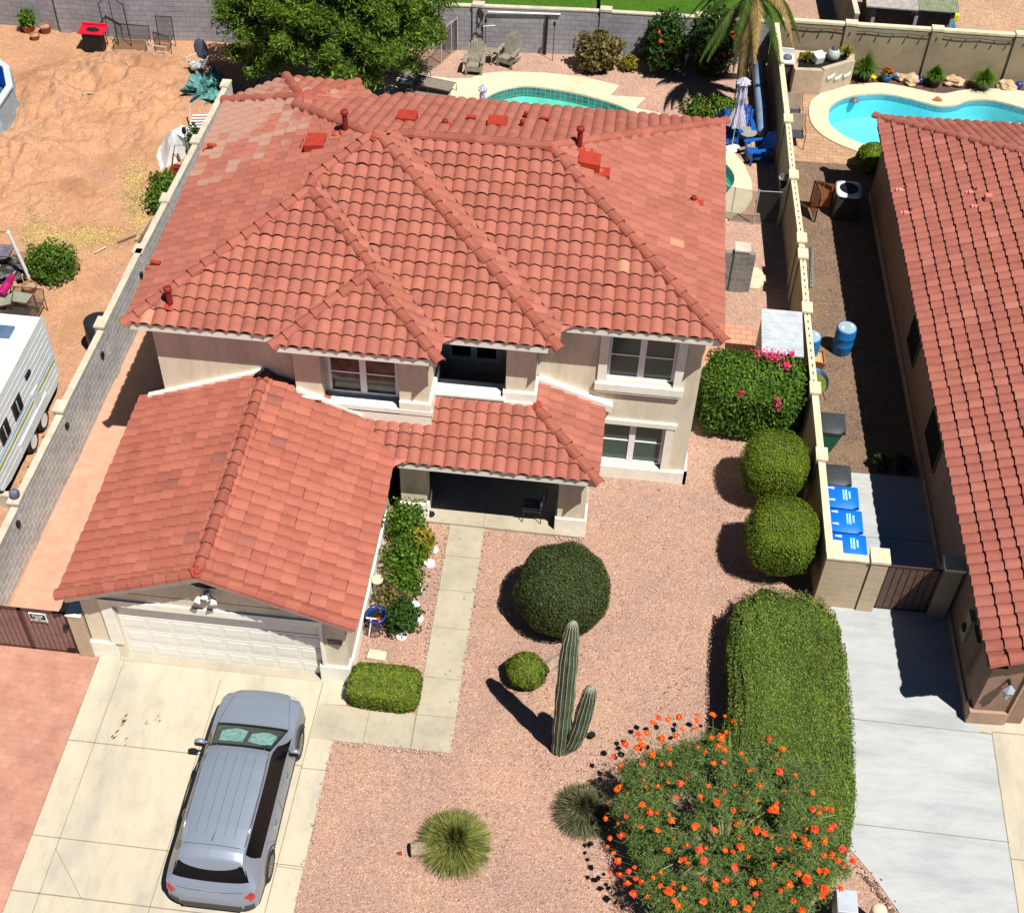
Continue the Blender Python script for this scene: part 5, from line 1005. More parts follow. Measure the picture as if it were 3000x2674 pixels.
def spill(ax, ay, bx, by, n, w):
    for k in range(n):
        t_ = random.random(); x = ax + (bx - ax) * t_ + random.gauss(0, w); y = ay + (by - ay) * t_ + random.gauss(0, w); s_ = random.uniform(.009, .024); q.box(x - s_, y - s_ * .8, .03, x + s_, y + s_ * .8, .03 + s_, random.uniform(0, 3))
for a in ((-2.42, 15.7, -2.44, 22.2, 110, .03), (-3.38, 17.6, -3.38, 22.2, 90, .03), (-5.08, 15.5, -5.08, 9, 140, .035), (-5.0, 15.6, -2.5, 15.6, 90, .05), (6.4, 14.3, 7.6, 12.6, 90, .08), (-.6, 22.2, .1, 22.2, 40, .06)): spill(*a)
for k in range(380): x, y = random.uniform(-5, 3.2), random.uniform(9.5, 24.4); s_ = random.uniform(.012, .032); q.box(x - s_, y - s_ * .8, 0, x + s_, y + s_ * .8, s_ * 1.2, random.uniform(0, 3))
tag(q.build('loose_stones', MATS['loose_stone']), 'loose pink and pale stones scattered over the front gravel and path edges', 'stones', None, 'stuff')
# ================================================================ silver blue SUV
m, t, b = new_mat('car_paint'); b.inputs['Base Color'].default_value = (.20, .235, .30, 1); b.inputs['Metallic'].default_value = .15; b.inputs['Roughness'].default_value = .42; b.inputs['Coat Weight'].default_value = .35; b.inputs['Coat Roughness'].default_value = .05
v = coords(t); t.links.new(mix(t, (.195, .235, .305), (.25, .29, .365), noise_n(t, v, 900, 1)), b.inputs['Base Color']); MATS['car_paint'] = m
mat('tyre', (.018, .018, .018), .8, .2, 20); mat('rim', (.16, .14, .12), .35, .1, metal=.7); mat('tail_red', (.45, .01, .015), .2, .05, spec=.6); mat('cladding', (.05, .05, .055), .6); mat('chrome', (.75, .77, .8), .15, .02, metal=.9); mat('mint', (.20, .42, .38), .35, .3, 9, coat=.4); mat('seam', (.10, .12, .15), .6); mat('headlamp', (.55, .6, .65), .1, .05, spec=.6)
#   y,   zb,  ws,  wm,  zm,  wb, zbelt, wr,  zr,   zc
ST = [(-2.49, .34, .46, .56, .52, .52, .68, .42, .72, .74), (-2.45, .28, .70, .78, .55, .76, .78, .62, .82, .84), (-2.38, .26, .84, .91, .58, .89, .92, .78, .95, .97), (-2.30, .25, .88, .945, .60, .915, .98, .80, 1.03, 1.06),
      (-2.20, .24, .89, .955, .62, .92, 1.02, .74, 1.20, 1.26), (-2.06, .24, .89, .96, .62, .925, 1.04, .655, 1.52, 1.60), (-1.90, .24, .89, .965, .63, .93, 1.05, .64, 1.60, 1.68), (-1.4, .24, .89, .97, .64, .93, 1.04, .655, 1.655, 1.735),
      (-.6, .24, .89, .965, .64, .925, 1.02, .67, 1.68, 1.76), (.0, .24, .89, .96, .64, .92, 1.01, .665, 1.67, 1.75), (.35, .24, .89, .96, .64, .915, 1.01, .645, 1.62, 1.70), (.50, .24, .89, .96, .64, .915, 1.01, .645, 1.56, 1.63), (.9, .24, .89, .96, .64, .91, 1.01, .72, 1.32, 1.37),
      (1.30, .24, .89, .96, .64, .905, 1.0, .79, 1.07, 1.12), (1.36, .24, .89, .96, .64, .905, 1.0, .79, 1.035, 1.09), (1.7, .24, .89, .96, .64, .90, .98, .74, 1.02, 1.07), (2.05, .24, .88, .945, .62, .87, .94, .70, .98, 1.02), (2.22, .26, .82, .88, .58, .80, .87, .60, .94, .97), (2.36, .28, .70, .77, .52, .68, .76, .48, .84, .88), (2.44, .30, .55, .62, .50, .54, .68, .38, .74, .77), (2.48, .34, .38, .46, .48, .40, .60, .28, .64, .66)]
def Sp(y):
    y = min(max(y, ST[0][0]), ST[-1][0])
    for a, b_ in zip(ST, ST[1:]):
        if y <= b_[0] + 1e-9: k = (y - a[0]) / (b_[0] - a[0]); return [p + (q_ - p) * k for p, q_ in zip(a, b_)]
def Sf(y, s, side=1, off=0.0):
    _, zb, ws, wm, zm, wb, zl, wr, zr, zc = Sp(y)
    ring = [(0, zb), (ws, zb), (wm, zb + .14), (wm, zm), (wb, zl), (wr, zr), (wr * .80, zr + (zc - zr) * .55), (wr * .42, zr + (zc - zr) * .9), (0, zc)]
    i = min(7, int(s)); k = s - i; a, b_ = ring[i], ring[i + 1]; x, z = a[0] + (b_[0] - a[0]) * k, a[1] + (b_[1] - a[1]) * k
    return Vector((x * side, y, z))
def patch(mb, y0, y1, s0, s1, off=.004, ny=10, ns=6, sides=(1, -1), shrink=None):
    for sd in sides:
        b0 = len(mb.v)
        for i in range(ny + 1):
            for j in range(ns + 1):
                s_ = s0 + (s1 - s0) * j / ns; ya, yb = (y0, y1) if shrink is None else shrink(j / ns, y0, y1); y = ya + (yb - ya) * i / ny
                p = Sf(y, s_, sd); e = .01; dy = Sf(y + e, s_, sd) - Sf(y - e, s_, sd); ds = Sf(y, min(8, s_ + e), sd) - Sf(y, max(0, s_ - e), sd); n = dy.cross(ds)
                if n.length > 0: n.normalize()
                if n.dot(p - Vector((0, p.y, .7))) < 0: n = -n
                mb.v.append(tuple(p + n * off))
        for i in range(ny):
            for j in range(ns): a = b0 + i * (ns + 1) + j; mb.f.append((a, a + 1, a + ns + 2, a + ns + 1) if sd < 0 else (a, a + ns + 1, a + ns + 2, a + 1))
CAR = thing('parked_car', 'silver blue SUV parked on the concrete driveway in front of the garage', 'car')
q = MB(); ysn = sorted({round(a[0], 3) for a in ST} | {round(-2.4 + .12 * k, 3) for k in range(41)}); sr = [0, 1, 2, 2.5, 3, 3.5, 4, 4.5, 5, 5.5, 6, 6.5, 7, 7.5, 8]; ring_s = [(s, 1) for s in sr] + [(s, -1) for s in sr[::-1][1:-1]]; nr_ = len(ring_s)
for y in ysn:
    for s, sd in ring_s: q.v.append(tuple(Sf(y, s, sd)))
for i in range(len(ysn) - 1):
    for k in range(nr_): q.f.append((i * nr_ + k, i * nr_ + (k + 1) % nr_, (i + 1) * nr_ + (k + 1) % nr_, (i + 1) * nr_ + k))
q.f.append(tuple(range(nr_))); q.f.append(tuple((len(ysn) - 1) * nr_ + k for k in reversed(range(nr_))))
body = q.build('body', MATS['car_paint'], CAR, True); body.data.set_sharp_from_angle(angle=R_(32))
q = MB(); patch(q, .47, 1.345, 5.05, 8, .004, 14, 8); ws_ = q.build('windscreen', MATS['black_gloss'], CAR, True)
q = MB(); patch(q, .54, 1.24, 5.22, 8, .008, 12, 8); q.build('windscreen_glass', mat('ws_glass', (.02, .04, .032), .08, .4, 4, spec=.6), ws_, True)
q = MB(); patch(q, .60, 1.12, 5.6, 7.7, .012, 10, 6, (1,), lambda v_, a, b_: (a + .02 + .12 * abs(v_ - .5), b_ - .25 * abs(v_ - .55))); patch(q, .60, 1.16, 6.05, 7.95, .0125, 10, 6, (-1,), lambda v_, a, b_: (a + .04, b_ - .22 * abs(v_ - .6))); q.build('sunshade', MATS['mint'], ws_, True)
q = MB(); patch(q, -1.86, .95, 4.13, 4.90, .006, 24, 3, shrink=lambda v_, a, b_: (a + .30 * (1 - v_) ** 2 * .6, b_ - .42 * v_ + .2)); q.build('side_glass', MATS['black_gloss'], CAR, True)
q = MB(); patch(q, -2.285, -2.085, 4.85, 8, .006, 8, 10, shrink=lambda v_, a, b_: (a + .05 * (1 - v_) ** 2, b_)); q.build('rear_glass', MATS['black_gloss'], CAR, True)
q = MB(); patch(q, -2.155, -1.80, 5.15, 8, .028, 10, 8, shrink=lambda v_, a, b_: (a + .10 * (1 - v_) ** 2, b_)); q.build('rear_spoiler', MATS['car_paint'], CAR, True)
for s_ in (-1, 1): q = MB(); q.tube([(s_ * .655, -1.75, 1.66), (s_ * .675, -1.2, 1.715), (s_ * .685, -.4, 1.725), (s_ * .665, .15, 1.705), (s_ * .645, .4, 1.64)], .016, 6); q.build('roof_rail', MATS['chrome'], CAR, True)
q = MB()
for x in (-.40, -.2, 0, .2, .40):
    pts = []
    for k in range(14): y = -1.6 + k * .145; s_ = 5 + 3 * (1 - abs(x) / .66) ** .9; w_ = Sp(y); zz_ = None; pts.append((x, y, 0))
    vs = []
    for (_, y, _) in pts:
        w_ = Sp(y); wr, zr, zc = w_[7], w_[8], w_[9]; kx = abs(x); ring = [(wr, zr), (wr * .80, zr + (zc - zr) * .55), (wr * .42, zr + (zc - zr) * .9), (0, zc)]
        for a, b_ in zip(ring, ring[1:]):
            if b_[0] <= kx <= a[0]: k = (a[0] - kx) / (a[0] - b_[0]); z = a[1] + (b_[1] - a[1]) * k
        vs.append((x, y, z + .001))
    q.tube(vs, .006, 4)
q.build('roof_rib', MATS['seam'], CAR)
q = MB(); q.add([(-.004, -1.72, 1.73), (.004, -1.72, 1.73), (.012, -1.55, 1.735), (-.012, -1.55, 1.735), (0, -1.74, 1.80), (0, -1.68, 1.80)], [(0, 1, 5, 4), (1, 2, 5), (2, 3, 4, 5), (3, 0, 4)]); q.build('roof_antenna', MATS['car_paint'], CAR)
q = MB(); q.tube([(x, -1.815 - .0 * abs(x), 1.742 - .12 * x * x) for x in (-.58, -.3, 0, .3, .58)], .006, 4); q.build('tailgate_seam', MATS['seam'], CAR)
for s_ in (-1, 1):
    for y, nm in ((-1.48, 'rear'), (1.43, 'front')):
        q = MB(); q.lathe((0, 0, 0), [(.26, -.115), (.34, -.115), (.365, -.08), (.365, .08), (.34, .115), (.25, .118), (.25, .07)], 26); q.v = [(s_ * (.865 + p[2]), y + p[0], .365 + p[1]) for p in q.v]; wh = q.build('wheel', MATS['tyre'], CAR, True)
        q = MB(); q.lathe((0, 0, 0), [(.03, .10), (.06, .105), (.25, .09), (.255, .112)], 24)
        q.v = [(s_ * (.865 + p[2]), y + p[0], .365 + p[1]) for p in q.v]; q.build('rim', MATS['rim'], wh)
        q = MB()
        for k in range(10): a = 6.283 * k / 10; q.bar((s_ * .975, y + math.cos(a) * .05, .365 + math.sin(a) * .05), (s_ * .972, y + math.cos(a) * .24, .365 + math.sin(a) * .24), .028, .02)
        q.build('spokes', mat('spoke', (.30, .27, .23), .35, metal=.6), wh)
        q = MB(); pts = [(s_ * .955, y + math.cos(a) * .425, .365 + math.sin(a) * .425) for a in [math.pi * k / 14 for k in range(15)]]; q.tube(pts, .026, 6); q.build('wheel_arch', MATS['cladding'], CAR)
        q = MB(); q.lathe((0, 0, 0), [(.0, 0), (.41, 0)], 24, cap=False); q.v = [(s_ * .962, y + p[0], max(.25, .365 + p[1])) for p in q.v]; q.build('arch_lining', MATS['black'], CAR)
    q = MB(); q.blob((s_ * 1.04, .80, 1.10), (.125, .075, .085), 12, 8, .0); q.tube([(s_ * .88, .86, 1.02), (s_ * 1.0, .82, 1.06)], .025, 6); mi = q.build('wing_mirror', MATS['car_paint'], CAR, True); q = MB(); q.box(s_ * 1.04 - .10, .722, 1.04, s_ * 1.04 + .10, .735, 1.16); q.build('mirror_glass', MATS['black_gloss'], mi)
    for y in (.30, -.80): q = MB(); q.tube([(s_ * .955, y - .11, .90), (s_ * .985, y - .06, .905), (s_ * .985, y + .06, .905), (s_ * .955, y + .11, .90)], .016, 6); q.build('door_handle', MATS['chrome'], CAR)
    q = MB(); q.tube([tuple(Sf(-.30, s, s_) + Vector((s_ * .002, 0, 0))) for s in (2.2, 3, 3.6, 4.0)], .005, 4); q.tube([tuple(Sf(.98, s, s_) + Vector((s_ * .002, 0, 0))) for s in (2.2, 3, 3.6, 4.0)], .005, 4); q.tube([tuple(Sf(y, s, s_) + Vector((s_ * .002, 0, 0))) for y, s in ((-1.05, 2.2), (-1.05, 3), (-1.25, 3.7), (-1.35, 4.0))], .005, 4); q.build('door_seam', MATS['seam'], CAR)
    for k in range(2): q = MB(); patch(q, -2.452 + .02 * k, -2.36 + .0 * k, 3.55 + .0, 4.75, .012, 5, 5, (s_,)); 
    q.build('tail_light', MATS['tail_red'], CAR)
    q = MB(); patch(q, 2.18, 2.40, 3.7, 4.9, .01, 5, 5, (s_,)); q.build('headlight', MATS['headlamp'], CAR)
    q = MB(); patch(q, -2.3, 2.3, 1.3, 2.15, .012, 20, 2, (s_,)); q.build('sill_cladding', MATS['cladding'], CAR)
    q = MB(); q.tube([tuple(Sf(y, 5.0 + .55 * (y - 1.36), s_) + Vector((0, 0, .003))) for y in (1.36, 1.7, 2.05, 2.28)], .007, 4); q.build('bonnet_seam', MATS['seam'], CAR)
q = MB(); patch(q, -2.468, -2.40, 1.2, 3.0, .012, 4, 5); q.box(-.62, -2.50, .30, .62, -2.46, .50); q.build('rear_bumper', MATS['cladding'], CAR)
q = MB(); q.box(-.28, -2.462, .60, .28, -2.452, .72); q.build('number_plate_recess', MATS['cladding'], CAR)
text_mesh('SORENTO', .085, MATS['chrome'], 'tailgate_lettering', CAR, Matrix.Translation((0, -2.425, .90)) @ Matrix.Rotation(R_(62), 4, 'X'), .004)
q = MB(); q.tube([(-.7, -2.40, .96), (-.35, -2.43, .955), (0, -2.44, .95), (.35, -2.43, .955), (.7, -2.40, .96)], .006, 4); q.build('tailgate_crease', MATS['seam'], CAR)
CAR.location = (-6.70, 13.83, .022); CAR.scale = (1.0, 1.0, 1.0)
# ================================================================ travel trailer
mat('rv_white', (.80, .82, .82), .45, .05, 2); mat('rv_stripe', (.50, .46, .12), .5); mat('rv_blue', (.22, .38, .60), .5); mat('rv_seam', (.62, .66, .70), .6)
RV = wthing('travel_trailer', 'white travel trailer with yellow side stripe parked in the dirt lot beside the grey wall', 'trailer', (-16, 23.5, 0))
x0, x1, y0, y1, z0, z1 = -17.3, -14.77, 21.2, 25.72, .55, 2.78
q = MB(); prof = [(y1, z0 + .25), (y1, z1), (y0 + .35, z1), (y0, z1 - .7), (y0 - .1, 1.3), (y0 + .25, z0 + .1), (y0 + .7, z0)] + [(y1 - .3, z0)]
q.add([(x0, y, z) for y, z in prof] + [(x1, y, z) for y, z in prof], [tuple(range(8)), tuple(reversed(range(8, 16)))] + [(i, (i + 1) % 8, (i + 1) % 8 + 8, i + 8) for i in range(8)]); q.build('body', MATS['rv_white'], RV, bevel=.05)
q = MB()
for k in range(10): q.box(x1, y0 + .1, .74 + k * .2, x1 + .010, y1 - .06, .752 + k * .2)
q.build('siding_ribs', MATS['rv_seam'], RV)
q = MB(); q.box(x1 + .003, y0 + .05, 1.24, x1 + .018, y1 - .05, 1.31); q.build('stripe', MATS['rv_stripe'], RV); q = MB(); q.box(x1 + .003, y0 + .05, 1.40, x1 + .0175, y1 - .05, 1.44); q.build('pinstripe', MATS['rv_blue'], RV)
for ya in (22.95, 22.05):
    q = MB(); q.box(x1, ya, 1.62, x1 + .03, ya + .55, 2.14); o = q.build('window', MATS['dark_bronze'], RV); q = MB(); q.box(x1 + .03, ya + .05, 1.67, x1 + .035, ya + .5, 2.09); q.build('pane', MATS['glass'], o); q = MB(); q.box(x1 + .035, ya + .25, 1.67, x1 + .042, ya + .29, 2.09); q.build('window_bar', MATS['rv_seam'], o)
q = MB(); q.box(x1, 24.05, 1.0, x1 + .02, 24.45, 1.5); q.build('hatch', MATS['rv_white'], RV); q = MB(); q.box(x1, 24.0, 2.1, x1 + .05, 24.3, 2.2); q.build('door_handle', MATS['black'], RV)
q = MB(); q.box(-15.75, 24.75, z1, -15.3, 25.2, z1 + .06); q.build('roof_vent', mat('rv_vent', (.10, .16, .26), .4), RV)
q = MB(); q.box(x1 - .02, 22.75, .58, x1 + .04, 24.75, .92); q.build('wheel_skirt', MATS['rv_white'], RV)
for y in (23.45, 24.25):
    q = MB(); q.lathe((0, 0, 0), [(.18, -.1), (.3, -.1), (.33, 0), (.3, .1), (.2, .1)], 20); q.v = [(-14.86 + p[2], y + p[0], .33 + p[1]) for p in q.v]; wh = q.build('wheel', MATS['tyre'], RV, True); q = MB(); q.lathe((0, 0, 0), [(.02, .1), (.18, .085), (.2, .105)], 16); q.v = [(-14.86 + p[2], y + p[0], .33 + p[1]) for p in q.v]; q.build('rim', MATS['rv_white'], wh)
# ================================================================ bins and things beside the right wall
mat('bin_blue', (.005, .16, .75), .45, .08, 3); mat('bin_green', (.005, .17, .10), .45, .12, 3); mat('bin_black', (.02, .024, .026), .4, .2, 3); mat('bin_grey_lid', (.05, .058, .062), .45, .2, 3); mat('cyan_print', (.35, .75, .9), .6); mat('pale_print', (.45, .55, .75), .6)
def bin_(label, x, y, h, bm_, lm_, w_=.62, d_=.66, rz=0, marks=True, grp='wheeled rubbish bins', bw=.76):
    t = thing('wheelie_bin', label, 'rubbish bin', (x, y, .02), grp, rz); q = MB(); a, b_ = w_ / 2, d_ / 2
    q.add([(-a * bw, -b_ * bw, .06), (a * bw, -b_ * bw, .06), (a * bw, b_ * bw, .06), (-a * bw, b_ * bw, .06), (-a, -b_, h - .08), (a, -b_, h - .08), (a, b_, h - .08), (-a, b_, h - .08)], [(0, 3, 2, 1), (0, 1, 5, 4), (1, 2, 6, 5), (2, 3, 7, 6), (3, 0, 4, 7)]); q.build('body', MATS[bm_], t, bevel=.03)
    q = MB(); q.box(-a - .03, -b_ - .03, h - .08, a + .03, b_ + .03, h - .05); n = 8; vs = []
    for i in range(n + 1):
        yy = -b_ - .02 + (d_ + .04) * i / n; zc_ = h - .04 + .10 * math.sin(math.pi * i / n) ** .6; vs += [(-a - .04, yy, h - .05), (-a + .02, yy, zc_), (a - .12, yy, zc_ - .01), (a + .06, yy, h - .05)]
    q.add(vs, [(i * 4 + j, i * 4 + j + 1, i * 4 + j + 5, i * 4 + j + 4) for i in range(n) for j in range(3)]); ld = q.build('lid', MATS[lm_], t, True)
    if marks:
        q = MB()
        for j, (xx, ln, wd) in enumerate(((.06, .34, .045), (.125, .36, .05), (.21, .24, .05))):
            for k in range(5): q.box(xx, -ln / 2 + k * ln / 5, h + .03, xx + wd, -ln / 2 + (k + .78) * ln / 5, h + .072)
        q.build('lid_print', MATS['cyan_print'], ld)
        for s_ in (-1, 1): q = MB(); q.add([(-.30, s_ * .2 - .02, h + .055), (-.14, s_ * .2 - .045, h + .055), (-.14, s_ * .2 + .045, h + .055), (-.30, s_ * .2 + .02, h + .055)], [(0, 1, 2, 3)]); q.build('lid_arrow', MATS['pale_print'], ld)
    for s_ in (-1, 1): q = MB(); q.lathe((0, 0, 0), [(.11, -.03), (.11, .03)], 14); q.v = [(-a * .9 + p[0] * 1, s_ * b_ * .8 + p[2], .11 + p[1]) for p in q.v]; q.build('wheel', MATS['tyre'], t)
    q = MB(); q.tube([(-a - .08, -b_ * .7, h - .1), (-a - .08, b_ * .7, h - .1)], .02, 8); q.build('handle', MATS[bm_], t)
    return t
p = P(2490, 1425, 1.02); bin_('blue recycling bin, farthest of the three against the tan wall', 6.52, 23.68, 1.04, 'bin_blue', 'bin_blue', .86, .70)
bin_('blue recycling bin in the middle of the row of three', 6.57, 22.88, 1.04, 'bin_blue', 'bin_blue', .86, .70)
bin_('blue recycling bin, nearest of the three to the short block wall', 6.62, 22.08, 1.04, 'bin_blue', 'bin_blue', .86, .70)
bin_('black bin with a grey ribbed lid at the far end of the blue bins', 6.44, 24.48, 1.0, 'bin_black', 'bin_grey_lid', .76, .66, marks=False)
bin_('black bin tucked between the nearest blue bin and the short block wall', 6.68, 21.45, .95, 'bin_black', 'bin_black', .7, .38, marks=False)
p = P(2430, 1240, 1.0); bin_('green wheeled bin with a dark grey lid beside the tan wall', p.x, p.y, 1.05, 'bin_green', 'bin_grey_lid', .74, .72, marks=False, bw=.55)
mat('drum_blue', (.01, .15, .42), .4, .12, 3); mat('drum_top', (.30, .42, .50), .5, .1); mat('rusty_tub', (.38, .14, .05), .7, .2, 5); mat('straw', (.50, .34, .16), .9, .3, 20); mat('trough', (.10, .22, .42), .5, .2); mat('green_water', (.12, .15, .03), .2, .2)
def drum(label, px, py, h=.92, r=.29, lid='drum_top'):
    p = P(px, py, h); t = thing('plastic_drum', label, 'barrel', (p.x, p.y, .012), 'blue plastic drums'); q = MB(); q.lathe((0, 0, 0), [(r * .92, 0), (r, .05), (r, h * .33), (r * 1.03, h * .35), (r * 1.03, h * .37), (r, h * .39), (r, h * .66), (r * 1.03, h * .68), (r * 1.03, h * .7), (r, h * .72), (r, h - .05), (r * .95, h)], 22); q.build('shell', MATS['drum_blue'], t, True)
    q = MB(); q.lathe((0, 0, 0), [(r * .90, h), (r * .88, h + .012)], 22); o = q.build('lid', MATS[lid], t)
    q = MB(); q.lathe((r * .45, .05, 0), [(.045, h + .012), (.045, h + .035)], 10); q.lathe((-r * .45, -.05, 0), [(.045, h + .012), (.045, h + .035)], 10); q.build('bung', MATS['white_paint'], o); return t
drum('blue plastic drum standing in the sun at the edge of the house shadow', 2482, 960); t = drum('blue plastic drum with a pale lid close against the pierced wall', 2378, 985)
t = wthing('tub', 'rusty brown tub full of straw between the drum and the trough', 'tub', (6.1, 28.6, 0)); p = P(2390, 1045, .35); q = MB(); q.lathe((p.x, p.y, 0), [(.26, 0), (.34, .40), (.30, .40), (.27, .30)], 4, 1.0, 1.35); 
q.v = [(p.x + (x - p.x) * math.cos(.785) - (y - p.y) * math.sin(.785) * .8, p.y + (x - p.x) * math.sin(.785) + (y - p.y) * math.cos(.785), z) for x, y, z in q.v]; q.build('shell', MATS['rusty_tub'], t); q = MB(); q.box(p.x - .2, p.y - .25, .2, p.x + .2, p.y + .25, .33); q.build('straw', MATS['straw'], t)
t = wthing('wheelbarrow', 'blue wheelbarrow full of green water against the pierced wall', 'wheelbarrow', (6.2, 27.2, 0)); p = P(2398, 1120, .55); q = MB()
ol = [(p.x + .24 * math.cos(a) * (1.15 if abs(math.sin(a)) < .7 else 1), p.y + .52 * math.sin(a), .62) for a in [6.283 * k / 18 for k in range(18)]]; il = [(p.x + (x - p.x) * .6, p.y + (y - p.y) * .6, .32) for x, y, z in ol]; q.add(ol + il, [(i, i + 18, (i + 1) % 18 + 18, (i + 1) % 18) for i in range(18)] + [tuple(range(18, 36))]); q.build('tray', MATS['trough'], t, True)
q = MB(); q.prism([(p.x + (x - p.x) * .85, p.y + (y - p.y) * .85) for x, y, z in ol], .49, .5); q.build('water', MATS['green_water'], t); q = MB(); q.tube([(p.x - .15, p.y + .3, .25), (p.x - .15, p.y - .3, .4), (p.x - .15, p.y - .8, .62)], .02, 6); q.tube([(p.x + .15, p.y + .3, .25), (p.x + .15, p.y - .3, .4), (p.x + .15, p.y - .8, .62)], .02, 6); q.build('handle', MATS['bark'], t)
q = MB(); q.lathe((0, 0, 0), [(.17, -.03), (.17, .03)], 14); q.v = [(p.x + a[2], p.y + .45 + a[0], .17 + a[1]) for a in q.v]; q.build('wheel', MATS['tyre'], t)
t = wthing('ladder', 'aluminium ladder leaning along the side of the pierced wall', 'ladder', (6.1, 32, 0)); mat('alu', (.55, .56, .57), .35, .1, metal=.7); q = MB(); a0, a1 = P(2352, 718, 1.9), P(2372, 845, .1); a0.x = max(a0.x, 5.98); q.bar(a0, a1, .07, .03); b0, b1 = P(2378, 725, 1.2), P(2381, 840, .1); q.bar(b0, b1, .07, .03); q.build('rail', MATS['alu'], t); q = MB()
for k in range(10): q.bar(a0.lerp(a1, (k + .5) / 10), b0.lerp(b1, (k + .5) / 10), .03)
q.build('rungs', MATS['alu'], t)
# air conditioner and its screen
t = wthing('air_conditioner', 'square air conditioner with a pale rounded top beside the neighbouring house', 'air conditioner', (8, 34.6, 0)); p = P(2488, 552, 1.0); q = MB(); q.box(p.x - .38, p.y - .38, 0, p.x + .38, p.y + .38, .92); q.build('cabinet', MATS['bin_grey_lid'], t, bevel=.04)
q = MB(); n = 28; sq = [sup(Vector((math.cos(6.283 * k / n), math.sin(6.283 * k / n), 0)), .45) * .42 for k in range(n)]; ci = [Vector((math.cos(6.283 * k / n), math.sin(6.283 * k / n), 0)) * .31 for k in range(n)]; q.add([(p.x + a.x, p.y + a.y, .98) for a in sq] + [(p.x + a.x, p.y + a.y, 1.0) for a in ci] + [(p.x + a.x, p.y + a.y, .92) for a in sq], [(i, (i + 1) % n, (i + 1) % n + n, i + n) for i in range(n)] + [(i + 2 * n, (i + 1) % n + 2 * n, (i + 1) % n, i) for i in range(n)]); q.build('top_cover', MATS['rv_white'], t, True)
q = MB(); q.lathe((p.x, p.y, .93), [(.30, 0), (.30, .06)], 20); 
q.build('fan_grille', MATS['black'], t)
t = wthing('metal_screen', 'brown slatted metal screen in front of the air conditioner', 'screen', (7, 34.9, 0)); a, b_, c_ = P(2388, 530, 1.1), P(2448, 540, 1.1), P(2398, 612, 0); q = MB(); q.tube([(a.x, a.y, .1), a, b_, (b_.x, b_.y, .1)], .025, 6); q.tube([a, (a.x + .15, a.y - .75, 1.1), (a.x + .15, a.y - .75, .05)], .025, 6); q.build('frame', MATS['black'], t); q = MB()
for k in range(5): x = a.x + .06 + (b_.x - a.x) * (k) / 5; q.box(x, a.y - .01, .12, x + .12, a.y + .01, 1.05)
for k in range(6): y = a.y - .1 - k * .11; q.box(a.x + .02 * k, y - .05, .1, a.x + .02 * k + .015, y + .04, 1.02)
q.build('slats', MATS['rusty_tub'], t)
for px, py, lb in ((2590, 1352, 'dark potted plant in the deep shade, the left one by the neighbouring wall'), (2648, 1352, 'dark potted plant in the deep shade, the right one by the neighbouring wall')):
    p = P(px, py, .3); t = wthing('potted_plant', lb, 'potted plant', (p.x, p.y, 0), 'pots in the shade'); q = MB(); q.lathe((p.x, p.y, 0), [(.14, 0), (.2, .3), (.22, .32), (.17, .32)], 16); q.build('pot', MATS['bin_black'], t, True); q = MB(); ell_leaves(q, (p.x - .15, p.y, .42), (.16, .16, .16), 200, .07, .3, 1.1); q.build('foliage', MATS['leaf_dark'], t)
# ================================================================ front yard bits
mat('disc_white', (.82, .82, .78), .6, .03); mat('pot_blue', (.02, .045, .22), .25, .15, 4, spec=.5); mat('wood', (.42, .30, .18), .8, .25, 8); mat('log_grey', (.36, .28, .20), .85, .3, 6, .6, 30); mat('stone_pale', (.64, .54, .38), .85, .12, 3)
for i, (px, py, r, lb) in enumerate(((1270, 1610, .13, 'round white stepping disc, farthest one beside the walkway'), (1258, 1650, .14, 'round white stepping disc, second from the porch'), (1213, 1773, .14, 'round white disc half covered by the dark green rose bush'), (1222, 1811, .155, 'round white disc just below the dark green rose bush'), (1176, 1861, .145, 'round white disc nearest the pale paving stone'), (1223, 1713, .10, 'small white disc at the edge of the rose bushes'))):
    p = P(px, py, .03); q = MB(); q.lathe((p.x, p.y, 0), [(r, .01), (r, .05), (r * .92, .065), (r * .3, .07)], 20); q.single('stepping_disc', MATS['disc_white'], lb, 'stepping stone', (p.x, p.y, 0), 'white discs beside the walkway')
t = wthing('garden_ornament', 'small white and blue garden ornament beside the smallest white disc', 'ornament', (-3.78, 20.1, 0)); p = P(1235, 1727, .1); q = MB(); q.blob((p.x, p.y, .08), (.07, .06, .09), 10, 8, .2, 3); q.build('body', MATS['disc_white'], t, True); q = MB(); q.blob((p.x + .02, p.y - .06, .06), (.04, .03, .05), 8, 6, .2, 3); q.build('head', mat('pale_blue', (.3, .5, .7), .5), t, True)
p0 = P(1102, 1800, .5); t = wthing('flower_pot', 'large glazed blue pot beside the white garage wall', 'pot', (p0.x, p0.y, 0)); q = MB(); q.lathe((p0.x, p0.y, 0), [(.15, 0), (.24, .45), (.26, .50), (.26, .53), (.22, .53), (.20, .40)], 24, cap=False); q.build('pot', MATS['pot_blue'], t, True); q = MB(); q.lathe((p0.x, p0.y, .38), [(.205, 0), (.205, .01)], 20); q.build('soil', MATS['black'], t)
t = wthing('wagon_wheel', 'small dark wagon wheel and post leaning below the blue pot', 'ornament', (-4.75, 18.5, 0)); c = P(1092, 1850, .2); q = MB(); q.tube([(c.x + .23 * math.cos(a), c.y + .06 + .08 * math.sin(a), .24 + .22 * math.sin(a)) for a in [6.283 * k / 20 for k in range(21)]], .016, 6)
for k in range(5): a = math.pi * k / 5; q.bar((c.x + .22 * math.cos(a), c.y + .06 + .08 * math.sin(a), .24 + .22 * math.sin(a)), (c.x - .22 * math.cos(a), c.y + .06 - .08 * math.sin(a), .24 - .22 * math.sin(a)), .014)
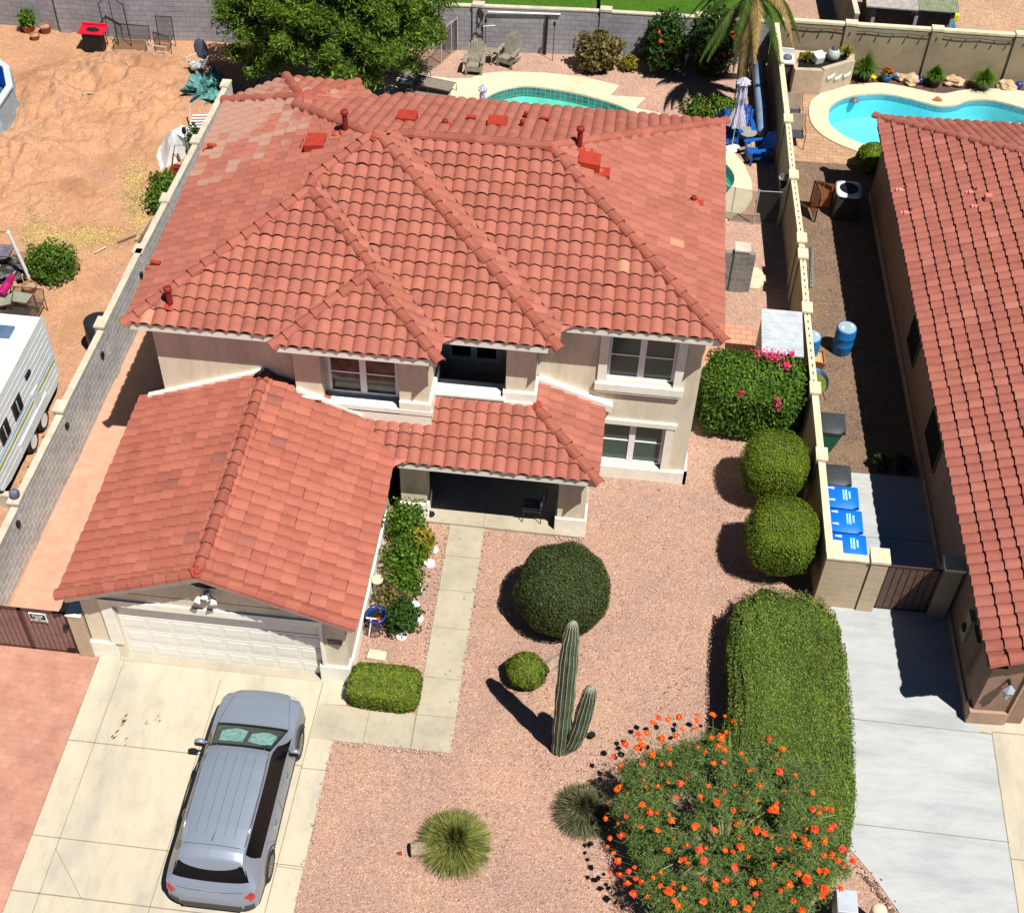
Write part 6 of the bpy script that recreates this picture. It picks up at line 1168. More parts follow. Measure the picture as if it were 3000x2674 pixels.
q.build('wheel', MATS['bark'], t); q = MB(); q.tube([(c.x - .1, c.y - .02, 0), (c.x - .03, c.y + .1, .62)], .018, 6); q.tube([(c.x - .16, c.y + .1, .60), (c.x + .12, c.y + .1, .60)], .02, 6); q.build('post', MATS['disc_white'], t); q = MB(); q.blob((c.x + .14, c.y + .1, .60), (.05, .05, .04), 8, 6, .2); q.build('red_cap', MATS['petal_red'], t)
p = P(1105, 1695, .5); t = wthing('planter', 'small round wooden planter on a stand by the garage wall', 'planter', (p.x, p.y, 0)); q = MB(); q.lathe((p.x, p.y, 0), [(.12, 0), (.12, .42), (.15, .44), (.15, .5), (.10, .5)], 16); q.build('barrel', MATS['stone_pale'], t, True); q = MB(); q.blob((p.x + .1, p.y - .25, .25), (.14, .12, .16), 10, 8, .2, 3); q.build('white_urn', MATS['disc_white'], t, True)
a = P(1078, 1905, .06); q = MB(); q.prism([(a.x - .0, a.y - .22), (a.x + .46, a.y - .25), (a.x + .46, a.y + .0), (a.x + .03, a.y + .04)], 0, .10); q.single('paving_stone', MATS['stone_pale'], 'pale rectangular paving stone lying behind the square hedge', 'paving stone', (a.x + .2, a.y, 0), bevel=.01)
for pts, r, lb in (([(1205, 2487), (1262, 2485)], .155, 'short hollow cut log beside the spiky grass tuft'), ([(1600, 1955), (1665, 1915)], .14, 'pale split log lying behind the cactus')):
    a, b_ = P(*pts[0], r), P(*pts[1], r); t = wthing('log', lb, 'log', (a.x, a.y, 0)); q = MB(); q.tube([a, a.lerp(b_, .5) + Vector((0, 0, .01)), b_], [r, r * .95, r * .85], 12); q.build('bark', MATS['log_grey'], t); q = MB(); d = (a - b_).normalized(); q.tube([a + d * .001, a + d * .006], r * .7, 12); q.build('cut_end', MATS['rusty_tub'] if r > .15 else MATS['stone_pale'], t)
a = P(1172, 2500, .02); q = MB(); q.blob((a.x, a.y, .03), (.06, .04, .04), 8, 6, .3); q.single('rock', MATS['vent_red'], 'small reddish rock left of the cut log', 'rock', (a.x, a.y, 0))
for px, py, lb in ((1734, 2154, 'small black solar light in the gravel right of the cactus'), (1626, 2170, 'small black garden lamp at the foot of the cactus'), (1265, 1508, 'small black lamp at the foot of the left porch column')):
    a = P(px, py, .12); t = wthing('garden_light', lb, 'garden light', (a.x, a.y, 0), 'small garden lights'); q = MB(); q.tube([(a.x, a.y, 0), (a.x, a.y, .1)], .015, 6); q.build('stake', MATS['black'], t); q = MB(); q.lathe((a.x, a.y, .1), [(.05, 0), (.085, .05), (.075, .09)], 10); q.build('lamp_head', MATS['black'], t)
t = wthing('garden_chair', 'black wire chair with a folded blue cushion on the porch', 'chair', (-1.25, 22.75, .09)); q = MB(); cx, cyy = -1.28, 22.78
for dx in (-.24, .24):
    for dy in (-.22, .22): q.tube([(cx + dx, cyy + dy, .09), (cx + dx * .9, cyy + dy * .9, .52)], .012, 6)
q.tube([(cx + .22, cyy - .22, .52), (cx + .34, cyy - .2, .95), (cx + .34, cyy + .22, .95), (cx + .22, cyy + .22, .52)], .014, 6); q.tube([(cx - .25, cyy - .28, .70), (cx + .25, cyy - .28, .72)], .014, 6); q.build('frame', MATS['black'], t); q = MB(); q.box(cx - .24, cyy - .22, .50, cx + .22, cyy + .22, .57); q.build('seat', mat('cushion', (.12, .15, .22), .7, .4, 12), t, bevel=.02); q = MB(); q.box(cx + .20, cyy - .2, .57, cx + .27, cyy + .2, .93); q.build('backrest', mat('cushion_pale', (.35, .37, .42), .7, .5, 10), t, bevel=.02)
# post box, bollard and stone column by the hedge
t = wthing('post_box', 'pale grey metal post box on a stand at the bottom edge below the hedge', 'post box', (6.2, 12.75, 0)); q = MB(); q.box(5.86, 12.45, .55, 6.28, 12.95, 1.08); q.build('box', mat('post_grey', (.46, .50, .56), .5, .06), t, bevel=.02); q = MB(); q.box(6.0, 12.6, 0, 6.14, 12.8, .55); q.build('stand', MATS['fascia_brown'], t)
t = wthing('bollard', 'round cream concrete bollard beside the grey post box', 'bollard', (6.83, 12.7, 0)); q = MB(); q.lathe((6.78, 12.72, 0), [(.16, 0), (.16, .78), (.14, .83), (.05, .85)], 22); q.build('post', MATS['stone_pale'], t, True); q = MB(); q.lathe((6.78, 12.72, 0), [(.19, 0), (.17, .05)], 22); q.build('collar', MATS['stone_pale'], t)
t = wthing('stone_column', 'leaning stack of pale ribbed stones behind the orange flowers', 'ornament', (5.4, 12.8, 0)); q = MB()
for k in range(9): q.blob((5.23 + .025 * k, 12.62 + .045 * k, .06 + .115 * k), (.15, .13, .065), 12, 6, .25, 2, k)
q.build('stones', MATS['stone_pale'], t, True)
q = MB()
for k in range(26): a = k / 25; q.blob((6.75 + .95 * a ** .8 + random.uniform(-.04, .04), 13.75 - 1.6 * a + random.uniform(-.03, .03), .03), (.06, .05, .04), 7, 5, .3, 2, k)
q.build('stone_edging', MATS['gravel_side']); tag(bpy.data.objects['stone_edging'], 'row of small grey brown stones edging the curved grey driveway', 'stones', None, 'stuff')
# ================================================================ back garden
random.seed(33)
see_through('mesh_net', (.05, .045, .035), .38); mat('adir', (.26, .235, .18), .75, .2, 6); mat('post_metal', (.50, .47, .40), .5, .1); mat('sling', (.21, .19, .15), .8, .1, 8); mat('chair_blue', (.01, .10, .42), .4, .1, 4); mat('roll_blue', (.20, .30, .45), .5, .15, 2)
m, t, b = new_mat('stripe_cloth'); v = coords(t); wv = node(t, 'ShaderNodeTexWave'); wv.inputs['Scale'].default_value = 6; wv.inputs['Distortion'].default_value = 2; t.links.new(v, wv.inputs['Vector']); t.links.new(ramp(t, wv.outputs['Fac'], [(.35, (.16, .12, .38)), (.6, (.80, .78, .80))]), b.inputs['Base Color']); b.inputs['Roughness'].default_value = .8; MATS['stripe_cloth'] = m
def mesh_fence(name, label, pts, h, grp):
    t = wthing(name, label, 'fence', (*pts[0], 0), grp); q = MB()
    for (x, y) in pts: s = MB(); s.tube([(x, y, 0), (x, y, h)], .022, 6); s.build('fence_post', MATS['post_metal'], t)
    for a, b_ in zip(pts, pts[1:]): q.add([(*a, .04), (*b_, .04), (*b_, h - .06), (*a, h - .06)], [(0, 1, 2, 3)])
    q.build('netting', MATS['mesh_net'], t); q = MB(); q.tube([(x, y, h - .05) for x, y in pts], .012, 5); q.tube([(x, y, .05) for x, y in pts], .008, 5); q.build('edge_cord', MATS['post_metal'], t)
mesh_fence('mesh_fence', 'see through mesh safety fence between the big tree and the garden chairs', [(-6.32, 45.2), (-6.5, 44.9), (-6.78, 44.2), (-7.15, 43.5), (-7.6, 43.4), (-8.3, 43.2), (-9.0, 42.6), (-9.7, 42.0)], 1.38, 'mesh pool fences')
mesh_fence('mesh_fence', 'see through mesh safety fence crossing the deck behind the low grey wall', [(2.8, 36.6), (3.58, 36.34), (3.86, 36.2), (4.61, 36.16), (5.4, 36.2)], 1.36, 'mesh pool fences')
# wooden garden chair (slatted fan back, wide arms)
def fan_chair(nm, label, m, cat='chair', grp=None):
    t = thing(nm, label, cat, (0, 0, 0), grp)
    q = MB()
    for k in range(6): y = -.26 + k * .088; q.box(-.25, y, .36 - k * .018, .25, y + .08, .385 - k * .018)
    q.box(-.25, -.29, .18, .25, -.26, .385); q.build('seat', MATS[m], t)
    q = MB()
    for k in range(7):
        x = -.25 + k * .084; hh = .86 - .02 * (k - 3) ** 2; q.add([(x, .20, .30), (x + .07, .20, .30), (x + .07, .22, .30), (x, .22, .30), (x - (3 - k) * .012, .20 + hh * .42, .30 + hh * .86), (x + .075 - (3 - k) * .012, .20 + hh * .42, .30 + hh * .86), (x + .075 - (3 - k) * .012, .22 + hh * .42, .30 + hh * .86), (x - (3 - k) * .012, .22 + hh * .42, .30 + hh * .86)], [(0, 3, 2, 1), (4, 5, 6, 7), (0, 1, 5, 4), (1, 2, 6, 5), (2, 3, 7, 6), (3, 0, 4, 7)])
    q.build('backrest', MATS[m], t)
    for s_ in (-1, 1):
        q = MB(); q.add([(s_ * .24, -.34, .56), (s_ * .42, -.34, .56), (s_ * .40, .10, .58), (s_ * .36, .36, .58), (s_ * .27, .36, .58), (s_ * .24, -.34, .585), (s_ * .42, -.34, .585), (s_ * .40, .10, .605), (s_ * .36, .36, .605), (s_ * .27, .36, .605)], [(0, 1, 2, 3, 4), (9, 8, 7, 6, 5)] + [(i, i + 5, (i + 1) % 5 + 5, (i + 1) % 5) for i in range(5)]); q.build('armrest', MATS[m], t)
        q = MB(); q.box(s_ * .28 - .04, -.30, 0, s_ * .28 + .04, -.26, .56); q.build('leg', MATS[m], t); q = MB(); q.bar((s_ * .26, -.26, .34), (s_ * .26, .55, .03), .03, .12); q.build('leg', MATS[m], t)
    return t
ch = fan_chair('garden_chair', 'weathered wooden garden chair nearest the mesh fence', 'adir', grp='weathered wooden chairs'); ch.location = (-5.5, 43.85, .0)
copy_thing(ch, (-4.35, 44.55, 0), -.35, 'weathered wooden garden chair on the right of the hexagonal table')
t = wthing('side_table', 'small hexagonal wooden table between the two weathered chairs', 'table', (-5.0, 44.55, 0), None); q = MB(); q.lathe((-5.0, 44.6, .42), [(.27, 0), (.28, .02), (.28, .04)], 6); q.build('table_top', MATS['adir'], t)
for a in (.3, 1.9, 3.4, 5.0): q = MB(); q.bar((-5.0 + .2 * math.cos(a), 44.6 + .2 * math.sin(a), .42), (-5.0 + .26 * math.cos(a), 44.6 + .26 * math.sin(a), 0), .03); q.build('leg', MATS['adir'], t)
bl = fan_chair('garden_chair', 'blue plastic garden chair nearest the roof corner', 'chair_blue', grp='blue plastic chairs'); bl.location = (3.72, 40.55, .05); bl.rotation_euler.z = .5
copy_thing(bl, (4.25, 40.95, .02), .1, 'blue plastic garden chair directly behind the striped closed parasol'); copy_thing(bl, (4.72, 39.75, .02), -1.2, 'blue plastic garden chair half in shade below the round table')
p = P(2192, 385, .6); t = wthing('side_table', 'round grey table between the blue plastic chairs', 'table', (p.x, p.y, 0)); q = MB(); q.lathe((p.x, p.y, .56), [(.30, 0), (.31, .02), (.30, .035)], 22); q.build('table_top', mat('table_grey', (.30, .29, .26), .5), t); q = MB(); q.tube([(p.x, p.y, 0), (p.x, p.y, .56)], .03, 8); q.tube([(p.x + .22 * math.cos(a), p.y + .22 * math.sin(a), .03) for a in [6.283 * k / 16 for k in range(17)]], .014, 5); q.build('stand', MATS['post_metal'], t)
def closed_parasol(label, x, y, h, r, lean=(0, 0), base=True):
    t = wthing('closed_parasol', label, 'parasol', (x, y, 0), 'closed parasols'); q = MB(); q.tube([(x, y, 0), (x + lean[0], y + lean[1], h)], .022, 8); q.build('pole', MATS['chrome'], t); q = MB(); n = 16; b0 = 0
    for i, (tt, rr) in enumerate(((.36, r * 1.25), (.45, r * 1.05), (.60, r * .55), (.64, r * .5), (.74, r * .75), (.88, r * .55), (.93, r * .95), (1.0, .03))):
        for k in range(n): a = 6.283 * k / n; r2 = rr * (1 + .28 * (k % 2 - .5) * 2 * .6); q.v.append((x + lean[0] * tt + math.cos(a) * r2, y + lean[1] * tt + math.sin(a) * r2, h * tt))
    for i in range(7):
        for k in range(n): q.f.append((i * n + k, i * n + (k + 1) % n, (i + 1) * n + (k + 1) % n, (i + 1) * n + k))
    q.build('canopy', MATS['stripe_cloth'], t)
    if base: q = MB(); q.lathe((x, y, .05), [(.28, 0), (.27, .05), (.06, .1)], 18); q.build('base', MATS['disc_white'], t)
closed_parasol('closed purple and white striped parasol standing among the blue chairs', 3.92, 40.3, 2.75, .25, (.04, .12)); closed_parasol('closed purple and white parasol peeping over the roof at the pool edge', -4.68, 39.6, 2.15, .16, base=False)
t = wthing('rolled_cover', 'long pale blue rolled cover lying in shade along the pierced wall', 'pool cover', (4.9, 43, 0)); q = MB(); q.tube([(4.80, 45.2, .42), (4.88, 43.6, .40), (4.92, 42, .42), (4.95, 40.9, .38)], [.20, .21, .21, .2], 14); q.build('roll', MATS['roll_blue'], t, True); q = MB(); q.box(4.8, 44.6, 0, 5.0, 44.7, .22); q.box(4.85, 41.3, 0, 5.05, 41.4, .22); q.build('stand', MATS['post_metal'], t)
def lounger(label, x, y, rz):
    t = thing('sun_lounger', label, 'sun lounger', (x, y, .05), 'sling sun loungers', rz); q = MB(); q.box(-.95, -.29, .30, .45, .29, .325); q.add([(.45, -.29, .30), (.45, .29, .30), (1.0, .29, .52), (1.0, -.29, .52), (.45, -.29, .32), (.45, .29, .32), (1.0, .29, .54), (1.0, -.29, .54)], [(0, 1, 2, 3), (7, 6, 5, 4), (0, 4, 5, 1), (2, 6, 7, 3), (1, 5, 6, 2), (3, 7, 4, 0)]); q.build('sling', MATS['sling'], t)
    q = MB()
    for s_ in (-.31, .31): q.tube([(-.98, s_, 0), (-.98, s_, .31), (.45, s_, .31), (1.02, s_, .54)], .018, 6); q.tube([(.5, s_, 0), (.5, s_, .31)], .018, 6); q.tube([(.0, s_, .31), (.05, s_ * 1.08, .52), (.38, s_ * 1.08, .52), (.45, s_, .31)], .016, 6)
    q.build('frame', MATS['dark_bronze'], t); return t
lounger('brown sling sun lounger farther from the roof on the pool deck', -7.0, 42.35, math.pi - .22); lounger('brown sling sun lounger partly hidden behind the roof edge', -6.9, 41.35, math.pi - .1)
q = MB(); q.box(-7.95, 41.95, .48, -7.5, 42.3, .51); q.single('towel', mat('towel', (.35, .45, .52), .8, .4, 10), 'small pale towel lying on the head end of the farther sun lounger', 'towel', (-7.7, 42.1, .48))
# things on and at the back wall
t = wthing('pool_pole', 'long white pole with net hung along the top of the blue grey wall', 'pole', (-4, 45.3, 1.6)); q = MB(); q.tube([(-5.2, 45.25, 1.66), (-2.55, 45.48, 1.66)], .032, 8); q.build('pole', MATS['white_paint'], t); q = MB()
q.tube([(-5.55, 45.2, 1.75), (-5.5, 45.12, 1.5), (-5.4, 45.1, 1.35), (-5.35, 45.15, 1.6), (-5.5, 45.2, 1.8)], .03, 6); q.build('hose_coil', MATS['black'], t)
t = wthing('leaf_net', 'pool leaf net with white handle leaning on the blue grey wall', 'net', (-4.9, 45.2, .9)); q = MB(); a = P(1405, 85, 1.0); q.tube([(a.x + .12 * math.cos(k * .45), a.y - .1, a.z + .2 * math.sin(k * .45)) for k in range(15)], .018, 5); q.build('hoop', MATS['black'], t); q = MB(); q.tube([(a.x + .15, a.y - .12, a.z + .18), (a.x + .6, a.y - .2, a.z + .3)], .02, 6); q.build('handle', MATS['white_paint'], t)
for x, y, h, lb in ((-5.25, 45.1, 1.3, 'thin black garden torch between the mesh fence and the wooden chairs'), (-2.72, 45.0, 1.45, 'thin black garden torch beside the black pipe on the back wall')):
    t = wthing('garden_torch', lb, 'torch', (x, y, 0), 'garden torches'); q = MB(); q.tube([(x, y, 0), (x, y, h)], .014, 6); q.build('pole', MATS['black'], t); q = MB(); q.lathe((x, y, h), [(.04, 0), (.055, .12), (.03, .16)], 8); q.build('torch_head', MATS['black'], t)
q = MB(); q.tube([(-3.05, 45.42, 0), (-3.02, 45.42, 1.55)], .045, 8); q.single('wall_pipe', MATS['black'], 'black vertical pipe standing against the blue grey wall', 'pipe', (-3.05, 45.42, 0))
for px, py, r, lb in ((1809, 172, .17, 'white rock beside the brownish shrub at the back wall'), (1983, 188, .14, 'white rock between the two hibiscus bushes'), (2124, 350, .13, 'white rock behind the blue plastic chairs')):
    a = P(px, py, .1); q = MB(); q.blob((a.x, a.y, .1), (r, r * .8, r * .8), 12, 8, .25, 2, px); q.single('white_rock', MATS['disc_white'], lb, 'rock', (a.x, a.y, 0), 'white rocks', True)
a = P(2010, 175, .3); t = wthing('heron_statue', 'small white heron statue between the two hibiscus bushes', 'statue', (a.x, a.y, 0)); q = MB(); q.tube([(a.x, a.y, 0), (a.x, a.y, .35)], .02, 6); q.blob((a.x, a.y + .03, .45), (.10, .18, .12), 10, 8, .1); q.tube([(a.x, a.y - .1, .5), (a.x + .02, a.y - .16, .72), (a.x, a.y - .12, .86), (a.x + .12, a.y - .2, .84)], [.05, .03, .035, .008], 8); q.build('body', MATS['disc_white'], t, True)
# metal shed beside the house, cream stepping slab
t = wthing('garden_shed', 'low shed with a pale blue white roof between the house and the pierced wall', 'shed', (5.0, 28.8, 0)); q = MB(); q.box(4.50, 27.95, 0, 5.52, 29.5, 1.86); q.build('wall', MATS['tan_wall'], t); q = MB(); q.add([(4.46, 27.86, 1.88), (5.6, 27.86, 1.88), (5.6, 29.6, 1.98), (4.46, 29.6, 1.98), (4.46, 27.86, 1.93), (5.6, 27.86, 1.93), (5.6, 29.6, 2.03), (4.46, 29.6, 2.03)], [(0, 3, 2, 1), (4, 5, 6, 7), (0, 1, 5, 4), (1, 2, 6, 5), (2, 3, 7, 6), (3, 0, 4, 7)]); rf_ = q.build('roof', mat('shed_roof', (.46, .52, .58), .5, .12, 3), t); q = MB()
for k in range(5): y = 28.1 + k * .33; q.box(4.47, y, 1.945 + k * .019, 5.59, y + .02, 1.955 + k * .019)
q.build('roof_seams', MATS['wall_cap'], rf_)
a = P(2205, 815, .03); q = MB(); q.prism([(a.x + .42 * math.cos(k), a.y + .55 * math.sin(k)) for k in [6.283 * (i + .5) / 8 for i in range(8)]], 0, .06); q.single('paving_stone', MATS['stone_pale'], 'pale eight sided paving slab beside the low dark grey wall', 'paving stone', (a.x, a.y, 0))
a = P(2296, 523, 1.35); t = wthing('globe_light', 'silver globe light on the shaded side of the pierced wall', 'wall light', (a.x, a.y, 1.2)); q = MB(); q.blob((a.x, a.y, 1.40), (.16, .16, .13), 16, 10, 0); q.build('globe', MATS['chrome'], t, True); q = MB(); q.lathe((a.x, a.y, 1.0), [(.08, 0), (.14, .28)], 12); q.build('bracket', MATS['black'], t)
# ================================================================ neighbour's garden by the kidney pool
ic = MB(); pts = [(6.07, 44.12), (7.1, 44.2), (8.25, 44.98), (8.3, 45.75), (6.0, 45.7)]
t = wthing('planter_island', 'tan stucco planter island with three white dolphins on its face', 'planter', (7.1, 44.9, 0)); q = MB(); q.prism(pts, 0, .86)
for (a, b_, h0, h1) in ((pts[0], pts[1], .86, .98), (pts[1], pts[2], .86, 1.04)):
    d = Vector((b_[0] - a[0], b_[1] - a[1])).normalized(); n = Vector((-d.y, d.x)) * .18; q.prism([a, b_, (b_[0] + n.x, b_[1] + n.y), (a[0] + n.x, a[1] + n.y)], h0, h1)
q.build('wall', mat('island_stucco', (.50, .39, .28), .85, .1), t); q = MB(); d = (Vector(pts[2]) - Vector(pts[1])).normalized(); n = Vector((d.y, -d.x))
def dolphin(c, z):
    s = MB(); s.tube([(c.x - d.x * .14 + n.x * .03, c.y - d.y * .14 + n.y * .03, z - .10), (c.x - d.x * .05 + n.x * .04, c.y - d.y * .05 + n.y * .04, z + .03), (c.x + d.x * .07 + n.x * .04, c.y + d.y * .07 + n.y * .04, z + .07), (c.x + d.x * .16 + n.x * .03, c.y + d.y * .16 + n.y * .03, z + .15)], [.012, .055, .045, .01], 8); s.tube([(c.x - d.x * .16 + n.x * .03, c.y - d.y * .16 + n.y * .03, z - .02), (c.x - d.x * .10 + n.x * .03, c.y - d.y * .10 + n.y * .03, z + .1)], [.01, .03], 6); return s
for k, z in ((.25, .62), (.52, .50), (.82, .50)): c = Vector(pts[1]) + d * k * 1.35; dolphin(c, z).build('dolphin_relief', MATS['disc_white'], t, True)
q = MB(); q.prism([(6.2, 44.5), (7.1, 44.6), (7.9, 45.1), (7.9, 45.5), (6.3, 45.5)], .86, .90); q.build('soil', MATS['black'], t)
t = wthing('ceramic_grill', 'pale green egg shaped grill with a dark cap on the planter island', 'grill', (7.45, 45.2, .9)); q = MB(); q.blob((7.45, 45.15, 1.12), (.25, .25, .26), 16, 12, 0); q.build('shell', mat('egg', (.42, .48, .44), .3, .1), t, True); q = MB(); q.lathe((7.45, 45.15, 1.33), [(.14, 0), (.10, .06), (.03, .12)], 12); q.build('cap', MATS['bin_grey_lid'], t)
t = wthing('cool_box', 'white box tipped on its side on the planter island', 'box', (6.9, 44.95, .9)); q = MB(); q.box(6.72, 44.75, .90, 7.05, 45.05, 1.22, .5, tx=.25); q.build('box', MATS['rv_white'], t, bevel=.02); q = MB(); q.box(6.7, 44.72, 1.2, 7.08, 45.0, 1.25, .5, tx=.25); q.build('lid', MATS['disc_white'], t)
for x, y, z, r, lm, lb in ((6.5, 44.9, .9, .22, 'leaf_yellow', 'small yellow green plant at the left end of the planter island'), (7.95, 45.3, 1.04, .26, 'leaf_yellow', 'yellow green palm in a black pot on the high end of the planter island')):
    t = wthing('potted_plant', lb, 'potted plant', (x, y, z), 'plants on the planter island'); q = MB(); q.lathe((x, y, z - .06), [(.10, 0), (.14, .2), (.12, .2)], 12); q.build('pot', MATS['bin_black'], t); q = MB(); spiky(q, (x, y, z + .1), r * 1.4, 90, .05, .35); q.build('foliage', MATS[lm], t)
a = P(2312, 185, 1.0); t = wthing('gas_grill', 'white and grey gas grill at the left end of the planter island', 'grill', (a.x, a.y, 0)); q = MB(); q.box(5.62, 44.75, .05, 6.02, 45.25, .82); q.build('cabinet', MATS['bin_grey_lid'], t); q = MB(); q.box(5.56, 44.7, .84, 6.06, 45.3, .90); q.box(5.6, 45.26, .90, 6.04, 45.3, 1.15); q.build('worktop', MATS['rv_white'], t); q = MB(); q.lathe((5.82, 45.0, .90), [(.2, 0), (.18, .1), (.05, .16)], 12, .9, .8); q.build('hood', mat('hood_blue', (.12, .14, .22), .3), t)
for x, y, r, h, lb in ((8.78, 45.45, .5, 1.15, 'large green palm in a dark pot next to the planter island'), (11.32, 45.45, .36, .75, 'small green palm in a blue grey pot under the wall pilaster'), (13.1, 45.45, .48, .8, 'spreading green palm in a dark pot near the right edge')):
    t = wthing('potted_palm', lb, 'potted palm', (x, y, 0), 'potted palms beside the kidney pool'); q = MB(); q.lathe((x, y, 0), [(.2, 0), (.28, .35), (.30, .38), (.26, .38)], 18); q.build('pot', MATS['bin_black' if x < 10 else 'trough'] if 0 else MATS['bin_black'], t, True); q = MB(); spiky(q, (x, y, .35), r * 1.15, 420, .035, h * .75, droop=.7); q.build('foliage', MATS['leaf_rose'], t)
a = P(2597, 225, .2); t = wthing('potted_plant', 'blue bowl pot with orange flowers beside the kidney pool', 'potted plant', (a.x, a.y, 0)); q = MB(); q.lathe((a.x, a.y, 0), [(.12, 0), (.22, .25), (.24, .28), (.2, .28)], 18); q.build('pot', MATS['drum_blue'], t, True); q = MB(); ell_leaves(q, (a.x, a.y, .38), (.2, .2, .16), 160, .08, .3, 1.1); q.build('foliage', MATS['leaf_rose'], t); q = MB(); ell_leaves(q, (a.x, a.y, .42), (.2, .2, .14), 60, .07, .9, 1.1); q.build('flowers', MATS['petal'], t)
mat('boulder', (.58, .40, .24), .85, .3, 4, .5, 12)
for px, py, r, lb in ((2664, 235, .38, 'tan boulder left of the small potted palm'), (2793, 240, .38, 'tan boulder between the two right potted palms'), (2950, 250, .36, 'tan boulder nearest the right edge of the photo'), (2748, 289, .16, 'small brown rock sitting on the pool coping')):
    a = P(px, py, .12); q = MB(); q.blob((a.x, a.y, r * .35), (r, r * .7, r * .55), 16, 10, .28, 1.8, px); q.single('boulder', MATS['boulder' if r > .2 else 'rusty_tub'], lb, 'rock', (a.x, a.y, 0), 'boulders beside the kidney pool')
for px, py, lb in ((2696, 238, 'glossy dark blue ball beside the left boulder'), (2984, 251, 'glossy dark blue ball at the right edge of the photo')):
    a = P(px, py, .12); q = MB(); q.blob((a.x, a.y, .14), (.14, .14, .14), 16, 12, 0); q.single('garden_ball', MATS['pot_blue'], lb, 'ornament', (a.x, a.y, 0), 'blue garden balls', True)
a = P(2556, 226, .1); t = wthing('star_ornament', 'bright yellow star shaped ornament next to the dark palm pot', 'ornament', (a.x, a.y, 0)); q = MB(); n = 10; o_ = [(a.x + (.2 if k % 2 == 0 else .09) * math.cos(6.283 * k / n), a.y + (.2 if k % 2 == 0 else .09) * math.sin(6.283 * k / n)) for k in range(n)]; q.prism(o_, .02, .12); q.build('star', mat('yellow', (.75, .65, .02), .5), t)
a = P(2627, 226, .1); t = wthing('frog_ornament', 'small grey stone animal between the blue pot and the boulder', 'ornament', (a.x, a.y, 0)); q = MB(); q.blob((a.x, a.y, .13), (.13, .17, .13), 10, 8, .15); q.blob((a.x, a.y - .14, .25), (.08, .08, .07), 10, 8, .1); q.build('body', MATS['lantern_glass'], t, True)
a = P(2504, 296, -.12); t = wthing('pool_float', 'small grey chlorine float drifting in the kidney pool', 'pool float', (a.x, a.y, -.13)); q = MB(); q.lathe((a.x, a.y, -.16), [(.05, 0), (.15, .03), (.15, .07), (.06, .09), (.05, .16)], 14); q.build('float', mat('float_grey', (.2, .16, .22), .4), t, True)
def sling_chair(label, x, y, rz):
    t = thing('patio_chair', label, 'chair', (x, y, .02), 'dark sling patio chairs', rz); q = MB(); q.box(-.24, -.24, .40, .24, .24, .425); q.build('seat', mat('sling_dark', (.055, .055, .065), .7), t); q = MB(); q.add([(-.24, .24, .42), (.24, .24, .42), (.24, .42, .95), (-.24, .42, .95), (-.24, .265, .42), (.24, .265, .42), (.24, .445, .95), (-.24, .445, .95)], [(0, 1, 2, 3), (7, 6, 5, 4), (3, 2, 6, 7), (0, 3, 7, 4), (1, 5, 6, 2)]); q.build('backrest', mat('sling_net', (.30, .24, .18), .8), t)
    for s_ in (-.27, .27): q = MB(); q.tube([(s_, -.34, 0), (s_, -.26, .42), (s_, -.24, .62), (s_, .26, .62), (s_, .42, .97)], .014, 6); q.tube([(s_, .34, 0), (s_, .24, .42)], .014, 6); q.build('side_frame', MATS['black'], t)
sling_chair('dark sling patio chair behind the pierced wall, the one nearer the grill', 6.05, 42.2, .05); sling_chair('dark sling patio chair behind the pierced wall, the one nearer the gravel', 6.1, 40.9, .05)
# far yard
t = wthing('garden_shed', 'wooden lean-to shed with a grey and corrugated green roof behind the tan wall', 'shed', (10, 48, 0)); q = MB()
for x in (8.9, 10.45, 11.75): q.box(x, 47.35, 0, x + .12, 47.47, 1.95)
q.box(8.9, 47.35, 1.85, 11.87, 47.47, 1.95); q.build('frame', mat('frame_blue', (.35, .42, .48), .6), t); q = MB(); q.box(8.95, 47.6, 0, 11.8, 47.7, 1.9); q.box(8.9, 47.6, 0, 9.0, 50, 1.9); q.build('boarding', mat('board', (.22, .16, .12), .8, .3, 8), t)
q = MB(); q.add([(8.6, 47.2, 1.95), (10.5, 47.2, 1.95), (10.5, 50.5, 2.25), (8.6, 50.5, 2.25), (8.6, 47.2, 2.0), (10.5, 47.2, 2.0), (10.5, 50.5, 2.3), (8.6, 50.5, 2.3)], [(0, 3, 2, 1), (4, 5, 6, 7), (0, 1, 5, 4), (1, 2, 6, 5), (2, 3, 7, 6), (3, 0, 4, 7)]); q.build('roof', mat('felt', (.36, .33, .31), .9, .2, 5), t); q = MB()
for k in range(24): x = 10.52 + k * .062; q.add([(x, 47.25, 1.96), (x + .031, 47.25, 2.0), (x + .062, 47.25, 1.96), (x, 50.5, 2.26), (x + .031, 50.5, 2.30), (x + .062, 50.5, 2.26)], [(0, 1, 4, 3), (1, 2, 5, 4)])
q.build('corrugated_roof', mat('corr', (.36, .40, .27), .6, .15, 4), t)
a = P(2778, 78, .3); t = wthing('toy_cart', 'blue and yellow toy cart in the sandy yard behind the wall', 'toy', (a.x, a.y, 0)); q = MB(); q.box(a.x - .28, a.y - .35, .2, a.x + .22, a.y + .1, .5); q.build('tub', MATS['drum_blue'], t, bevel=.04); q = MB(); q.box(a.x - .1, a.y + .1, .45, a.x + .35, a.y + .4, .75); q.build('seat', MATS['yellow'], t, bevel=.04); q = MB()
for s_ in (-1, 1): q.lathe((0, 0, 0), [(.14, -.03), (.14, .03)], 12)
q.v = [(a.x - .3 + (.55 if i >= 24 else 0) + p_[2], a.y - .3 + p_[0], .14 + p_[1]) for i, p_ in enumerate(q.v)]; q.build('wheels', MATS['tyre'], t)
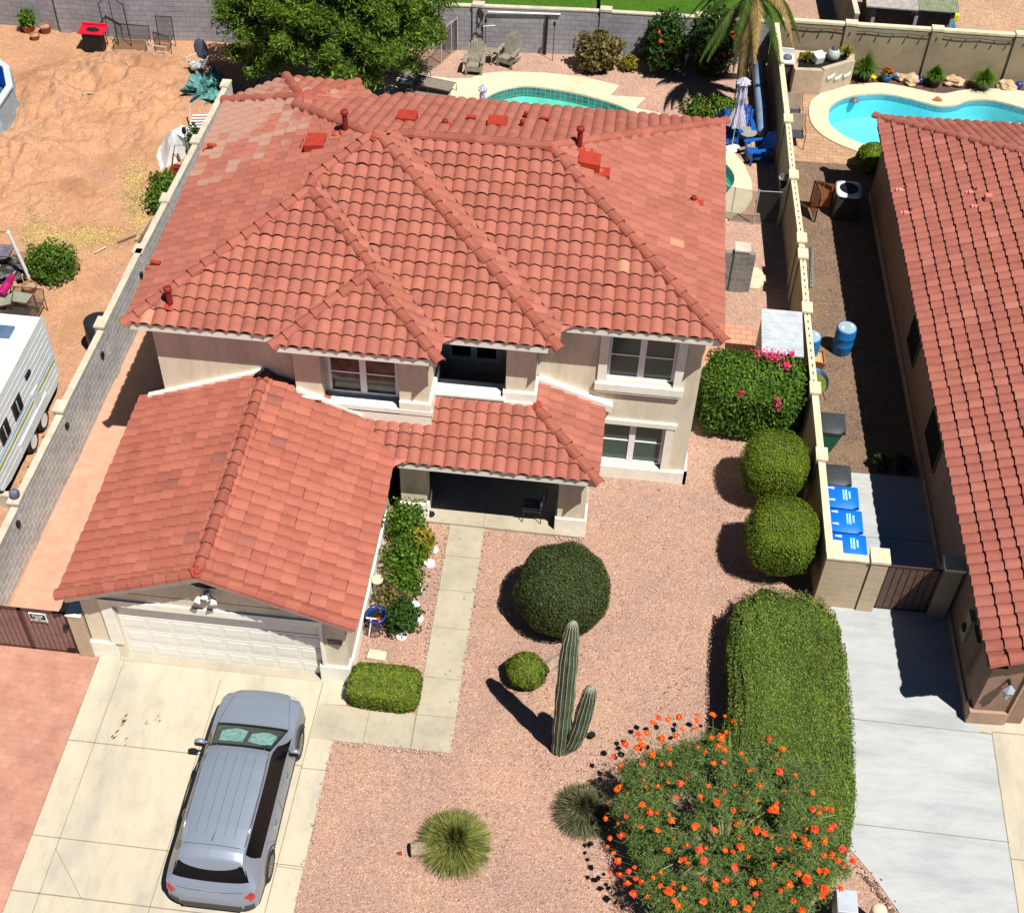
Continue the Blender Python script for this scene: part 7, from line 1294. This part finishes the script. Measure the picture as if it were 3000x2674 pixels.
# ================================================================ dirt lot
t = wthing('above_ground_pool', 'round above ground pool with grey blue sides at the left edge', 'pool', (-23.6, 38.3, 0)); cx, cyy, rr, n = -23.55, 38.0, 2.85, 14; ang = [6.283 * (k + .5) / n for k in range(n)]
q = MB(); q.v = [(cx + r_ * math.cos(a), cyy + r_ * math.sin(a), z) for r_, z in ((rr, 0), (rr, 1.18), (rr - .06, 1.18), (rr - .06, 0)) for a in ang]; q.f = [(j * n + i, j * n + (i + 1) % n, (j + 1) * n + (i + 1) % n, (j + 1) * n + i) for j in range(3) for i in range(n)]; q.build('side_wall', mat('pool_side', (.33, .41, .48), .5, .12), t); q = MB(); q.v = [(cx + r_ * math.cos(a), cyy + r_ * math.sin(a), z) for r_, z in ((rr + .06, 1.17), (rr + .06, 1.24), (rr - .16, 1.25), (rr - .16, 1.18)) for a in ang]; q.f = [(j * n + i, j * n + (i + 1) % n, (j + 1) * n + (i + 1) % n, (j + 1) * n + i) for j in range(3) for i in range(n)]; q.build('rim', mat('pool_rim', (.50, .58, .63), .5, .06), t)
q = MB(); q.v = [(cx + (rr - .05) * math.cos(a), cyy + (rr - .05) * math.sin(a), z) for z in (1.15, .12) for a in ang] ; q.f = [(i, i + n, (i + 1) % n + n, (i + 1) % n) for i in range(n)] + [tuple(range(n, 2 * n))]; q.build('liner', MATS['plaster_c'], t); q = MB(); q.v = [(cx + (rr - .06) * math.cos(a), cyy + (rr - .06) * math.sin(a), 1.02) for a in ang]; q.f = [tuple(range(n))]; q.build('water', MATS['water_c'], t)
for a in ang: q = MB(); q.bar((cx + (rr + .03) * math.cos(a), cyy + (rr + .03) * math.sin(a), 0), (cx + (rr + .03) * math.cos(a), cyy + (rr + .03) * math.sin(a), 1.17), .09, .05); q.build('upright', MATS['pool_side'], t)
mat('terracotta', (.42, .13, .05), .8, .15, 5)
for px, py, r, h, pl, lb in ((84, 84, .25, .3, 1, 'terracotta pot with a bushy green plant at the far left wall'), (134, 88, .22, .3, 0, 'empty terracotta pot near the far left wall'), (103, 108, .18, .22, 0, 'small brown pot in front of the two larger terracotta pots'), (88, 845, .22, .25, 0, 'terracotta pot at the foot of the leaning white post')):
    a = P(px, py, .15); t = wthing('terracotta_pot', lb, 'pot', (a.x, a.y, 0), 'terracotta pots in the dirt lot'); z_ = .03; q = MB(); q.lathe((a.x, a.y, z_), [(r * .7, 0), (r, h), (r * 1.06, h), (r * .85, h * .9)], 18, cap=False); q.build('pot', MATS['terracotta'], t, True); q = MB(); q.lathe((a.x, a.y, z_ + h * .8), [(r * .85, 0), (r * .85, .01)], 14); q.build('soil', MATS['log_grey'], t)
    if pl: q = MB(); ell_leaves(q, (a.x, a.y, h + .28), (.32, .3, .3), 500, .09, .3, 1.1, jit=1.2); q.build('foliage', MATS['leaf_rose'], t)
t = wthing('barbecue', 'black barbecue with a bright red top against the back wall of the dirt lot', 'barbecue', (-19.5, 43.4, 0)); q = MB(); q.box(-19.85, 42.95, .1, -19.15, 43.35, .78); q.build('cabinet', MATS['black'], t); q = MB(); q.box(-19.98, 42.9, .80, -19.02, 43.5, .87); q.box(-19.98, 43.45, .87, -19.02, 43.5, .97); q.build('tray', mat('red_plastic', (.70, .01, .04), .45), t, bevel=.02); q = MB(); q.blob((-19.45, 43.15, .9), (.25, .15, .06), 10, 6, .4, 3); q.build('clutter', MATS['tyre'], t)
def wire_frame(nm, label, cat, x, y, w_, d_, h, hb, m='black', z=.05, grp=None):
    t = wthing(nm, label, cat, (x, y, 0), grp); q = MB()
    for s_ in (-1, 1): q.tube([(x + s_ * w_ / 2, y - d_ / 2, z), (x + s_ * w_ / 2, y - d_ / 2, h), (x + s_ * w_ / 2, y + d_ / 2, h), (x + s_ * w_ / 2, y + d_ * .6, hb)], .015, 5); q.tube([(x + s_ * w_ / 2, y + d_ / 2, z), (x + s_ * w_ / 2, y + d_ / 2, h)], .015, 5)
    q.tube([(x - w_ / 2, y + d_ * .6, hb), (x + w_ / 2, y + d_ * .6, hb)], .015, 5); q.build('frame', MATS[m], t); q = MB(); q.box(x - w_ / 2, y - d_ / 2, h - .02, x + w_ / 2, y + d_ / 2, h); q.build('seat_mesh', MATS['mesh_net'], t); q = MB(); q.add([(x - w_ / 2, y + d_ / 2, h), (x + w_ / 2, y + d_ / 2, h), (x + w_ / 2, y + d_ * .6, hb), (x - w_ / 2, y + d_ * .6, hb)], [(0, 1, 2, 3)]); q.build('back_mesh', MATS['mesh_net'], t)
wire_frame('garden_bench', 'black wire garden bench against the back wall right of the barbecue', 'bench', -18.2, 43.45, 1.25, .5, .45, .85); wire_frame('wire_chair', 'tall black wire chair in the tree shadow at the back wall', 'chair', -17.0, 43.6, .6, .5, .5, 1.2)
for x, h in ((-18.9, 1.9), (-18.45, 1.95)): pass
t = wthing('trellis', 'thin dark hoop trellis leaning on the back wall behind the barbecue', 'trellis', (-19, 43.7, 0)); q = MB(); q.tube([(-19.2, 43.6, 0), (-19.3, 43.75, 1.6), (-18.9, 43.78, 2.0), (-18.4, 43.78, 1.6), (-18.3, 43.6, 0)], .02, 5); q.tube([(-18.9, 43.78, 2.0), (-18.8, 43.6, 0)], .014, 5); q.build('hoops', MATS['black'], t)
t = wthing('broken_chair', 'upturned pale metal chair at the edge of the tree shade', 'chair', (-17.1, 42.9, 0)); q = MB(); a = Vector((-17.1, 42.85, 0)); q.tube([a + Vector((-.25, 0, .05)), a + Vector((-.35, .1, .7))], .025, 6); q.tube([a + Vector((-.05, -.1, .05)), a + Vector((-.12, 0, .75))], .035, 6); q.tube([a + Vector((.3, 0, .05)), a + Vector((.35, .15, .5)), a + Vector((-.2, .2, .5))], .025, 6); q.build('legs', MATS['post_metal'], t); q = MB(); q.box(-17.35, 42.7, .08, -16.8, 43.15, .14, .2); q.build('seat', MATS['lantern_glass'], t, bevel=.02)
t = wthing('swivel_chair', 'dark blue grey swivel chair with pale arms under the big tree', 'chair', (-15.5, 42.3, 0)); x, y = -15.35, 42.1; q = MB(); q.box(x - .28, y - .28, .42, x + .28, y + .25, .52, .5); q.build('seat', mat('pale_rag', (.42, .42, .40), .9, .6, 9), t, bevel=.03); q = MB(); q.blob((x + .12, y + .32, .92), (.26, .07, .42), 14, 10, 0); q.build('backrest', mat('chair_slate', (.09, .10, .16), .4), t, True); q = MB(); q.tube([(x - .35, y - .1, .5), (x - .38, y - .05, .72), (x - .05, y + .25, .75)], .03, 6); q.tube([(x + .32, y - .25, .5), (x + .38, y - .2, .7), (x + .4, y + .2, .72)], .03, 6); q.build('armrest', MATS['post_metal'], t); q = MB(); q.tube([(x, y, .42), (x, y, .1)], .04, 6)
for k in range(5): q.bar((x, y, .1), (x + .32 * math.cos(k * 1.257), y + .32 * math.sin(k * 1.257), .05), .04)
q.build('base', MATS['post_metal'], t)
t = wthing('crumpled_tarp', 'crumpled teal tarp lying in the shade under the big tree', 'tarp', (-14.9, 40.6, 0)); q = MB(); q.blob((-14.9, 40.9, .2), (.55, .75, .38), 26, 16, .55, 3.2, 3); q.blob((-14.6, 41.3, .2), (.35, .45, .4), 20, 12, .55, 3.2, 9); q.build('sheet', mat('teal', (.10, .28, .27), .7, .5, 5), t)
wt = P(553, 352, .15); q = MB(); oc = [(557, 345, .5), (585, 392, .45), (572, 432, .35), (545, 425, .4), (520, 455, .3), (483, 478, .2), (470, 502, .03), (455, 445, .03), (468, 396, .05)]; o3 = [P(*a) for a in oc]; c0 = P(520, 410, .8)
n = len(o3); pts3 = []
for ring in range(6):
    k = ring / 5
    for i in range(n * 3):
        a, b_ = o3[i // 3], o3[(i // 3 + 1) % n]; e = a.lerp(b_, (i % 3) / 3); p = e.lerp(c0, k); p.z += .10 * noise.noise(Vector((p.x * 3, p.y * 3, 2))) + (.28 * math.sin(k * 1.5)); p.z = max(.03, p.z * (.15 + .85 * min(1, k * 2))) if k < .5 else p.z; pts3.append(tuple(p))
m_ = n * 3; q.v = pts3; q.f = [(r_ * m_ + i, r_ * m_ + (i + 1) % m_, (r_ + 1) * m_ + (i + 1) % m_, (r_ + 1) * m_ + i) for r_ in range(5) for i in range(m_)] + [tuple(5 * m_ + i for i in range(m_))]
q.single('white_tarp', MATS['rv_white'], 'bright white tarp draped over a heap beside the grey wall', 'tarp', (c0.x, c0.y, 0))
t = wthing('garden_torch', 'black torch on a thin stick in front of the white tarp', 'torch', (-14.0, 37.0, 0), 'garden torches'); a = P(547, 440, .3); b_ = P(540, 392, 1.5); q = MB(); q.tube([(b_.x, b_.y, 0), b_], .012, 6); q.build('pole', MATS['black'], t); q = MB(); q.lathe(tuple(b_), [(.05, 0), (.08, .1), (.05, .22)], 10); q.build('torch_head', MATS['black'], t)
t = wthing('push_mower', 'red push mower with a looped handle against the grey wall', 'mower', (-14.3, 36.0, 0)); x, y = -14.35, 35.95; q = MB(); q.box(x - .3, y - .25, .12, x + .28, y + .2, .34); q.build('deck', mat('mower_red', (.22, .02, .02), .5, .3, 5), t, bevel=.04); q = MB(); q.tube([(x - .24, y + .15, .3), (x - .2, y + .6, .85), (x + .2, y + .62, .88), (x + .24, y + .15, .3)], .016, 6); q.build('handle', MATS['black'], t); q = MB(); q.box(x - .15, y - .1, .34, x + .15, y + .12, .46); q.build('engine', MATS['mower_red'], t)
a = P(466, 525, .15); t = wthing('bucket', 'small orange red bucket beside the bush at the grey wall', 'bucket', (a.x, a.y, 0)); q = MB(); q.lathe((a.x, a.y, 0.03), [(.1, 0), (.14, .26), (.145, .27), (.12, .22)], 14, cap=False); q.build('shell', MATS['vent_red'], t)
t = wthing('striped_chair', 'red and white striped folding chair lying by the grey wall', 'chair', (-14, 38.6, 0)); a = P(590, 360, .3); q = MB()
for k in range(5): q.box(a.x - .35, a.y - .3 + k * .13, .3 + .03 * k, a.x + .3, a.y - .24 + k * .13, .33 + .03 * k, .2)
q.build('slats', MATS['disc_white'], t); q = MB()
for k in range(4): q.box(a.x - .33, a.y - .235 + k * .13, .29 + .03 * k, a.x + .28, a.y - .175 + k * .13, .32 + .03 * k, .2)
q.build('red_slats', MATS['mower_red'], t); q = MB(); c = P(555, 305, .9); q.tube([(a.x - .35, a.y - .2, .1), c], .03, 6); q.build('frame', MATS['post_metal'], t)
t = wthing('timber_plank', 'weathered timber planks lying beside the grey wall', 'timber', (-14.9, 32.8, 0)); q = MB(); q.bar(P(398, 705, .08), P(440, 640, .12), .10, .05); q.build('plank', MATS['wood'], t); q = MB(); q.bar(P(345, 712, .05), P(400, 690, .05), .07, .04); q.bar(P(405, 712, .12), P(455, 640, .2), .05, .05); q.build('batten', MATS['bark'], t)
for px, py, px2, py2, lb in ((375, 213, 385, 228, 'small pale stick lying on the dirt heap'), (248, 305, 282, 310, 'pale length of pipe lying on the dirt heap'), (280, 748, 312, 730, 'thin dry stick on the flat dirt near the round bush')):
    a, b_ = P(px, py, .0), P(px2, py2, .0); za, zb = dirt_h(a.x, a.y) + .03, dirt_h(b_.x, b_.y) + .03; q = MB(); q.tube([(a.x, a.y, za + .03), (b_.x, b_.y, zb + .03)], .025, 6); q.single('stick', MATS['stone_pale'], lb, 'stick', (a.x, a.y, za), 'sticks in the dirt lot')
t = wthing('leaning_post', 'long white pipe leaning up from the terracotta pot', 'pipe', (-17.3, 30.2, 0)); q = MB(); q.tube([P(92, 828, .1), P(24, 680, 2.1)], .055, 10); q.build('pipe', MATS['rv_white'], t); q = MB(); q.tube([P(22, 680, 2.05), P(-30, 680, 2.05)], .015, 5); q.build('cross_rod', MATS['bark'], t)
def glass_table(label, corners, h, m):
    t = wthing('patio_table', label, 'table', tuple(P(*corners[0], 0)), 'glass topped tables'); cs = [P(*c, h) for c in corners]; q = MB(); q.prism([(c.x, c.y) for c in cs], h - .012, h); q.build('table_top', MATS[m], t)
    q = MB()
    for a, b_ in zip(cs, cs[1:] + cs[:1]): q.bar(a - Vector((0, 0, .02)), b_ - Vector((0, 0, .02)), .03)
    q.build('top_frame', MATS['dark_bronze'], t)
    for c in cs: q = MB(); q.bar((c.x, c.y, .02), (c.x, c.y, h - .03), .035); q.build('leg', MATS['dark_bronze'], t)
see_through('smoke_glass', (.34, .38, .30), .6, .15); mat('slate_top', (.17, .15, .19), .5, .3, 6)
glass_table('grey topped table at the left edge behind the leaning pipe', [(-40, 714), (42, 718), (22, 756), (-40, 762)], .72, 'slate_top'); glass_table('glass topped table nearer the round bush beside the trailer', [(38, 851), (97, 862), (76, 888), (36, 882)], .74, 'smoke_glass'); glass_table('glass topped table at the left edge above the trailer roof', [(-40, 872), (37, 858), (30, 890), (-40, 905)], .74, 'smoke_glass')
t = wthing('folded_parasol', 'folded magenta parasol lying across the patio tables', 'parasol', (-17.8, 29.4, 0)); q = MB(); q.tube([P(3, 862, .9), P(20, 835, 1.0), P(36, 808, .95)], [.13, .12, .08], 10); q.build('canopy', mat('magenta', (.38, .005, .12), .7, .2), t); q = MB(); q.tube([P(36, 808, .95), P(44, 795, .9)], .02, 6); q.build('pole', MATS['post_metal'], t)
wire_frame('wire_rack', 'tangled dark metal rack between the glass tables and the trailer', 'rack', P(70, 905, .4).x, P(70, 905, .4).y, 1.0, .8, .5, .8, 'dark_bronze'); wire_frame('wire_rack', 'pile of grey metal chair frames beside the leaning pipe', 'rack', P(40, 790, .3).x, P(40, 790, .3).y, .8, .7, .4, .7, 'post_metal')
a = P(25, 785, .3); q = MB()
for k in range(26): q.blob((a.x + random.uniform(-.6, .5), a.y + random.uniform(-.5, .5), random.uniform(.08, .45)), (random.uniform(.05, .16), random.uniform(.05, .16), random.uniform(.04, .12)), 8, 6, .4, 3, k)
q.single('junk_heap', mat('junk', (.10, .10, .11), .7, .9, 9), 'heap of dark household clutter under the grey topped table', 'clutter', (a.x, a.y, 0), kind='stuff')
t = wthing('wire_rack', 'rusty wire plant racks lying between the trailer wheels and the grey wall', 'rack', (-14.3, 23.6, 0)); q = MB()
for k in range(4): y = 22.2 + k * .55; q.tube([(-14.75, y, .1), (-14.3, y + .1, .35), (-14.1, y + .25, .1)], .012, 5); q.tube([(-14.3, y + .1, .35), (-14.3, y + .6, .33)], .012, 5); q.tube([(-14.75, y, .1), (-14.15, y + .5, .1)], .012, 5)
q.build('wires', MATS['rusty_tub'], t)
t = wthing('black_drum', 'dark round drum hidden behind the step in the grey wall', 'barrel', (-14.2, 27.7, 0)); a = P(282, 968, .8); a.x = -14.15; q = MB(); q.lathe((a.x, a.y, 0.02), [(.38, 0), (.42, .6), (.40, 1.15), (.3, 1.2)], 20); q.build('shell', MATS['bin_black'], t, True)
x = lerp2(LW, 20.3); q = MB(); q.blob((x - .1, 20.3, 1.94), (.13, .13, .13), 14, 10, .1, 4); q.single('wall_finial', mat('finial', (.13, .14, .20), .5, .4, 9), 'dark grey stone ball on a pilaster of the grey wall', 'ornament', (x - .1, 20.3, 1.82), smooth=True)
q = MB(); q.box(-17.5, 21.0 + .35, 0, -13.9, 21.5 + .02, .5); q.single('low_wall', MATS['wall_cap'], 'low tan kerb wall in front of the travel trailer', 'wall', (-15.5, 21.4, 0))
